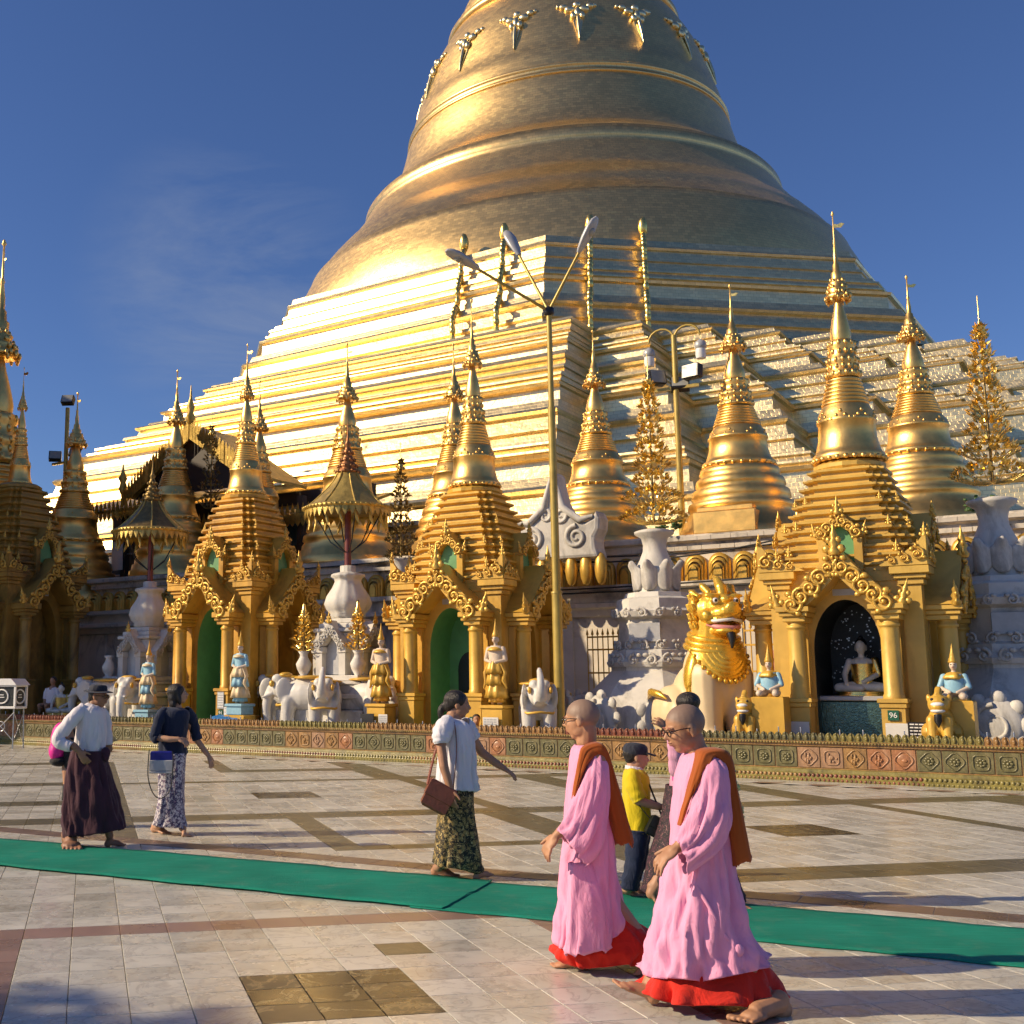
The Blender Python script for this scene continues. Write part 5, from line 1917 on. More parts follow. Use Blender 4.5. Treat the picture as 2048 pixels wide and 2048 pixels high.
# layered bib
for k in range(5):
    mb = MB()
    q = 1 - k * .16
    rs = []
    for j in range(17):
        a = PI + PI * j / 16
        x = .54 * q * math.cos(a)
        zl = 1.78 - (.60 * q) * math.sqrt(max(0, 1 - (x / (.54 * q + 1e-6)) ** 2)) * 1.0
        rs.append((x, zl))
    top = [(x, 1.92) for x, z in rs]
    vs, fs = [], []
    for (x, z), (x2, z2) in zip(rs, top):
        def yy(xx, zz):
            t = max(0, 1 - (xx / .66) ** 2 - ((zz - 1.25) / .95) ** 2)
            return .13 - .60 * math.sqrt(max(t, .02)) - .035 - k * .010
        for m_ in range(7):
            zz = lerp(z, z2, m_ / 6)
            vs.append((x, yy(x, zz), zz))
    for j in range(16):
        for m_ in range(6):
            a = j * 7 + m_
            fs.append((a, a + 7, a + 8, a + 1))
    mb.add(vs, fs, True)
    bo = mb.build('bib_layer', 'lion_gold', lion)
    mods(bo, solid=.03)
mb = MB()
for j in range(17):
    a = PI + PI * j / 16
    x = .54 * math.cos(a)
    z = 1.78 - .60 * math.sqrt(max(0, 1 - (x / .5401) ** 2))
    t = max(0, 1 - (x / .66) ** 2 - ((z - 1.25) / .95) ** 2)
    mb.ell((x, .13 - .60 * math.sqrt(max(t, .02)) - .07, z), (.045, .03, .05), 6, 5)
mb.build('bib_edge', 'lion_gold', lion, kind='stuff')
for sx in (-1, 1):
    mb = MB()
    mb.ell((sx * .52, -.02, 1.42), (.13, .20, .42), 12, 8, Matrix.Rotation(-sx * .25, 4, 'Y').to_quaternion())
    mb.ell((sx * .60, -.03, 1.10), (.06, .10, .22), 8, 6)
    mb.build('shoulder_leaf', 'lion_gold', lion)
    mb = MB()
    mb.tube([(sx * .92, .30, .86), (sx * .99, .48, .95), (sx * 1.0, .80, .98), (sx * .92, 1.15, .85)], [.01, .07, .08, .02], 8)
    mb.build('hip_leaf', 'lion_gold', lion)
    mb = MB()
    mb.ell((sx * .205, -.475, 2.70), (.060, .040, .056), 10, 7)
    e_ = mb.build('eye', 'white_paint', lion)
    mb = MB()
    mb.ell((sx * .21, -.508, 2.70), (.030, .014, .030), 8, 6)
    mb.build('pupil', 'black_paint', e_)
mb = MB()
mb.tube([(-.34, -.22, 2.36), (-.27, -.52, 2.31), (0, -.70, 2.34), (.27, -.52, 2.31), (.34, -.22, 2.36)], [.025, .032, .032, .032, .025], 8)
mb.build('upper_teeth', 'white_paint', lion)
mb = MB()
mb.tube([(-.28, -.25, 2.26), (-.21, -.52, 2.20), (0, -.66, 2.17), (.21, -.52, 2.20), (.28, -.25, 2.26)], [.03, .05, .05, .05, .03], 8)
mb.build('lips', 'pink_paint', lion)
mb = MB()
mb.tube([(0, -.60, 2.10), (0, -.66, 1.98), (0, -.64, 1.80)], [.09, .075, .02], 8)
mb.build('beard', 'black_paint', lion)
# ================================================================== standing guardian statues
def deva(loc, rz, k, label, coat, skirt, pedestal_m='gold_paint', ped_h=.0):
    o = empty('guardian_statue', loc, rz, label, 'statue', None, None, k)
    mb = MB()
    mb.ell((0, 0, 1.16), (.16, .10, .22), 12, 8)
    mb.limb((0, 0, 1.34), .05, (0, 0, 1.42), .045)
    mb.ell((0, -.01, 1.52), (.072, .085, .105), 12, 9)
    mb.ell((0, -.093, 1.51), (.013, .018, .02), 6, 4)
    mb.limb((0, 0, 1.0), .13, (0, 0, .6), .15)
    for sx in (-1, 1):
        mb.limb((sx * .18, 0, 1.28), .058, (sx * .25, -.01, 1.04), .048)
        mb.limb((sx * .25, -.01, 1.04), .046, (sx * .05, -.15, .98), .032)
        mb.ell((sx * .08, 0, .05), (.05, .12, .04), 8, 6)
        mb.ell((sx * .08, 0, 1.50), (.012, .025, .05), 6, 4)
    b = mb.build('body', 'pale_skin_paint', o)
    mods(b, .014, 3)
    for sx in (-1, 1):
        mb = MB()
        mb.ell((sx * .028, -.088, 1.535), (.017, .012, .008), 6, 4)
        mb.build('eye', 'black_paint', o)
    mb = MB()
    mb.ell((0, -.092, 1.475), (.02, .012, .008), 6, 4)
    mb.build('lips', 'red_paint', o)
    mb = MB()
    mb.lathe([(.075, 1.575), (.095, 1.59), (.08, 1.62), (.085, 1.64), (.055, 1.68), (.06, 1.70), (.035, 1.76), (.04, 1.78), (.02, 1.86), (.004, 2.0)], 14)
    mb.build('crown', 'gold_paint', o)
    mb = MB()
    mb.rings([[(rx * math.cos(a), ry * math.sin(a), z) for a in [2 * PI * j / 18 for j in range(18)]] for rx, ry, z in ((.19, .13, .98), (.175, .12, 1.08), (.195, .125, 1.2), (.22, .12, 1.30), (.12, .09, 1.37))], True, False, False)
    for sx in (-1, 1):
        mb.limb((sx * .185, 0, 1.29), .066, (sx * .252, -.01, 1.05), .055)
    mb.build('coat', coat, o)
    mb = MB()
    mb.lathe([(.11, 1.34), (.17, 1.31), (.21, 1.26), (.18, 1.25), (.1, 1.33)], 18)
    mb.build('collar', skirt, o)
    for q, (zt, zb, r0, r1) in enumerate(((1.0, .72, .16, .235), (.78, .46, .17, .24), (.52, .16, .18, .27), (.26, .06, .16, .20))):
        mb = MB()
        fl = lambda a, z: 1 + .09 * math.sin(a * 7 + q * 1.3)
        mb.lathe([(r0, zt), (lerp(r0, r1, .6), lerp(zt, zb, .55)), (r1, zb), (r1 * .8, zb + .02)], 42, flute=fl)
        mb.build('skirt_ruffle', skirt if q % 2 == 0 or coat != 'pale_blue_paint' else coat, o)
    mb = MB()
    for sx in (-1, 1):
        mb.tube([(sx * .16, -.08, .95), (sx * .26, -.06, .75), (sx * .22, -.1, .55), (sx * .30, -.06, .38)], [.03, .05, .045, .02], 6)
    mb.build('sash', skirt, o)
    if ped_h:
        mb = MB()
        mb.box(-.26, .26, -.26, .26, -ped_h, -.08, .015)
        mb.box(-.30, .30, -.30, .30, -.08, -.001, .015)
        mb.build('plinth', pedestal_m, o)
    return o
deva(W(3.45, .55, PZ + .72), WROT, .87, 'gold-skirted guardian statue with crown, on the right of the middle shrine', 'pale_skin_paint', 'gold_paint', 'gold_paint', .78)
deva(W(.62, .62, PZ + .72), WROT, .87, 'gold-skirted guardian statue with crown, on the left of the middle shrine', 'pale_skin_paint', 'gold_paint', 'gold_paint', .78)
deva(W(-3.35, .6, PZ + .68), WROT, .86, 'pale blue guardian statue with pointed crown beside the left shrine', 'pale_blue_paint', 'cream_paint', 'pale_blue_paint', .30)
deva(W(-6.45, .7, PZ + .5), WROT, .86, 'shaded blue guardian statue on the left side of the left shrine', 'pale_blue_paint', 'cream_paint', 'pale_blue_paint', .5)
sign(3.45, .27, PZ + .30, .17, .18, 'marble_white', 'white inscribed tablet under the guardian right of the middle shrine', None, 'lamp_grey', 7)
sign(.85, .33, PZ + .32, .11, .18, 'marble_white', 'white inscribed tablet left of the middle shrine door', None, 'lamp_grey', 8)
sign(.45, .32, PZ + .32, .17, .19, 'black_paint', 'dark tablet with a grey shape left of the middle shrine', None, 'lamp_grey')
mb = MB()
mb.box(-.30, .30, -.22, .22, 0, .42, .02)
po = mb.build('plinth_block', 'gold_paint', label='plain gold plinth under the blue guardian statue', cat='plinth')
po.location = W(-3.35, .6, PZ)
po.rotation_euler = (0, 0, WROT)
# small kneeling guardians and lion cubs beside the right shrine
def kneeler(loc, rz, label):
    o = empty('kneeling_statue', loc, rz, label, 'statue', 'kneeling blue and gold statues at the right shrine', None, .86)
    mb = MB()
    mb.ell((0, 0, .30), (.17, .12, .24), 12, 8)
    mb.limb((0, 0, .48), .045, (0, 0, .56), .04)
    mb.ell((0, -.01, .65), (.068, .078, .095), 12, 8)
    mb.ell((0, -.085, .645), (.012, .016, .018), 6, 4)
    for sx in (-1, 1):
        mb.limb((sx * .17, 0, .44), .055, (sx * .24, -.05, .24), .045)
        mb.limb((sx * .24, -.05, .24), .042, (sx * .06, -.2, .15), .03)
        mb.limb((sx * .12, .02, .08), .09, (sx * .16, -.22, .07), .07)
    b = mb.build('body', 'pale_skin_paint', o)
    mods(b, .013, 3)
    for sx in (-1, 1):
        mb = MB()
        mb.ell((sx * .027, -.080, .668), (.016, .012, .008), 6, 4)
        mb.build('eye', 'black_paint', o)
    mb = MB()
    mb.ell((0, -.084, .612), (.02, .012, .008), 6, 4)
    mb.build('lips', 'red_paint', o)
    mb = MB()
    mb.lathe([(.07, .70), (.09, .72), (.07, .75), (.075, .77), (.05, .82), (.052, .84), (.03, .91), (.004, 1.06)], 12)
    mb.build('crown', 'gold_paint', o)
    mb = MB()
    mb.rings([[(rx * math.cos(a), ry * math.sin(a), z) for a in [2 * PI * j / 16 for j in range(16)]] for rx, ry, z in ((.19, .14, .14), (.18, .135, .28), (.195, .13, .40), (.15, .1, .49))], True, False, False)
    for sx in (-1, 1):
        mb.limb((sx * .175, 0, .44), .062, (sx * .245, -.05, .25), .052)
    mb.build('coat', 'pale_blue_paint', o)
    mb = MB()
    pts = []
    mb.lathe([(.06, .53), (.12, .51), (.19, .43), (.17, .39), (.10, .45)], 20, flute=lambda a, z: 1 + .15 * math.cos(5 * a))
    mb.build('collar', 'gold_paint', o)
    return o
def cub(loc, rz, k, label):
    o = empty('lion_cub_statue', loc, rz, label, 'statue', 'small lion statues at the right shrine', None, k)
    mb = MB()
    mb.ell((0, .05, .30), (.20, .22, .28), 12, 8)
    mb.ell((0, -.04, .60), (.17, .17, .17), 12, 8)
    mb.ell((0, -.18, .56), (.12, .10, .09), 10, 6)
    mb.tube([(0, -.1, .74), (0, 0, .84), (0, .08, .78)], [.06, .06, .03], 6)
    for sx in (-1, 1):
        mb.limb((sx * .11, -.10, .35), .09, (sx * .11, -.14, .05), .075)
        mb.ell((sx * .2, .15, .15), (.12, .18, .16), 8, 6)
        mb.ell((sx * .15, .0, .70), (.04, .05, .07), 6, 5)
    b = mb.build('body', 'gold_paint', o)
    mods(b, .016, 3)
    mb = MB()
    mb.ell((0, -.20, .50), (.11, .08, .035), 8, 6)
    mb.ell((0, -.22, .60), (.10, .06, .04), 8, 6)
    mb.build('muzzle', 'white_paint', o)
    mb = MB()
    mb.tube([(0, -.22, .44), (0, -.24, .34), (0, -.22, .24)], [.06, .06, .01], 6)
    mb.build('beard', 'black_paint', o)
    for sx in (-1, 1):
        mb = MB()
        mb.ell((sx * .08, -.17, .68), (.025, .015, .025), 6, 4)
        mb.build('eye', 'black_paint', o)
    return o
for s_, z_, lab in ((8.82, .92, 'kneeling statue in blue and gold left of the right shrine, by the lion'), (11.72, .88, 'kneeling statue in blue and gold right of the right shrine')):
    kneeler(W(s_, .55, PZ + z_ - .0), WROT, lab)
    mb = MB()
    mb.box(-.27, .27, -.22, .24, 0, z_ - .001, .02)
    q_ = mb.build('plinth_block', 'gold_paint', label='plain gold plinth under the kneeling statue ' + ('left' if s_ < 10 else 'right') + ' of the right shrine', cat='plinth')
    q_.location = W(s_, .55, PZ)
    q_.rotation_euler = (0, 0, WROT)
cub(W(8.42, .42, PZ + .2), WROT, .95, 'small gold lion statue with white muzzle beside the big lion')
cub(W(11.52, .22, PZ + .22), WROT, 1.0, 'small gold lion statue with white muzzle right of the black tablet')
# ================================================================== golden fences
def fence(s0, s1, w, label, z0=1.0, z1=2.75):
    o = empty('gold_fence', W(s0, w, 0), WROT, label, 'fence', 'golden bar fences before the white terrace')
    n = int((s1 - s0) / .13)
    bm_ = MB()
    bm_.tube([(0, 0, z0), (0, 0, z1)], .014, 6)
    bm_.lathe([(.03, z1), (.035, z1 + .03), (.012, z1 + .12), (.002, z1 + .16)], 6)
    me = bm_.mesh('bar')
    me.materials.append(MATS['gold_paint'])
    for k in range(n + 1):
        link_mesh('bar', me, o, Matrix.Translation((k * .13, 0, 0)))
    for zz in (z0 + .1, z0 + .85, z1 - .35, z1 - .05):
        mb = MB()
        mb.box(0, s1 - s0, -.018, .018, zz - .02, zz + .02)
        mb.build('rail', 'gold_paint', o)
    mb = MB()
    mb.box(0, s1 - s0, -.15, .15, .45, z0, .02)
    mb.build('kerb', 'old_plaster', o)
fence(3.3, 5.4, 5.6, 'golden bar fence right of the lamp post, beside the white pedestal')
fence(7.4, 9.4, 4.2, 'golden bar fence between the lion statue and the right shrine')
for s_, lab in ((8.1, 'pink painted box behind the bars, nearer the lion statue'), (8.75, 'pink painted box behind the bars, nearer the right shrine')):
    mb = MB()
    mb.box(-.24, .24, -.2, .2, 0, .95, .02)
    q_ = mb.build('pink_box', 'pink_paint', label=lab, cat='box', group='pink boxes behind the fence')
    q_.location = W(s_, 4.75, 1.35)
    q_.rotation_euler = (0, 0, WROT)
mb = MB()
mb.box(-1.2, 1.2, -.4, .4, 0, .85, .03)
q_ = mb.build('low_wall', 'white_plaster', label='low white ledge under the pink boxes', cat='ledge')
q_.location = W(8.4, 4.8, .45)
q_.rotation_euler = (0, 0, WROT)
for s_, lab in ((4.0, 'white robed standing figure statue behind the golden fence, left'), (4.75, 'white robed standing figure statue behind the golden fence, right')):
    o = empty('robed_statue', W(s_, 6.2, .9), WROT, lab, 'statue')
    mb = MB()
    mb.lathe([(.26, 0), (.30, .05), (.24, .5), (.20, 1.0), (.22, 1.25), (.08, 1.36), (.06, 1.42), (.09, 1.52), (.08, 1.62), (.02, 1.7)], 16, flute=lambda a, z: 1 + .05 * math.sin(6 * a))
    b = mb.build('figure', 'old_plaster', o)
# ================================================================== pavilion on the left
pav = empty('pavilion', W(-16.6, 11.5, 0), WROT, 'dark open pavilion with carved gold gable roofs at the left', 'pavilion')
def roof_gable(x0, x1, zb, za, y0, y1, drop=.55):
    xm = (x0 + x1) / 2
    for sx in (-1, 1):
        xe = x0 if sx < 0 else x1
        mb = MB()
        vs = [(xe, y0, zb), (xm, y0, za), (xm, y1, za), (xe, y1, zb), (xe, y0, zb - .12), (xm, y0, za - .12), (xm, y1, za - .12), (xe, y1, zb - .12)]
        mb.add(vs, [(0, 1, 2, 3), (4, 7, 6, 5), (0, 4, 5, 1), (1, 5, 6, 2), (2, 6, 7, 3), (3, 7, 4, 0)])
        mb.build('roof_slope', 'gold_old', pav)
        # carved verge board with crest teeth
        mb = MB()
        n = 22
        for k in range(n):
            t0, t1 = k / n, (k + .9) / n
            xa, za_ = lerp(xe, xm, t0), lerp(zb, za, t0)
            xb, zb_ = lerp(xe, xm, t1), lerp(zb, za, t1)
            mb.add([(xa, y0 - .06, za_ - drop), (xb, y0 - .06, zb_ - drop), (xb, y0 - .06, zb_ + .1), ((xa + xb) / 2, y0 - .06, (za_ + zb_) / 2 + .32), (xa, y0 - .06, za_ + .1)], [(0, 1, 2, 3, 4), (4, 3, 2, 1, 0)])
        q = mb.build('verge_crest', 'gold_old', pav)
        mods(q, solid=.05)
        mb = MB()
        mb.lathe([(.08, 0), (.16, .2), (.1, .45), (.18, .6), (.06, .9), (.01, 1.2)], 8, (xe, y0, zb))
        mb.build('roof_finial', 'gold_old', pav)
    mb = MB()
    mb.lathe([(.1, 0), (.2, .2), (.1, .5), (.16, .65), (.05, 1.0), (.01, 1.5)], 8, (xm, y0, za))
    mb.build('roof_finial', 'gold_old', pav)
    mb = MB()
    mb.add([(x0 + .4, y0 + .3, zb - .2), (x1 - .4, y0 + .3, zb - .2), (xm, y0 + .3, za - .3)], [(0, 1, 2)])
    mb.build('gable_panel', 'dark_timber', pav)
roof_gable(-.9, 6.0, 8.8, 11.1, -1.2, 1.4)
def eave(x0, x1, z, y0, dep):
    mb = MB()
    mb.add([(x0, y0, z), (x1, y0, z), (x1, y0 + dep, z + 1.0), (x0, y0 + dep, z + 1.0), (x0, y0, z - .1), (x1, y0, z - .1), (x1, y0 + dep, z + .9), (x0, y0 + dep, z + .9)], [(0, 1, 2, 3), (7, 6, 5, 4), (0, 4, 5, 1), (0, 3, 7, 4), (1, 5, 6, 2)])
    mb.build('eave_roof', 'gold_old', pav)
    mb = MB()
    n = int((x1 - x0) / .22)
    for k in range(n):
        xa = lerp(x0, x1, k / n)
        xb = lerp(x0, x1, (k + .94) / n)
        mb.add([(xa, y0 - .03, z + .05), (xb, y0 - .03, z + .05), (xb, y0 - .03, z - .28), ((xa + xb) / 2, y0 - .03, z - .42), (xa, y0 - .03, z - .28)], [(0, 1, 2, 3, 4), (4, 3, 2, 1, 0)])
        mb.add([(xa, y0 - .03, z + .06), (xb, y0 - .03, z + .06), ((xa + xb) / 2, y0 - .03, z + .42)], [(0, 1, 2), (2, 1, 0)])
    q = mb.build('valance', 'gold_old', pav)
    mods(q, solid=.03)
eave(-4.2, 3.0, 8.1, -1.8, 3.0)
eave(3.0, 9.5, 7.3, -1.2, 3.0)
for x in (-3.6, -1.0, 1.6, 4.2, 7.5):
    mb = MB()
    mb.box(x - .12, x + .12, -1.0, -.76, .4, 8.0)
    mb.build('post', 'dark_timber', pav)
mb = MB()
mb.box(-3.9, 9.0, 1.2, 1.5, .4, 8.6)
mb.build('back_wall', 'dark_timber', pav)
for (x0, x1, za, zb) in ((-2.2, -.6, 6.0, 7.6), (.4, 1.4, 6.2, 7.4), (4.6, 6.6, 6.6, 7.6)):
    mb = MB()
    mb.box(x0, x1, 1.16, 1.195, za, zb)
    mb.build('window_pane', 'blue_glass', pav)
for zz in (5.7, 6.5, 7.2):
    mb = MB()
    mb.tube([(-3.8, -.85, zz), (4.0, -.85, zz + .05)], .035, 6)
    mb.build('scaffold_rail', 'steel', pav)
mb = MB()
mb.box(-1.5, -.95, -1.1, -1.04, 5.9, 7.0)
mb.build('notice_board', 'white_paint', pav)
# ================================================================== people-sized clutter in the left shade
box = empty('donation_box', gnd(10, 1497) , R(-20), 'white glass donation box on thin steel legs at the left edge', 'donation box')
for sx in (-1, 1):
    for sy in (-1, 1):
        mb = MB()
        mb.tube([(sx * .38, sy * .22, 0), (sx * .36, sy * .20, .98)], .018, 6)
        mb.build('leg', 'steel', box)
mb = MB()
for sx in (-1, 1):
    mb.tube([(sx * .38, -.21, .2), (0, -.21, .55), (-sx * .38, -.21, .9)], .012, 5)
mb.tube([(.37, -.21, .15), (.37, .21, .9)], .012, 5)
mb.tube([(.37, .21, .15), (.37, -.21, .9)], .012, 5)
n = 16
mb.tube([(.12 * math.cos(2 * PI * k / n), -.215, .55 + .12 * math.sin(2 * PI * k / n)) for k in range(n + 1)], .012, 5)
mb.build('brace', 'steel', box)
mb = MB()
mb.box(-.42, .42, -.25, .25, .98, 1.04, .01)
for sx in (-1, 1):
    for sy in (-1, 1):
        mb.box(sx * .40 - .025, sx * .40 + .025, sy * .23 - .025, sy * .23 + .025, 1.04, 1.52)
mb.box(-.43, .43, -.26, .26, 1.52, 1.56, .01)
mb.build('case_frame', 'white_paint', box)
mb = MB()
mb.poly([(-.47, 1.56), (.47, 1.56), (.30, 1.72), (-.30, 1.72)], -.29, .29)
mb.build('case_roof', 'white_paint', box)
mb = MB()
mb.box(-.37, .37, -.215, .215, 1.05, 1.51)
mb.build('case_glass', 'niche_dark', box)
for M_ in (Matrix.Translation((0, -.222, 1.28)), Matrix.Translation((.378, 0, 1.28)) @ Matrix.Rotation(PI / 2, 4, 'Z')):
    mb = MB()
    mb.M = M_
    n = 18
    mb.tube([(.19 * math.cos(2 * PI * k / n), 0, .17 * math.sin(2 * PI * k / n)) for k in range(n + 1)], .02, 5)
    mb.box(-.08, .08, -.006, .006, -.03, -.01)
    mb.box(-.06, .06, -.006, .006, .03, .05)
    mb.build('case_emblem', 'white_paint', box)
for (s_, w_, k_, lab) in ((-9.9, .9, .85, 'pale seated statue in the dark at the far left, near the donation box'),):
    seated_figure(W(s_, w_, PZ + .35), WROT + .5, k_, lab, 'white_plaster', 'gold_old')
# unseen tree at left; hall added out of view to shade the far left shrines
def shade_tree(loc, h, rad, seed, label):
    o = empty('shade_tree', loc, 0, label, 'tree')
    rg = random.Random(seed)
    mb = MB()
    mb.tube([(0, 0, 0), (.1, 0, h * .3), (0, .15, h * .6), (.1, .1, h * .85)], [.35, .28, .18, .05], 10)
    for k in range(9):
        a = rg.uniform(0, 2 * PI)
        z = h * rg.uniform(.35, .7)
        mb.tube([(0, 0, z), (rad * .4 * math.cos(a), rad * .4 * math.sin(a), z + h * .12), (rad * .75 * math.cos(a), rad * .75 * math.sin(a), z + h * .2)], [.12, .08, .03], 6)
    mb.build('trunk', 'bark', o)
    mb = MB()
    for k in range(2600):
        d = Vector((rg.gauss(0, 1), rg.gauss(0, 1), rg.gauss(0, 1))).normalized()
        p = Vector((0, 0, h * .68)) + Vector((d.x * rad, d.y * rad, d.z * h * .32)) * (rg.random() ** .4) * (1 + .25 * noise.noise(d * 2.2))
        s_ = rg.uniform(.12, .24)
        a = Vector((rg.uniform(-1, 1), rg.uniform(-1, 1), rg.uniform(-1, 1))).normalized()
        b_ = a.orthogonal().normalized()
        mb.add([tuple(p - a * s_), tuple(p + b_ * s_ * .45), tuple(p + a * s_), tuple(p - b_ * s_ * .45)], [(0, 1, 2, 3)])
    mb.build('crown', 'leaf_green', o)
shade_tree((-15.2, 4.2, 0), 8.2, 1.5, 4, 'small leafy tree left of the frame, dappling the front paving')
hall = empty('shade_hall', (-22.2, 39.6, 0), 0, 'tall tiered-roof hall added left of the frame to shade the far left shrines', 'hall')
for k, (hx, hy, za, zb) in enumerate(((7.0, 10.0, 0, 9.4), (6.4, 9.4, 10.0, 12.8), (5.2, 7.8, 13.4, 15.4))):
    mb = MB()
    mb.box(-hx + .8, hx - .8, -hy + .8, hy - .8, za, zb, .05)
    mb.build('hall_wall', 'gold_paint', hall)
    mb = MB()
    mb.add([(-hx, -hy, zb - .4), (hx, -hy, zb - .4), (hx, hy, zb - .4), (-hx, hy, zb - .4), (-hx + 2.2, -hy + 2.2, zb + 1.1), (hx - 2.2, -hy + 2.2, zb + 1.1), (hx - 2.2, hy - 2.2, zb + 1.1), (-hx + 2.2, hy - 2.2, zb + 1.1)], [(0, 1, 5, 4), (1, 2, 6, 5), (2, 3, 7, 6), (3, 0, 4, 7), (4, 5, 6, 7), (3, 2, 1, 0)])
    mb.build('hall_roof', 'red_paint', hall)
mb = MB()
mb.add([(-3.6, -6.2, 16.4), (3.6, -6.2, 16.4), (3.6, 6.2, 16.4), (-3.6, 6.2, 16.4), (0, -5, 19.0), (0, 5, 19.0)], [(0, 1, 4), (1, 2, 5, 4), (2, 3, 5), (3, 0, 4, 5)])
mb.build('ridge_roof', 'red_paint', hall)
for k in range(7):
    mb = MB()
    mb.tube([(6.4, -8.4 + k * 2.8, 0), (6.4, -8.4 + k * 2.8, 6.6)], .22, 12)
    mb.build('hall_column', 'gold_paint', hall)
# ================================================================== people
def skin_mat(name, base, scalp=None):
    m, t, p = newmat(name)
    tc = t.new('TexCoord')
    nz = t.new('TexNoise', Scale=14.0, Detail=4.0)
    t.link(tc.outputs['Object'], nz.inputs['Vector'])
    c = t.mix(1.0, base, t.ramp(nz.outputs['Fac'], (0.3, 0.86), (0.7, 1.12)), 'MULTIPLY')
    if scalp:
        # shaved scalp: grey stubble above a slanting hairline; scalp = (head centre, normal, offset, colour)
        hc, nrm, off, col = scalp
        sub = t.new('VectorMath', operation='SUBTRACT')
        t.link(tc.outputs['Object'], sub.inputs[0])
        sub.inputs[1].default_value = hc
        dt = t.new('VectorMath', operation='DOT_PRODUCT')
        t.link(sub.outputs[0], dt.inputs[0])
        dt.inputs[1].default_value = nrm
        f = t.math('MULTIPLY_ADD', t.math('SUBTRACT', dt.outputs['Value'], off), 45.0, 0.5)
        n2 = t.math('MULTIPLY_ADD', nz.outputs['Fac'], 0.8, t.math('SUBTRACT', f, 0.4))
        cl = t.new('Clamp')
        t.link(n2, cl.inputs['Value'])
        c = t.mix(t.math('MULTIPLY', cl.outputs[0], 0.82), c, col)
    t.link(c, p.inputs['Base Color'])
    p.inputs['Roughness'].default_value = 0.56
    p.inputs['Subsurface Weight'].default_value = 0.0
    p.inputs['Subsurface Radius'].default_value = (0.02, 0.008, 0.004)
    b2 = t.new('TexNoise', Scale=90.0, Detail=3.0)
    t.link(tc.outputs['Object'], b2.inputs['Vector'])
    bp = t.new('Bump', Strength=0.2, Distance=0.004)
    t.link(b2.outputs['Fac'], bp.inputs['Height'])
    t.link(bp.outputs['Normal'], p.inputs['Normal'])
    return m
def cloth_mat(name, base, var=0.1, rough=0.8, wr=0.35, wscale=5.0, sheen=0.15, weave=700.0, trans=0.0):
    m, t, p = newmat(name)
    tc = t.new('TexCoord')
    nz = t.new('TexNoise', Scale=wscale, Detail=4.0, Roughness=0.55, Distortion=0.8)
    mp = t.new('Mapping')
    mp.inputs['Scale'].default_value = (1.6, 1.6, 0.55)
    t.link(tc.outputs['Object'], mp.inputs['Vector'])
    t.link(mp.outputs['Vector'], nz.inputs['Vector'])
    c = t.mix(1.0, base, t.ramp(nz.outputs['Fac'], (0.3, 1 - var), (0.7, 1 + var)), 'MULTIPLY')
    t.link(c, p.inputs['Base Color'])
    p.inputs['Roughness'].default_value = rough
    p.inputs['Sheen Weight'].default_value = sheen
    p.inputs['Specular IOR Level'].default_value = 0.25
    wv = t.new('TexNoise', Scale=weave, Detail=1.0)
    t.link(tc.outputs['Object'], wv.inputs['Vector'])
    hgt = t.math('MULTIPLY_ADD', wv.outputs['Fac'], 0.03, nz.outputs['Fac'])
    bp = t.new('Bump', Strength=wr, Distance=0.05)
    t.link(hgt, bp.inputs['Height'])
    t.link(bp.outputs['Normal'], p.inputs['Normal'])
    return m
def print_mat(name, c0, c1, c2, scale, th=0.5, th2=0.62):
    m, t, p = newmat(name)
    tc = t.new('TexCoord')
    vo = t.new('TexVoronoi', Scale=scale)
    nz = t.new('TexNoise', Scale=scale * 1.3, Detail=4.0, Roughness=0.65, Distortion=1.6)
    t.link(tc.outputs['Object'], nz.inputs['Vector'])
    t.link(tc.outputs['Object'], vo.inputs['Vector'])
    k = t.math('MULTIPLY_ADD', vo.outputs['Distance'], 0.35, nz.outputs['Fac'])
    c = t.mix(t.ramp(k, (th, 0.0), (th + .03, 1.0)), c0, c1)
    c = t.mix(t.ramp(nz.outputs['Fac'], (th2, 0.0), (th2 + .03, 1.0)), c, c2)
    t.link(c, p.inputs['Base Color'])
    p.inputs['Roughness'].default_value = 0.75
    n2 = t.new('TexNoise', Scale=6.0, Detail=3.0)
    t.link(tc.outputs['Object'], n2.inputs['Vector'])
    bp = t.new('Bump', Strength=0.3, Distance=0.04)
    t.link(n2.outputs['Fac'], bp.inputs['Height'])
    t.link(bp.outputs['Normal'], p.inputs['Normal'])
skin_mat('skin_brown', (0.40, 0.205, 0.115))
skin_mat('skin_light', (0.47, 0.26, 0.155))
skin_mat('skin_dark', (0.30, 0.145, 0.08))
def hair_mat():
    m, t, p = newmat('hair_black')
    tc = t.new('TexCoord')
    mp = t.new('Mapping')
    mp.inputs['Scale'].default_value = (150.0, 150.0, 14.0)
    t.link(tc.outputs['Object'], mp.inputs['Vector'])
    nz = t.new('TexNoise', Scale=1.0, Detail=3.0)
    t.link(mp.outputs['Vector'], nz.inputs['Vector'])
    t.link(t.mix(t.ramp(nz.outputs['Fac'], (0.35, 0.0), (0.7, 1.0)), (0.007, 0.005, 0.004), (0.030, 0.021, 0.016)), p.inputs['Base Color'])
    p.inputs['Roughness'].default_value = 0.42
    bp = t.new('Bump', Strength=0.9, Distance=0.01)
    t.link(nz.outputs['Fac'], bp.inputs['Height'])
    t.link(bp.outputs['Normal'], p.inputs['Normal'])
hair_mat()
mat('lip_tone', (0.30, 0.10, 0.075), 0.45, 0, 0.05, 30.0, 0.0)
mat('eye_dark', (0.015, 0.010, 0.008), 0.25, 0, 0.05, 30.0, 0.0)
mat('eye_white', (0.55, 0.52, 0.48), 0.3, 0, 0.05, 30.0, 0.0)
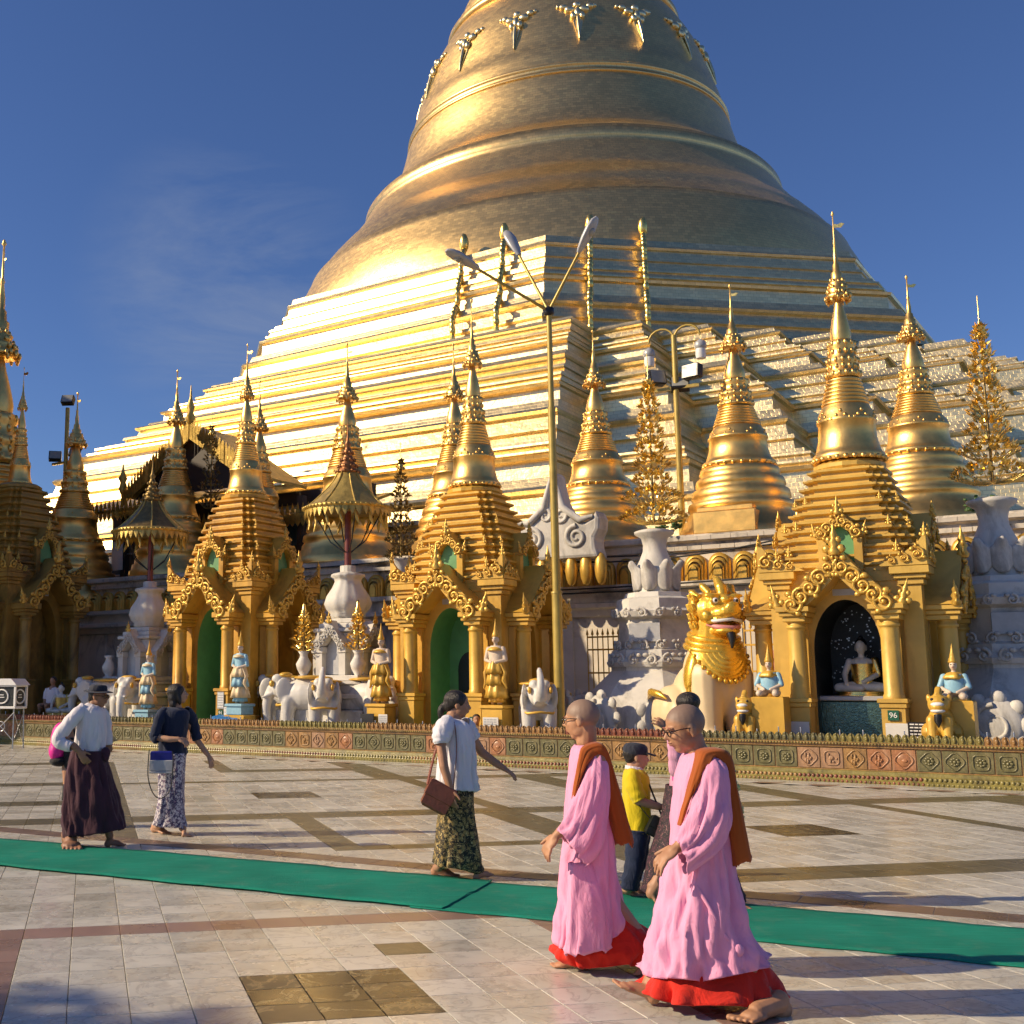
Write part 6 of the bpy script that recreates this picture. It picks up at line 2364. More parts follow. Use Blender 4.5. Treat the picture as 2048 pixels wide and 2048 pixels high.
cloth_mat('robe_pink', (0.80, 0.34, 0.52), 0.05, 0.8, 0.5, 5.5)
cloth_mat('robe_red', (0.66, 0.024, 0.010), 0.10, 0.75, 0.45, 6.0)
cloth_mat('shawl_rust', (0.36, 0.085, 0.012), 0.06, 0.85, 0.2, 4.0)
cloth_mat('shirt_white', (0.70, 0.66, 0.68), 0.04, 0.75, 0.5, 7.0)
cloth_mat('blouse_white', (0.72, 0.70, 0.74), 0.04, 0.75, 0.5, 7.0)
cloth_mat('navy_cloth', (0.012, 0.020, 0.048), 0.2, 0.75, 0.45, 7.0)
cloth_mat('maroon_cloth', (0.060, 0.018, 0.030), 0.2, 0.8, 0.5, 5.0)
cloth_mat('yellow_cloth', (0.62, 0.47, 0.010), 0.08, 0.8, 0.45, 7.0)
cloth_mat('denim', (0.014, 0.022, 0.055), 0.25, 0.8, 0.5, 9.0)
cloth_mat('cap_navy', (0.025, 0.028, 0.042), 0.2, 0.8, 0.4, 9.0)
cloth_mat('blouse_lilac', (0.62, 0.30, 0.44), 0.08, 0.75, 0.45, 7.0)
cloth_mat('magenta_cloth', (0.60, 0.01, 0.30), 0.08, 0.7, 0.35, 7.0)
cloth_mat('shirt_lilac', (0.36, 0.33, 0.44), 0.06, 0.8, 0.4, 7.0)
cloth_mat('black_cloth', (0.012, 0.012, 0.013), 0.2, 0.75, 0.35, 8.0)
print_mat('skirt_floral', (0.62, 0.58, 0.60), (0.06, 0.05, 0.12), (0.36, 0.20, 0.30), 34, 0.66, 0.60)
print_mat('skirt_gold', (0.33, 0.22, 0.07), (0.015, 0.012, 0.008), (0.50, 0.38, 0.16), 26, 0.60, 0.56)
print_mat('skirt_plum', (0.055, 0.015, 0.03), (0.012, 0.008, 0.012), (0.22, 0.10, 0.10), 34, 0.62, 0.58)
mat('leather_brown', (0.21, 0.062, 0.035), 0.35, 0, 0.2, 10.0, 0.3, 40)
mat('leather_black', (0.012, 0.014, 0.013), 0.4, 0, 0.2, 10.0, 0.3, 40)
mat('bag_blue', (0.008, 0.012, 0.22), 0.45, 0, 0.2, 10.0, 0.3, 40)
mat('bag_grey', (0.50, 0.50, 0.50), 0.5, 0, 0.1, 10.0, 0.2, 40)
mat('bag_pink', (0.72, 0.02, 0.30), 0.5, 0, 0.1, 10.0, 0.2, 40)
mat('glasses', (0.02, 0.012, 0.01), 0.2, 0.2, 0.1, 10.0, 0.0)
mat('lens_dark', (0.01, 0.01, 0.01), 0.1, 0.0, 0.1, 10.0, 0.0)
mat('flower_pale', (0.55, 0.52, 0.22), 0.6, 0, 0.3, 20.0, 0.2, 40)
class Fig:
    """a person standing in the plane Y = y0; coordinates come from a crop of the photo and are kept relative to the feet"""
    def __init__(self, label, y0, foot, crop, cat='person', skin='skin_brown'):
        self.y0 = y0
        self.ox, self.oy, self.k = crop
        p = self.w(foot[0], foot[1])
        self.base = Vector((p.x, y0, 0))
        self.o = empty('person', self.base, 0, label, cat)
        self.mb = MB()
        self.skin = skin
    def w(self, x, y, dy=0.0):
        p = at(self.ox + x * self.k, self.oy + y * self.k, self.y0)
        return Vector((p.x, p.y + dy, p.z))
    def p(self, x, y, dy=0.0):
        return self.w(x, y, dy) - self.base
    def g(self, x, y, z=0.0):
        return gnd(self.ox + x * self.k, self.oy + y * self.k, z) - self.base
    def finish_body(self, voxel=.0065, smooth=2):
        b = self.mb.build('body', self.skin, self.o)
        mods(b, voxel, smooth)
        self.body = b
        return b
    def limb(self, *pts):
        """pts: (x, y, dy, radius)"""
        for a, b in zip(pts[:-1], pts[1:]):
            self.mb.limb(self.p(*a[:3]), a[3], self.p(*b[:3]), b[3], 10)
    def head(self, c, hh, yaw, pitch=0.0, roll=0.0, neck_to=None, eyes=True, brow='hair_black', nr=.052):
        Q = Matrix.Rotation(yaw, 3, 'Z') @ Matrix.Rotation(-pitch, 3, 'Y') @ Matrix.Rotation(roll, 3, 'X')
        self.hc, self.hq, self.hh = c, Q, hh
        q = Q.to_quaternion()
        mb = self.mb
        def P(x, y, z):
            return c + Q @ Vector((x * hh, y * hh, z * hh))
        def E(x, y, z, r, nu=14, nv=10):
            mb.ell(P(x, y, z), tuple(v * hh for v in r), nu, nv, q)
        E(-.05, 0, .13, (.42, .335, .37), 20, 14)
        E(.12, 0, -.08, (.29, .27, .37), 16, 12)
        E(.19, 0, -.37, (.13, .14, .11))
        for sy in (-1, 1):
            E(.05, sy * .16, -.25, (.18, .10, .16))
            E(.27, sy * .13, -.10, (.10, .10, .10))
            E(-.03, sy * .325, -.04, (.085, .035, .145))
            E(-.01, sy * .335, -.13, (.04, .03, .05))
            E(.405, sy * .048, -.125, (.035, .035, .03), 8, 6)
            E(.36, sy * .12, .075, (.045, .10, .035), 8, 6)
        mb.limb(P(.37, 0, .05), .032 * hh, P(.455, 0, -.10), .052 * hh, 8)
        E(.385, 0, -.215, (.045, .095, .028), 10, 6)
        E(.37, 0, -.268, (.045, .08, .030), 10, 6)
        E(.33, 0, -.20, (.08, .13, .08), 10, 8)
        if neck_to is not None:
            mb.limb(P(-.12, 0, -.22), nr * 1.05, neck_to, nr * 1.15, 12)
        if eyes:
            for nm, m_, lst in (('eye', 'eye_white', (.362, .125, .012, .030, .055, .022)), ('iris', 'eye_dark', (.385, .125, .010, .016, .026, .022)), ('eyebrow', brow, (.392, .135, .098, .014, .085, .014))):
                for sy in (-1, 1):
                    e = MB()
                    e.ell(P(lst[0], sy * lst[1], lst[2]), (lst[3] * hh, lst[4] * hh, lst[5] * hh), 8, 6, q)
                    e.build(nm, m_, self.o)
            e = MB()
            e.ell(P(.392, 0, -.218), (.042 * hh, .085 * hh, .020 * hh), 8, 6, q)
            e.ell(P(.376, 0, -.265), (.044 * hh, .07 * hh, .024 * hh), 8, 6, q)
            e.build('lips', 'lip_tone', self.o)
    def hp(self, x, y, z):
        return self.hc + self.hq @ Vector((x * self.hh, y * self.hh, z * self.hh))
    def hair(self, parts, m='hair_black', voxel=.010, name='hair'):
        mb = MB()
        q = self.hq.to_quaternion()
        for (x, y, z, rx, ry, rz) in parts:
            mb.ell(self.hp(x, y, z), (rx * self.hh, ry * self.hh, rz * self.hh), 14, 10, q)
        b = mb.build(name, m, self.o)
        mods(b, voxel, 2)
        return b
    def hand(self, wrist, d, normal, size=.17, curl=.5, spread=.16, thumb=1):
        """d: direction of the fingers, normal: back of the hand"""
        mb = self.mb
        d = Vector(d).normalized()
        n = Vector(normal)
        n = (n - d * n.dot(d)).normalized()
        s = d.cross(n).normalized()
        k = size / .17
        q = Matrix((d, s, n)).transposed().to_quaternion()
        mb.ell(wrist + d * .048 * k, (.056 * k, .040 * k, .017 * k), 12, 8, q)
        mb.limb(wrist - d * .01, .024 * k, wrist + d * .03 * k, .024 * k)
        for i, (off, ln, an) in enumerate(((-.032, .060, -1.5), (-.011, .070, -.5), (.011, .066, .5), (.031, .052, 1.5))):
            b0 = wrist + d * .086 * k + s * off * k
            dd = (d + s * (an * spread * .35)).normalized()
            c1 = curl * (1 + .12 * i)
            d1 = (dd * math.cos(c1 * .55) - n * math.sin(c1 * .55)).normalized()
            d2 = (dd * math.cos(c1 * 1.3) - n * math.sin(c1 * 1.3)).normalized()
            p1 = b0 + d1 * ln * .55 * k
            p2 = p1 + d2 * ln * .55 * k
            mb.limb(b0, .0098 * k, p1, .0092 * k, 8)
            mb.limb(p1, .0092 * k, p2, .0078 * k, 8)
        t0 = wrist + d * .022 * k - s * thumb * .03 * k
        td = (d * .75 - s * thumb * .62 - n * .2).normalized()
        p1 = t0 + td * .042 * k
        p2 = p1 + (td + d * .45).normalized() * .036 * k
        mb.limb(t0, .014 * k, p1, .0115 * k, 8)
        mb.limb(p1, .0115 * k, p2, .009 * k, 8)
    def foot(self, heel, toe, size=.24, ankle=None, side=1):
        """heel and toe: points on the sole"""
        mb = self.mb
        heel, toe = Vector(heel), Vector(toe)
        f = (toe - heel).normalized()
        s = f.cross(Vector((0, 0, 1))).normalized()
        u = s.cross(f).normalized()
        if u.z < 0: u = -u
        k = (toe - heel).length / .24
        q = Matrix((f, s, u)).transposed().to_quaternion()
        mb.ell(heel + f * .035 * k + u * .032 * k, (.040 * k, .033 * k, .035 * k), 12, 8, q)
        mb.limb(heel + f * .05 * k + u * .05 * k, .036 * k, heel + f * .15 * k + u * .030 * k, .030 * k)
        mb.ell(heel + f * .165 * k + u * .020 * k, (.045 * k, .044 * k, .020 * k), 12, 8, q)
        for i in range(5):
            off = (.032 - .016 * i) * side
            ln = (.058, .056, .048, .040, .030)[i]
            r_ = (.0125, .0095, .009, .0085, .008)[i]
            mb.limb(heel + f * .178 * k + s * off * k + u * .013 * k, r_ * k, heel + f * (.178 + ln) * k + s * off * 1.08 * k + u * .010 * k, r_ * .9 * k, 8)
        if ankle is not None:
            mb.limb(heel + f * .045 * k + u * .06 * k, .034 * k, ankle, .036)
    def loft(self, name, m, rows, n=44, folds=(), solid=.006, sub=3, cap0=False, power=2.0, seed=0, rough=.006):
        """rows: (xL, yL, xR, yR, half depth, dy, fold amplitude); folds: list of (waves, phase, drift, share)"""
        ctl = []
        for (xl, yl, xr, yr, d, dy, fa) in rows:
            a, b = self.p(xl, yl, dy), self.p(xr, yr, dy)
            c, h = (a + b) / 2, (b - a) / 2
            ctl.append((c.x, c.y, c.z, h.x, h.z, d, fa))
        def interp(t):
            i = min(int(t), len(ctl) - 2)
            f = t - i
            p0, p1, p2, p3 = ctl[max(i - 1, 0)], ctl[i], ctl[i + 1], ctl[min(i + 2, len(ctl) - 1)]
            return [0.5 * ((2 * b) + (c_ - a) * f + (2 * a - 5 * b + 4 * c_ - d_) * f * f + (3 * b - a - 3 * c_ + d_) * f ** 3) for a, b, c_, d_ in zip(p0, p1, p2, p3)]
        steps = (len(ctl) - 1) * sub
        rs = []
        for k in range(steps + 1):
            t = k / sub
            cx, cy, cz, hx, hz, d, fa = interp(min(t, len(ctl) - 1 - 1e-6))
            ring = []
            for j in range(n):
                a = 2 * PI * j / n
                ca_, sa_ = math.cos(a), math.sin(a)
                if power != 2.0:
                    ca_ = math.copysign(abs(ca_) ** (2 / power), ca_)
                    sa_ = math.copysign(abs(sa_) ** (2 / power), sa_)
                q = 0.0
                for (wv, ph, dr, sh) in folds:
                    q += sh * (2 * abs(math.sin(.5 * (wv * a + ph + dr * t + .9 * math.sin(t * .8 + a * 2 + ph)))) - 1.25)
                if fa > .02:
                    q += 1.1 * (.55 - 2.4 * abs(noise.noise((ca_ * 3.4 + seed * 3.7, sa_ * 3.4 + .45 * t, cz * 1.3 + .5 * ca_))))
                    q += .45 * (.4 - 2.0 * abs(noise.noise((ca_ * 8.0 + seed * 1.9, sa_ * 8.0 + .9 * t, cz * 3.6 + 1.4 * ca_))))
                f = 1 + fa * q
                nz = rough * noise.noise((ca_ * 3.2 + seed, sa_ * 3.2 + cz * 3.0, cz * 9.0)) + rough * 1.3 * noise.noise((ca_ * 1.3 + seed, sa_ * 1.3 + 5, cz * 3.5))
                hz_ = 0.0
                if fa > 0.04 and k > steps - 3:
                    hz_ = .010 * (k - steps + 3) / 3 * (q + .6 * math.sin(5 * a + seed))
                ring.append((cx + hx * ca_ * f + nz * ca_, cy + d * sa_ * f + nz * sa_, cz + hz * ca_ + hz_))
            rs.append(ring)
        mb = MB()
        mb.rings(rs, True, cap0, False)
        o = mb.build(name, m, self.o)
        mods(o, solid=solid)
        return o
    def tubec(self, name, m, pts, n=18, solid=.005, folds=.0, seed=0):
        """sleeve or trouser leg: (x, y, dy, radius)"""
        P = spline([tuple(self.p(*q[:3])) for q in pts], 5)
        Rr = spline([(q[3], 0, 0) for q in pts], 5)
        mb = MB()
        mb.tube(P, [r.x * (1 + folds * math.sin(i * 1.7 + seed)) for i, r in enumerate(Rr)], n, False)
        # crumple
        mb.v = [tuple(Vector(v) + Vector((1, 1, .3)) * (.010 * noise.noise((v[0] * 11 + seed, v[1] * 11, v[2] * 11)))) for v in mb.v]
        o = mb.build(name, m, self.o)
        mods(o, solid=solid)
        return o
    def glasses(self, dark=False):
        mb = MB()
        q = self.hq.to_quaternion()
        for sy in (-1, 1):
            n = 14
            mb.tube([self.hp(.42, sy * .145 + .105 * math.cos(2 * PI * k / n), .0 + .075 * math.sin(2 * PI * k / n)) for k in range(n + 1)], .0030, 5)
            mb.tube([self.hp(.42, sy * .25, .03), self.hp(.2, sy * .32, .04), self.hp(-.05, sy * .345, .02)], .0028, 5)
        mb.tube([self.hp(.43, -.04, .01), self.hp(.44, 0, .025), self.hp(.43, .04, .01)], .003, 5)
        g = mb.build('glasses', 'glasses', self.o)
        if dark:
            for sy in (-1, 1):
                e = MB()
                e.ell(self.hp(.415, sy * .145, 0), (.012 * self.hh, .105 * self.hh, .08 * self.hh), 10, 6, q)
                e.build('lens', 'lens_dark', g)
C5 = (1050, 1360, 512 / 1438)
C3 = (0, 1280, .26501)
C4 = (700, 1320, .26501)
FOLD = [(11, .4, .8, .55), (17, 1.7, .5, .35), (5, 2.6, .6, .5)]
# ------------------------------------------------------------------ near nun
f = Fig('shaven-headed person in pink robe and rust shawl, nearest the camera, wearing glasses', 6.05, (930, 1835), C5)
hc = f.p(897, 272)
skin_mat('skin_nun_near', (0.42, 0.215, 0.115), (tuple(hc), (.34, 0.0, .94), .012, (0.20, 0.145, 0.115)))
f.skin = 'skin_nun_near'
f.head(hc, .246, R(186), R(-13), 0, f.p(960, 400), brow='lip_tone')
f.limb((968, 405, 0, .055), (985, 540, 0, .09), (980, 900, 0, .11), (965, 1060, 0, .11))
f.limb((985, 470, -.14, .055), (985, 720, -.2, .045), (840, 860, -.21, .036), (795, 903, -.21, .027))
f.limb((960, 1060, .05, .10), (890, 1350, .04, .07), (705, 1730, .02, .042))
f.limb((960, 1060, -.05, .10), (1070, 1380, -.06, .065), (1325, 1765, -.11, .042))
f.hand(f.p(790, 908, -.21), Vector((-.80, -.05, -.55)), Vector((-.45, -.35, .80)), .185, .55, .3, -1)
f.foot(f.g(738, 1832), f.p(500, 1712, .02), .24, f.p(705, 1735, .02), 1)
f.foot(f.p(1420, 1856, -.14), f.g(1190, 1928, .004), .24, f.p(1345, 1775, -.12), 1)
f.finish_body(.0058, 2)
f.glasses()
f.loft('robe', 'robe_pink', [(912, 405, 1012, 405, .085, 0, 0), (885, 440, 1080, 440, .16, 0, .01), (858, 560, 1092, 560, .175, 0, .04), (842, 700, 1108, 700, .175, 0, .06), (836, 850, 1128, 850, .18, 0, .07), (826, 1010, 1152, 1005, .19, 0, .07), (792, 1160, 1186, 1155, .20, 0, .085), (752, 1310, 1218, 1300, .21, 0, .10), (724, 1450, 1262, 1430, .22, 0, .11), (704, 1560, 1312, 1510, .22, 0, .115), (684, 1652, 1352, 1568, .215, 0, .13)], 110, FOLD, .005, 5, False, 2.3, 1, .011)
f.loft('sleeve', 'robe_pink', [(938, 430, 1045, 420, .05, -.12, .0), (918, 490, 1070, 480, .075, -.16, .02), (902, 590, 1078, 610, .085, -.18, .06), (868, 690, 1072, 760, .088, -.20, .11), (826, 790, 1018, 905, .085, -.21, .15), (796, 852, 905, 1000, .075, -.21, .17), (784, 868, 842, 1050, .062, -.21, .18)], 64, [(7, .3, 1.2, .6), (11, 1.2, -.8, .4)], .005, 6, False, 2.0, 2, .010)
f.loft('underskirt', 'robe_red', [(770, 1480, 1230, 1440, .11, 0, .03), (750, 1590, 1285, 1530, .13, 0, .04), (705, 1668, 1345, 1620, .165, -.01, .07), (660, 1745, 1385, 1772, .22, -.03, .13)], 90, [(9, .9, .9, .6), (15, .2, -.8, .4)], .005, 5, False, 3.0, 3, .010)
f.loft('shawl', 'shawl_rust', [(812, 795, 828, 765, .022, -.17, 0), (830, 705, 868, 640, .028, -.185, 0), (872, 565, 928, 530, .035, -.18, 0), (912, 440, 985, 455, .05, -.15, 0), (948, 386, 1008, 430, .07, -.11, 0), (1062, 380, 1012, 430, .085, -.09, 0), (1115, 438, 1042, 500, .07, -.10, 0), (1142, 600, 1064, 620, .055, -.11, .05), (1180, 800, 1088, 820, .045, -.12, .08), (1217, 985, 1116, 1022, .04, -.12, .10)], 48, [(4, .3, .2, .5)], .006, 5, False, 3.0, 4, .006)
mbk = MB()
for (x0, y0_, x1, y1_, x2, y2_) in ((890, 1110, 960, 1230, 1000, 1310), (1000, 1310, 1060, 1400, 1120, 1450), (1090, 1430, 1140, 1500, 1130, 1560)):
    mbk.tube(spline([tuple(f.p(x0, y0_, -.195)), tuple(f.p(x1, y1_, -.215)), tuple(f.p(x2, y2_, -.215))], 5), .011, 6)
mbk.ell(f.p(1115, 1460, -.225), (.028, .02, .03), 8, 6)
mbk.build('robe_hem_ruffle', 'robe_pink', f.o)
# ------------------------------------------------------------------ far nun
f = Fig('shaven-headed person in pink robe and rust shawl, walking in front, looking away', 6.8, (400, 1640), C5)
hc = f.p(318, 222)
skin_mat('skin_nun_far', (0.46, 0.235, 0.125), (tuple(hc), (.30, -.12, .94), .004, (0.23, 0.165, 0.125)))
f.skin = 'skin_nun_far'
f.head(hc, .236, R(152), R(-4), 0, f.p(345, 350), brow='lip_tone')
f.limb((350, 365, 0, .055), (365, 500, 0, .09), (365, 860, 0, .11), (355, 1000, 0, .11))
f.limb((380, 450, -.14, .055), (340, 660, -.2, .045), (190, 800, -.21, .034), (145, 842, -.21, .026))
f.limb((350, 1000, -.06, .10), (290, 1260, -.06, .075), (310, 1560, -.06, .042))
f.limb((350, 1000, -.02, .10), (480, 1260, -.03, .07), (690, 1510, -.06, .042))
f.hand(f.p(140, 846, -.21), Vector((-.62, -.05, -.75)), Vector((-.6, -.45, .5)), .17, .7, .2, -1)
f.foot(f.g(358, 1628), f.g(140, 1612), .24, f.p(318, 1560, -.06), 1)
f.foot(f.p(672, 1580, -.10), f.g(620, 1666), .24, f.p(695, 1520, -.06), 1)
f.finish_body(.0062, 2)
f.glasses()
f.loft('robe', 'robe_pink', [(285, 365, 395, 360, .085, 0, 0), (265, 410, 430, 405, .16, 0, .01), (252, 540, 435, 540, .175, 0, .02), (240, 680, 450, 690, .175, 0, .03), (228, 850, 486, 860, .18, 0, .045), (215, 1000, 496, 1010, .185, 0, .06), (205, 1130, 508, 1130, .185, 0, .08), (203, 1260, 530, 1240, .185, 0, .09), (198, 1380, 548, 1330, .18, 0, .12), (184, 1492, 520, 1400, .175, 0, .13)], 110, FOLD, .005, 5, False, 2.3, 6, .011)
f.loft('sleeve', 'robe_pink', [(335, 420, 412, 410, .05, -.12, 0), (300, 490, 424, 490, .075, -.16, .02), (258, 590, 425, 640, .085, -.18, .07), (212, 690, 400, 800, .09, -.20, .12), (168, 770, 360, 930, .085, -.21, .16), (136, 812, 300, 1005, .07, -.21, .18)], 64, [(7, .8, 1.2, .6), (11, .2, -.8, .4)], .005, 6, False, 2.0, 7, .010)
f.loft('robe_flap', 'robe_pink', [(210, 1000, 330, 990, .03, -.17, .02), (212, 1120, 370, 1110, .035, -.185, .06), (208, 1260, 405, 1230, .04, -.19, .10), (200, 1400, 432, 1370, .04, -.19, .12), (186, 1496, 432, 1472, .04, -.19, .14)], 40, [(7, .3, .9, .7), (11, 1.0, -.4, .4)], .005, 4, False, 2.6, 8)
f.loft('underskirt', 'robe_red', [(260, 1300, 500, 1260, .12, 0, .03), (240, 1400, 570, 1340, .14, 0, .05), (190, 1490, 680, 1410, .175, 0, .09), (165, 1535, 735, 1470, .19, 0, .12), (205, 1580, 690, 1560, .18, 0, .13)], 90, [(9, .2, .9, .6), (15, .9, -.8, .4)], .005, 5, False, 3.0, 9, .010)
f.loft('shawl', 'shawl_rust', [(236, 655, 248, 630, .022, -.17, 0), (250, 560, 275, 540, .03, -.18, 0), (272, 440, 318, 455, .04, -.165, 0), (300, 372, 372, 420, .06, -.12, 0), (392, 345, 392, 425, .085, -.09, 0), (438, 400, 405, 470, .07, -.10, 0), (485, 560, 422, 610, .055, -.11, .05), (540, 760, 452, 800, .045, -.12, .08), (578, 905, 486, 905, .04, -.12, .10)], 48, [(4, .3, .2, .5)], .006, 5, False, 3.0, 10, .006)
# ------------------------------------------------------------------ man in hat
f = Fig('man in white shirt, dark hat and long maroon wraparound skirt, walking right', 11.65, (640, 1590), C3, skin='skin_dark')
hc = f.p(742, 425)
f.head(hc, .225, R(-12), R(-4), 0, f.p(700, 520), eyes=True)
f.limb((705, 520, 0, .055), (680, 620, 0, .10), (675, 830, 0, .11))
f.limb((618, 552, -.12, .042), (490, 722, -.195, .040), (610, 800, -.24, .036), (648, 838, -.24, .028))
f.limb((755, 565, .12, .042), (768, 700, .16, .040), (800, 830, .18, .034))
f.hand(f.p(640, 830, -.24), Vector((.55, -.1, -.8)), Vector((-.3, -.9, .2)), .17, .6)
f.limb((660, 830, -.05, .085), (610, 1170, -.03, .06), (525, 1500, -.04, .04))
f.limb((680, 830, .05, .085), (750, 1170, .03, .06), (820, 1480, .04, .04))
f.foot(f.g(512, 1545), f.g(545, 1600), .24, f.p(520, 1490, -.06), -1)
f.foot(f.g(788, 1562), f.g(955, 1552), .24, f.p(822, 1480, .06), -1)
f.finish_body(.0075, 2)
f.hair([(-.12, 0, .10, .36, .345, .33), (-.28, 0, -.10, .18, .28, .22)])
f.glasses(True)
f.loft('shirt', 'shirt_white', [(672, 470, 752, 500, .08, 0, 0), (618, 505, 782, 532, .145, 0, .01), (588, 570, 792, 585, .15, 0, .04), (575, 680, 796, 690, .145, 0, .06), (566, 780, 788, 790, .145, 0, .09), (562, 850, 775, 848, .145, 0, .07)], 64, [(7, .3, .7, .6), (11, .9, -.5, .4)], .006, 4, False, 2.3, 11)
f.tubec('sleeve', 'shirt_white', [(650, 510, -.08, .055), (600, 565, -.145, .066), (535, 650, -.185, .064), (478, 735, -.21, .066), (520, 775, -.22, .060), (585, 797, -.235, .048)], 18, .005, .05, 1)
f.tubec('sleeve', 'shirt_white', [(740, 525, .08, .055), (765, 600, .14, .062), (775, 700, .16, .058), (785, 800, .16, .05)], 18, .005, .05, 2)
f.loft('longyi', 'maroon_cloth', [(548, 828, 782, 835, .155, 0, .02), (530, 920, 808, 925, .17, 0, .05), (510, 1050, 842, 1050, .175, 0, .07), (496, 1200, 880, 1190, .18, 0, .08), (488, 1350, 908, 1320, .18, 0, .09), (482, 1482, 930, 1425, .18, 0, .13)], 80, [(9, .9, .3, .6), (15, .1, -.2, .4)], .005, 5, False, 2.8, 12, .009)
mb = MB()
mb.ell(f.p(806, 850, -.06), (.05, .05, .06), 10, 8)
mb.ell(f.p(812, 880, -.08), (.035, .04, .05), 8, 6)
b = mb.build('waist_knot', 'maroon_cloth', f.o)
mb = MB()
q = f.hq.to_quaternion()
rs = []
for (r, z) in ((.36, .23), (.375, .30), (.35, .44), (.30, .50), (.10, .53)):
    rs.append([tuple(f.hp(-.03 + r * 1.12 * math.cos(2 * PI * j / 24), r * math.sin(2 * PI * j / 24), z)) for j in range(24)])
mb.rings(rs, True)
rs = []
for (r, z) in ((.37, .24), (.50, .215), (.56, .19), (.565, .175), (.50, .195), (.36, .215)):
    rs.append([tuple(f.hp(-.01 + r * 1.2 * math.cos(2 * PI * j / 24), r * math.sin(2 * PI * j / 24), z + .03 * math.cos(4 * PI * j / 24))) for j in range(24)])
mb.rings(rs, True, False, False)
mb.build('hat', 'cap_navy', f.o)
# ------------------------------------------------------------------ child with pink backpack (behind the man)
f = Fig('child with bright pink backpack, almost hidden behind the man in the hat', 13.3, (520, 1345), C3)
hc = f.p(545, 660)
f.head(hc, .19, R(0), 0, 0, f.p(530, 730), eyes=True)
f.limb((530, 730, 0, .07), (525, 980, 0, .09))
f.limb((525, 980, -.05, .07), (520, 1160, -.05, .05), (520, 1310, -.05, .035))
f.limb((525, 980, .05, .07), (540, 1160, .05, .05), (550, 1310, .05, .035))
f.foot(f.p(505, 1345, -.05), f.p(600, 1345, -.05), .18, f.p(520, 1310, -.05))
f.foot(f.p(535, 1345, .05), f.p(630, 1345, .05), .18, f.p(550, 1310, .05))
f.finish_body(.009, 2)
f.hair([(-.08, 0, .14, .42, .37, .36), (-.25, 0, -.05, .22, .32, .3)])
f.loft('dress', 'black_cloth', [(505, 735, 570, 735, .07, 0, 0), (485, 780, 590, 780, .11, 0, .02), (485, 980, 595, 980, .12, 0, .04), (470, 1200, 615, 1200, .14, 0, .08)], 32, [(7, .3, .5, 1)], .005, 3)
bp_ = empty('backpack', f.w(455, 820) - Vector((0, 0, .0)), 0, 'bright pink backpack peeking out behind the man in white shirt', 'backpack')
mb = MB()
mb.ell((0, 0, .10), (.11, .15, .20), 16, 12)
mb.ell((-.03, 0, -.02), (.10, .14, .13), 14, 10)
b = mb.build('pack', 'bag_pink', bp_)
mods(b, .014, 4)
mb = MB()
mb.ell((0, 0, -.14), (.115, .15, .06), 14, 8)
mb.build('pack_base', 'black_cloth', bp_)
for sy in (-1, 1):
    mb = MB()
    mb.tube([(.06, sy * .09, .24), (.17, sy * .1, .22), (.2, sy * .1, .05), (.08, sy * .1, -.1)], .014, 6)
    mb.build('strap', 'black_cloth', bp_)
# ------------------------------------------------------------------ woman in navy
f = Fig('woman in navy blouse and white flowered skirt with a blue and grey bag', 12.65, (1290, 1470), C3, skin='skin_light')
hc = f.p(1345, 408)
f.head(hc, .222, R(8), R(8), 0, f.p(1325, 520), eyes=True)
f.limb((1325, 520, 0, .075), (1310, 640, 0, .115), (1300, 860, 0, .13))
f.limb((1235, 572, -.11, .038), (1192, 726, -.17, .038), (1300, 742, -.22, .034), (1370, 740, -.23, .026))
f.limb((1400, 572, .11, .038), (1458, 740, .155, .036), (1530, 840, .16, .032), (1562, 880, .16, .026))
f.hand(f.p(1368, 738, -.23), Vector((.85, -.1, -.35)), Vector((.2, -.6, .8)), .16, .9)
f.hand(f.p(1560, 876, .16), Vector((.35, 0, -.93)), Vector((.7, -.5, .3)), .16, .35)
f.limb((1295, 860, -.04, .08), (1270, 1150, -.02, .055), (1205, 1390, -.02, .037))
f.limb((1305, 860, .04, .08), (1325, 1150, .03, .055), (1372, 1420, .02, .037))
f.foot(f.g(1145, 1450), f.g(1268, 1468), .23, f.p(1200, 1395, -.04), -1)
f.foot(f.g(1370, 1488), f.g(1460, 1484), .23, f.p(1385, 1425, .0), -1)
f.finish_body(.0075, 2)
f.hair([(-.10, 0, .14, .46, .40, .40), (-.28, 0, -.15, .26, .38, .45), (-.30, 0, -.45, .22, .40, .35), (.02, .3, -.2, .16, .12, .40), (.02, -.3, -.2, .12, .10, .36), (-.2, .25, -.6, .2, .2, .3)])
f.loft('blouse', 'navy_cloth', [(1278, 505, 1372, 512, .08, 0, 0), (1205, 540, 1425, 545, .155, 0, .01), (1192, 640, 1418, 645, .155, 0, .03), (1196, 750, 1408, 750, .15, 0, .05), (1198, 865, 1410, 862, .155, 0, .06)], 44, [(7, .5, .6, .7), (11, .2, -.4, .4)], .005, 4, False, 2.2, 13)
f.tubec('sleeve', 'navy_cloth', [(1255, 530, -.07, .05), (1222, 580, -.13, .058), (1200, 660, -.16, .055), (1188, 728, -.18, .052), (1215, 742, -.195, .048)], 16, .005, .05, 3)
f.tubec('sleeve', 'navy_cloth', [(1390, 530, .09, .06), (1425, 590, .14, .068), (1452, 680, .155, .06), (1475, 760, .16, .052)], 16, .005, .05, 4)
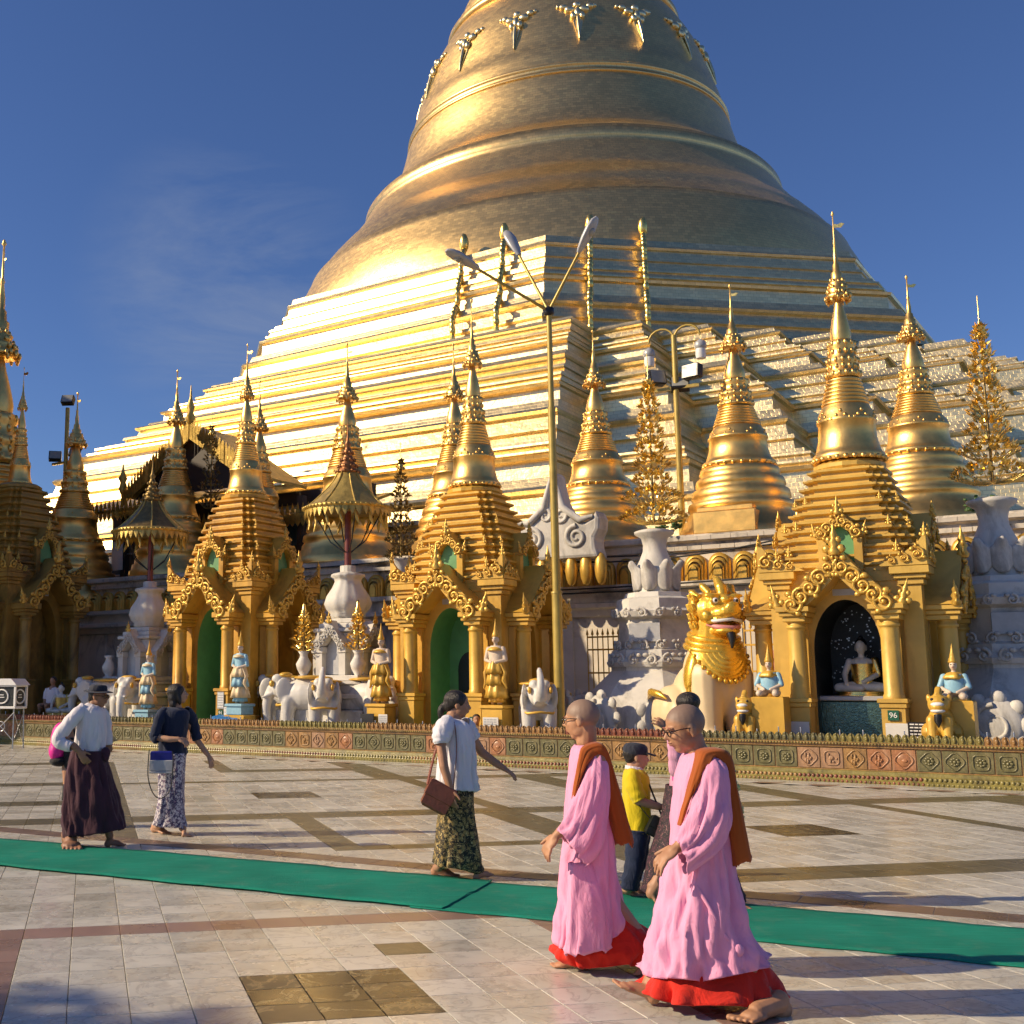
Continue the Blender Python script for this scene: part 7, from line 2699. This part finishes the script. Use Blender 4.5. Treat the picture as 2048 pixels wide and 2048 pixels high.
f.loft('skirt', 'skirt_floral', [(1202, 850, 1400, 850, .155, 0, .02), (1196, 950, 1392, 950, .16, 0, .04), (1206, 1090, 1384, 1090, .15, 0, .05), (1196, 1230, 1382, 1240, .145, 0, .07), (1180, 1330, 1388, 1340, .145, 0, .09), (1165, 1395, 1400, 1412, .145, 0, .11)], 64, [(8, .4, .4, .7), (13, .2, -.3, .4)], .005, 4, False, 3.0, 14)
hb = empty('handbag', f.w(1245, 900, -.24), 0, 'small blue and grey shoulder bag carried by the woman in navy', 'handbag')
mb = MB()
mb.box(-.115, .115, -.04, .04, -.02, .10, .012)
mb.build('flap', 'bag_blue', hb)
mb = MB()
mb.box(-.12, .12, -.045, .045, -.11, .015, .012)
mb.box(-.12, .12, -.046, .046, -.13, -.108, .006)
mb.build('pouch', 'bag_grey', hb)
mb = MB()
mb.tube(spline([(-.125, -.05, .12), (-.13, -.06, -.15), (-.07, -.07, -.33), (.02, -.07, -.38), (.11, -.06, -.28), (.13, -.05, 0), (.12, -.045, .1)], 6), .006, 6)
mb.build('strap', 'leather_black', hb)
# ------------------------------------------------------------------ woman in white blouse
f = Fig('woman in white blouse and gold patterned skirt with a brown shoulder bag', 9.85, (820, 1640), C4, skin='skin_brown')
hc = f.p(815, 335)
f.head(hc, .228, R(-6), R(-5), 0, f.p(770, 450), eyes=True)
f.limb((775, 450, 0, .075), (790, 600, 0, .12), (800, 980, 0, .135))
f.limb((712, 500, -.12, .042), (672, 640, -.19, .040), (690, 790, -.23, .040), (738, 960, -.25, .028))
f.limb((900, 530, .11, .042), (1010, 705, .14, .038), (1120, 790, .10, .034), (1165, 818, .08, .027))
f.hand(f.p(738, 955, -.25), Vector((.10, -.05, -1)), Vector((-.7, -.7, 0)), .175, .45)
f.hand(f.p(1160, 815, .08), Vector((.75, -.05, -.5)), Vector((.5, -.3, .8)), .17, .35, .25)
f.limb((795, 980, -.04, .085), (735, 1280, -.02, .058), (672, 1560, -.02, .038))
f.limb((805, 980, .04, .085), (880, 1280, .03, .058), (960, 1590, .02, .038))
f.foot(f.g(612, 1622), f.g(815, 1638), .24, f.p(668, 1560, -.02), -1)
f.foot(f.g(938, 1668), f.p(1085, 1624, .0), .24, f.p(965, 1592, .02), -1)
f.finish_body(.007, 2)
f.hair([(-.10, 0, .15, .46, .385, .385), (-.32, 0, -.05, .22, .30, .28), (-.52, 0, -.10, .12, .12, .14), (-.62, 0, -.32, .13, .13, .28), (-.60, 0, -.55, .09, .10, .2)])
f.loft('blouse', 'blouse_white', [(735, 432, 845, 455, .075, 0, 0), (692, 470, 898, 490, .145, 0, .01), (682, 600, 936, 600, .155, 0, .05), (674, 750, 948, 750, .16, 0, .08), (662, 890, 958, 890, .17, 0, .11), (650, 975, 966, 985, .175, 0, .13)], 80, [(11, .3, .3, .7), (17, .9, -.2, .4)], .005, 4, False, 2.3, 15)
f.tubec('sleeve', 'blouse_white', [(742, 455, -.07, .055), (708, 492, -.13, .074), (682, 550, -.17, .078), (672, 602, -.19, .066), (672, 622, -.195, .052)], 18, .005, .06, 5)
f.tubec('sleeve', 'blouse_white', [(865, 475, .07, .055), (900, 520, .11, .07), (935, 575, .125, .066), (955, 605, .13, .052)], 18, .005, .06, 6)
f.loft('skirt', 'skirt_gold', [(688, 965, 925, 970, .16, 0, .02), (680, 1090, 930, 1090, .17, 0, .04), (665, 1240, 945, 1240, .17, 0, .05), (652, 1390, 968, 1390, .17, 0, .06), (645, 1480, 988, 1500, .17, 0, .07), (638, 1540, 1010, 1592, .165, 0, .09)], 64, [(7, .3, .4, .7), (12, .9, -.3, .4)], .005, 5, False, 3.0, 16)
hb = empty('handbag', f.w(650, 1010, -.22), 0, 'brown leather shoulder bag hanging at the hip of the woman in white', 'handbag')
mb = MB()
mb.M = Matrix.Rotation(R(28), 4, 'Y')
mb.box(-.11, .11, -.055, .055, -.12, .10, .02)
mb.build('bag_body', 'leather_brown', hb)
mb = MB()
mb.M = Matrix.Rotation(R(28), 4, 'Y')
mb.box(-.118, .118, -.064, .06, -.03, .112, .012)
mb.build('bag_flap', 'leather_brown', hb)
mb = MB()
A = Vector((0, 0, 0))
st0 = f.w(770, 452, -.10) - f.w(650, 1010, -.22)
mb.tube(spline([(-.09, -.02, .10), tuple(f.w(635, 690, -.10) - f.w(650, 1010, -.22)), tuple(f.w(720, 470, -.02) - f.w(650, 1010, -.22)), tuple(f.w(775, 470, -.13) - f.w(650, 1010, -.22)), tuple(f.w(785, 700, -.20) - f.w(650, 1010, -.22)), (.12, -.0, .04)], 6), .012, 6, True, True, .35)
mb.build('strap', 'leather_brown', hb)
# ------------------------------------------------------------------ boy
f = Fig('boy in yellow shirt, dark jeans and navy cap, behind the two pink robes', 9.0, (590, 1210), C5, skin='skin_light')
hc = f.p(625, 432)
f.head(hc, .205, R(-4), R(-4), 0, f.p(605, 510), eyes=True, nr=.042)
f.limb((605, 510, 0, .06), (620, 600, 0, .085), (625, 860, 0, .10))
f.limb((585, 550, -.10, .042), (615, 670, -.14, .036), (720, 700, -.14, .028), (765, 708, -.13, .023))
f.limb((650, 550, .10, .042), (700, 690, .12, .034), (770, 712, .10, .024))
f.hand(f.p(762, 708, -.13), Vector((1, 0, -.05)), Vector((0, -.8, .5)), .13, .7)
f.limb((620, 860, -.055, .075), (605, 1010, -.06, .055), (572, 1165, -.06, .033))
f.limb((640, 860, .055, .075), (640, 1010, .06, .055), (605, 1165, .06, .033))
f.foot(f.g(528, 1204), f.g(652, 1224), .2, f.p(565, 1165, -.06), -1)
f.foot(f.g(575, 1190), f.g(690, 1204), .2, f.p(605, 1160, .06), -1)
f.finish_body(.0075, 2)
f.hair([(-.12, 0, .12, .40, .36, .34), (-.25, 0, -.08, .18, .29, .2)])
mb = MB()
rs = []
for (r, z) in ((.375, .10), (.40, .20), (.385, .36), (.30, .48), (.10, .53)):
    rs.append([tuple(f.hp(-.05 + r * 1.15 * math.cos(2 * PI * j / 24), r * math.sin(2 * PI * j / 24), z)) for j in range(24)])
mb.rings(rs, True)
cp = mb.build('cap', 'cap_navy', f.o)
mb = MB()
top = []
for k in range(9):
    a = R(-70) + R(140) * k / 8
    top.append([tuple(f.hp(.30 + t * .42 * math.cos(a * .55), .36 * math.sin(a) * (1 - .12 * t), .17 - .09 * t + .03 * math.cos(a))) for t in (0, .35, .7, 1)])
mb.rings(top, True, False, False, False)
o_ = mb.build('visor', 'cap_navy', cp)
mods(o_, solid=.008)
f.loft('shirt', 'yellow_cloth', [(578, 490, 648, 500, .065, 0, 0), (556, 535, 688, 540, .115, 0, .01), (553, 650, 700, 650, .12, 0, .03), (556, 760, 702, 760, .12, 0, .05), (560, 858, 696, 856, .125, 0, .06)], 40, [(7, .3, .5, .7), (11, .6, -.3, .4)], .005, 4, False, 2.3, 17)
f.tubec('sleeve', 'yellow_cloth', [(600, 520, -.07, .055), (585, 560, -.11, .06), (600, 620, -.13, .058), (622, 662, -.14, .055)], 16, .005, .05, 7)
f.loft('collar', 'shirt_white', [(572, 478, 652, 492, .06, 0, 0), (568, 498, 668, 520, .078, 0, 0)], 24, (), .008, 3)
f.tubec('trouser_leg', 'denim', [(622, 845, -.05, .085), (612, 930, -.06, .078), (600, 1030, -.06, .066), (580, 1120, -.06, .062), (573, 1168, -.06, .062)], 18, .005, .05, 8)
f.tubec('trouser_leg', 'denim', [(645, 845, .05, .085), (648, 930, .06, .078), (640, 1030, .06, .066), (615, 1120, .06, .062), (608, 1165, .06, .062)], 18, .005, .05, 9)
hb = empty('satchel', f.w(715, 815, -.16), 0, 'black satchel slung across the boy in yellow', 'bag')
mb = MB()
mb.M = Matrix.Rotation(R(28), 4, 'Y')
mb.box(-.075, .075, -.035, .035, -.08, .07, .012)
mb.box(-.078, .078, -.042, -.02, -.02, .075, .008)
mb.build('satchel_body', 'leather_black', hb)
mb = MB()
b0 = f.w(715, 815, -.16)
mb.tube(spline([(-.06, 0, .07), tuple(f.w(600, 670, -.15) - b0), tuple(f.w(575, 560, -.10) - b0), tuple(f.w(660, 510, .0) - b0), tuple(f.w(698, 640, -.12) - b0), (.03, 0, .09)], 6), .009, 6, True, True, .4)
mb.build('strap', 'leather_black', hb)
# ------------------------------------------------------------------ woman with hair bun, mostly hidden
f = Fig('woman with high black hair bun raising a hand, hidden behind the near pink robe', 8.75, (960, 1275), C5, skin='skin_brown')
hc = f.p(912, 232)
f.head(hc, .22, R(175), R(-4), 0, f.p(930, 350), eyes=True)
f.limb((930, 350, 0, .07), (925, 460, 0, .115), (920, 700, 0, .125))
f.limb((858, 420, -.13, .048), (828, 500, -.15, .042), (800, 390, -.20, .034), (775, 300, -.2, .026))
f.limb((990, 420, .12, .048), (1080, 560, .10, .04), (1140, 640, .0, .028))
f.hand(f.p(777, 300, -.2), Vector((-.62, -.05, .78)), Vector((-.4, -.3, .9)), .185, .45, .6, -1)
f.hand(f.p(1140, 640, .0), Vector((.5, -.1, -.6)), Vector((.4, -.8, .2)), .16, .9)
f.limb((920, 700, -.07, .10), (820, 960, -.07, .07), (700, 1190, -.06, .045))
f.limb((920, 700, .07, .10), (1060, 960, .07, .07), (1195, 1240, .06, .042))
f.foot(f.p(672, 1185, -.06), f.g(748, 1272), .23, f.p(700, 1150, -.06), -1)
f.foot(f.g(1208, 1290), f.g(1292, 1294), .22, f.p(1200, 1240, .0), -1)
f.finish_body(.0085, 2)
f.hair([(-.08, 0, .16, .46, .40, .40), (-.1, 0, .66, .42, .42, .34), (-.34, 0, -.1, .22, .34, .3)])
f.loft('blouse', 'blouse_lilac', [(888, 340, 970, 340, .075, 0, 0), (842, 385, 1015, 385, .155, 0, .01), (828, 500, 1010, 500, .155, 0, .03), (820, 620, 1005, 620, .155, 0, .05)], 44, [(7, .5, .6, .7)], .005, 4, False, 2.2, 18)
f.tubec('sleeve', 'blouse_lilac', [(868, 385, -.08, .06), (840, 440, -.14, .07), (826, 496, -.155, .064), (812, 440, -.18, .056), (798, 370, -.2, .05), (786, 318, -.2, .046)], 16, .005, .05, 10)
f.tubec('sleeve', 'blouse_lilac', [(985, 385, .08, .06), (1020, 450, .12, .066), (1080, 555, .10, .055), (1120, 615, .03, .045)], 16, .005, .05, 11)
f.loft('sash', 'magenta_cloth', [(812, 470, 850, 475, .06, -.12, 0), (808, 560, 848, 570, .06, -.12, .02)], 20, (), .006, 4)
f.loft('skirt', 'skirt_plum', [(800, 590, 1015, 590, .16, 0, .02), (770, 750, 1050, 750, .17, 0, .04), (730, 930, 1110, 930, .175, 0, .05), (695, 1080, 1180, 1080, .18, 0, .06), (680, 1200, 1238, 1235, .18, 0, .08)], 48, [(7, .3, .4, .7), (12, .5, -.3, .4)], .005, 4, False, 2.3, 19)
fl = MB()
rf = random.Random(12)
for k in range(70):
    t = rf.random()
    c = f.w(lerp(1140, 1185, t), lerp(520, 790, t), -.05 + rf.uniform(-.05, .05)) + Vector((rf.uniform(-.035, .035), 0, rf.uniform(-.03, .03)))
    fl.ell(c, (rf.uniform(.012, .024), rf.uniform(.012, .024), rf.uniform(.008, .02)), 6, 4, Matrix.Rotation(rf.uniform(-1, 1), 4, 'Y').to_quaternion())
fl.build('blossoms', 'flower_pale', fo_ := empty('flower_bunch', (0, 0, 0), 0, 'pale yellow flower bunch hanging behind the near pink robe', 'flowers'), kind='stuff')
st = MB()
st.tube([f.w(1140, 520, -.05), f.w(1160, 650, -.05), f.w(1190, 795, -.05)], .008, 6)
st.build('stem', 'leaf_green', fo_)
# ------------------------------------------------------------------ people half seen behind the wall
def bystander(pos, h, yaw, label, shirt, hair=True, sit=False):
    o = empty('person', pos, yaw, label, 'person')
    mb = MB()
    hh = .22
    zt = h
    c = Vector((0, 0, zt - hh * .5))
    mb.ell(c + Vector((-.01, 0, .025)), (.095, .076, .085), 14, 10)
    mb.ell(c + Vector((.025, 0, -.02)), (.065, .06, .085), 12, 8)
    mb.ell(c + Vector((.1, 0, -.01)), (.015, .012, .02), 6, 4)
    mb.limb(c + Vector((-.02, 0, -.06)), .05, (-.02, 0, zt - .30), .055)
    sh = zt - .30
    hp = sh - .48
    mb.limb((-.01, 0, sh - .04), .12, (0, 0, hp), .13)
    for sy in (-1, 1):
        mb.limb((0, sy * .18, sh - .04), .05, (.02, sy * .23, sh - .30), .042)
        mb.limb((.02, sy * .23, sh - .30), .04, (.14, sy * .16, sh - .45), .028)
        if sit:
            mb.limb((0, sy * .09, hp), .09, (.38, sy * .12, hp), .065)
            mb.limb((.38, sy * .12, hp), .06, (.36, sy * .12, max(hp - .42, .05)), .04)
        else:
            mb.limb((0, sy * .09, hp), .09, (.01, sy * .09, hp * .5), .06)
            mb.limb((.01, sy * .09, hp * .5), .06, (0, sy * .09, .06), .04)
            mb.ell((.06, sy * .09, .035), (.12, .045, .035), 10, 6)
    b = mb.build('body', 'skin_brown', o)
    mods(b, .010, 2)
    mb = MB()
    mb.ell(c + Vector((-.03, 0, .045)), (.095, .085, .085), 14, 10)
    mb.build('hair', 'hair_black', o)
    mb = MB()
    rs = []
    for (rx, ry, z) in ((.06, .07, sh + .03), (.10, .19, sh - .02), (.125, .21, sh - .15), (.13, .19, sh - .35), (.14, .19, hp - .02)):
        rs.append([(rx * math.cos(2 * PI * j / 24), ry * math.sin(2 * PI * j / 24), z) for j in range(24)])
    mb.rings(rs, True, False, False)
    for sy in (-1, 1):
        mb.tube([(0, sy * .16, sh - .03), (.01, sy * .215, sh - .14), (.02, sy * .235, sh - .30)], [.07, .068, .06], 12)
    g = mb.build('shirt', shirt, o)
    if not sit:
        mb = MB()
        mb.lathe([(.15, hp + .02), (.17, hp * .7), (.17, hp * .35), (.19, .12)], 28, flute=lambda a, z: 1 + .05 * math.sin(7 * a))
        mb.build('longyi', 'maroon_cloth', o)
    return o
p_ = W(-9.55, 3.2, PZ)
bystander(p_, 1.62, WROT + R(80), 'person in lilac shirt with back turned, in the deep shade at left', 'shirt_lilac')
p_ = W(3.05, .42, PZ)
bystander(p_, .52 + .0, WROT + R(-60), 'person sitting low behind the tile wall, only black hair showing', 'black_cloth', sit=True)
p_ = W(-10.6, 1.2, PZ + .35)
bystander(p_, .98, WROT + R(-80), 'person seated in shade behind the donation box', 'shirt_white', sit=True)
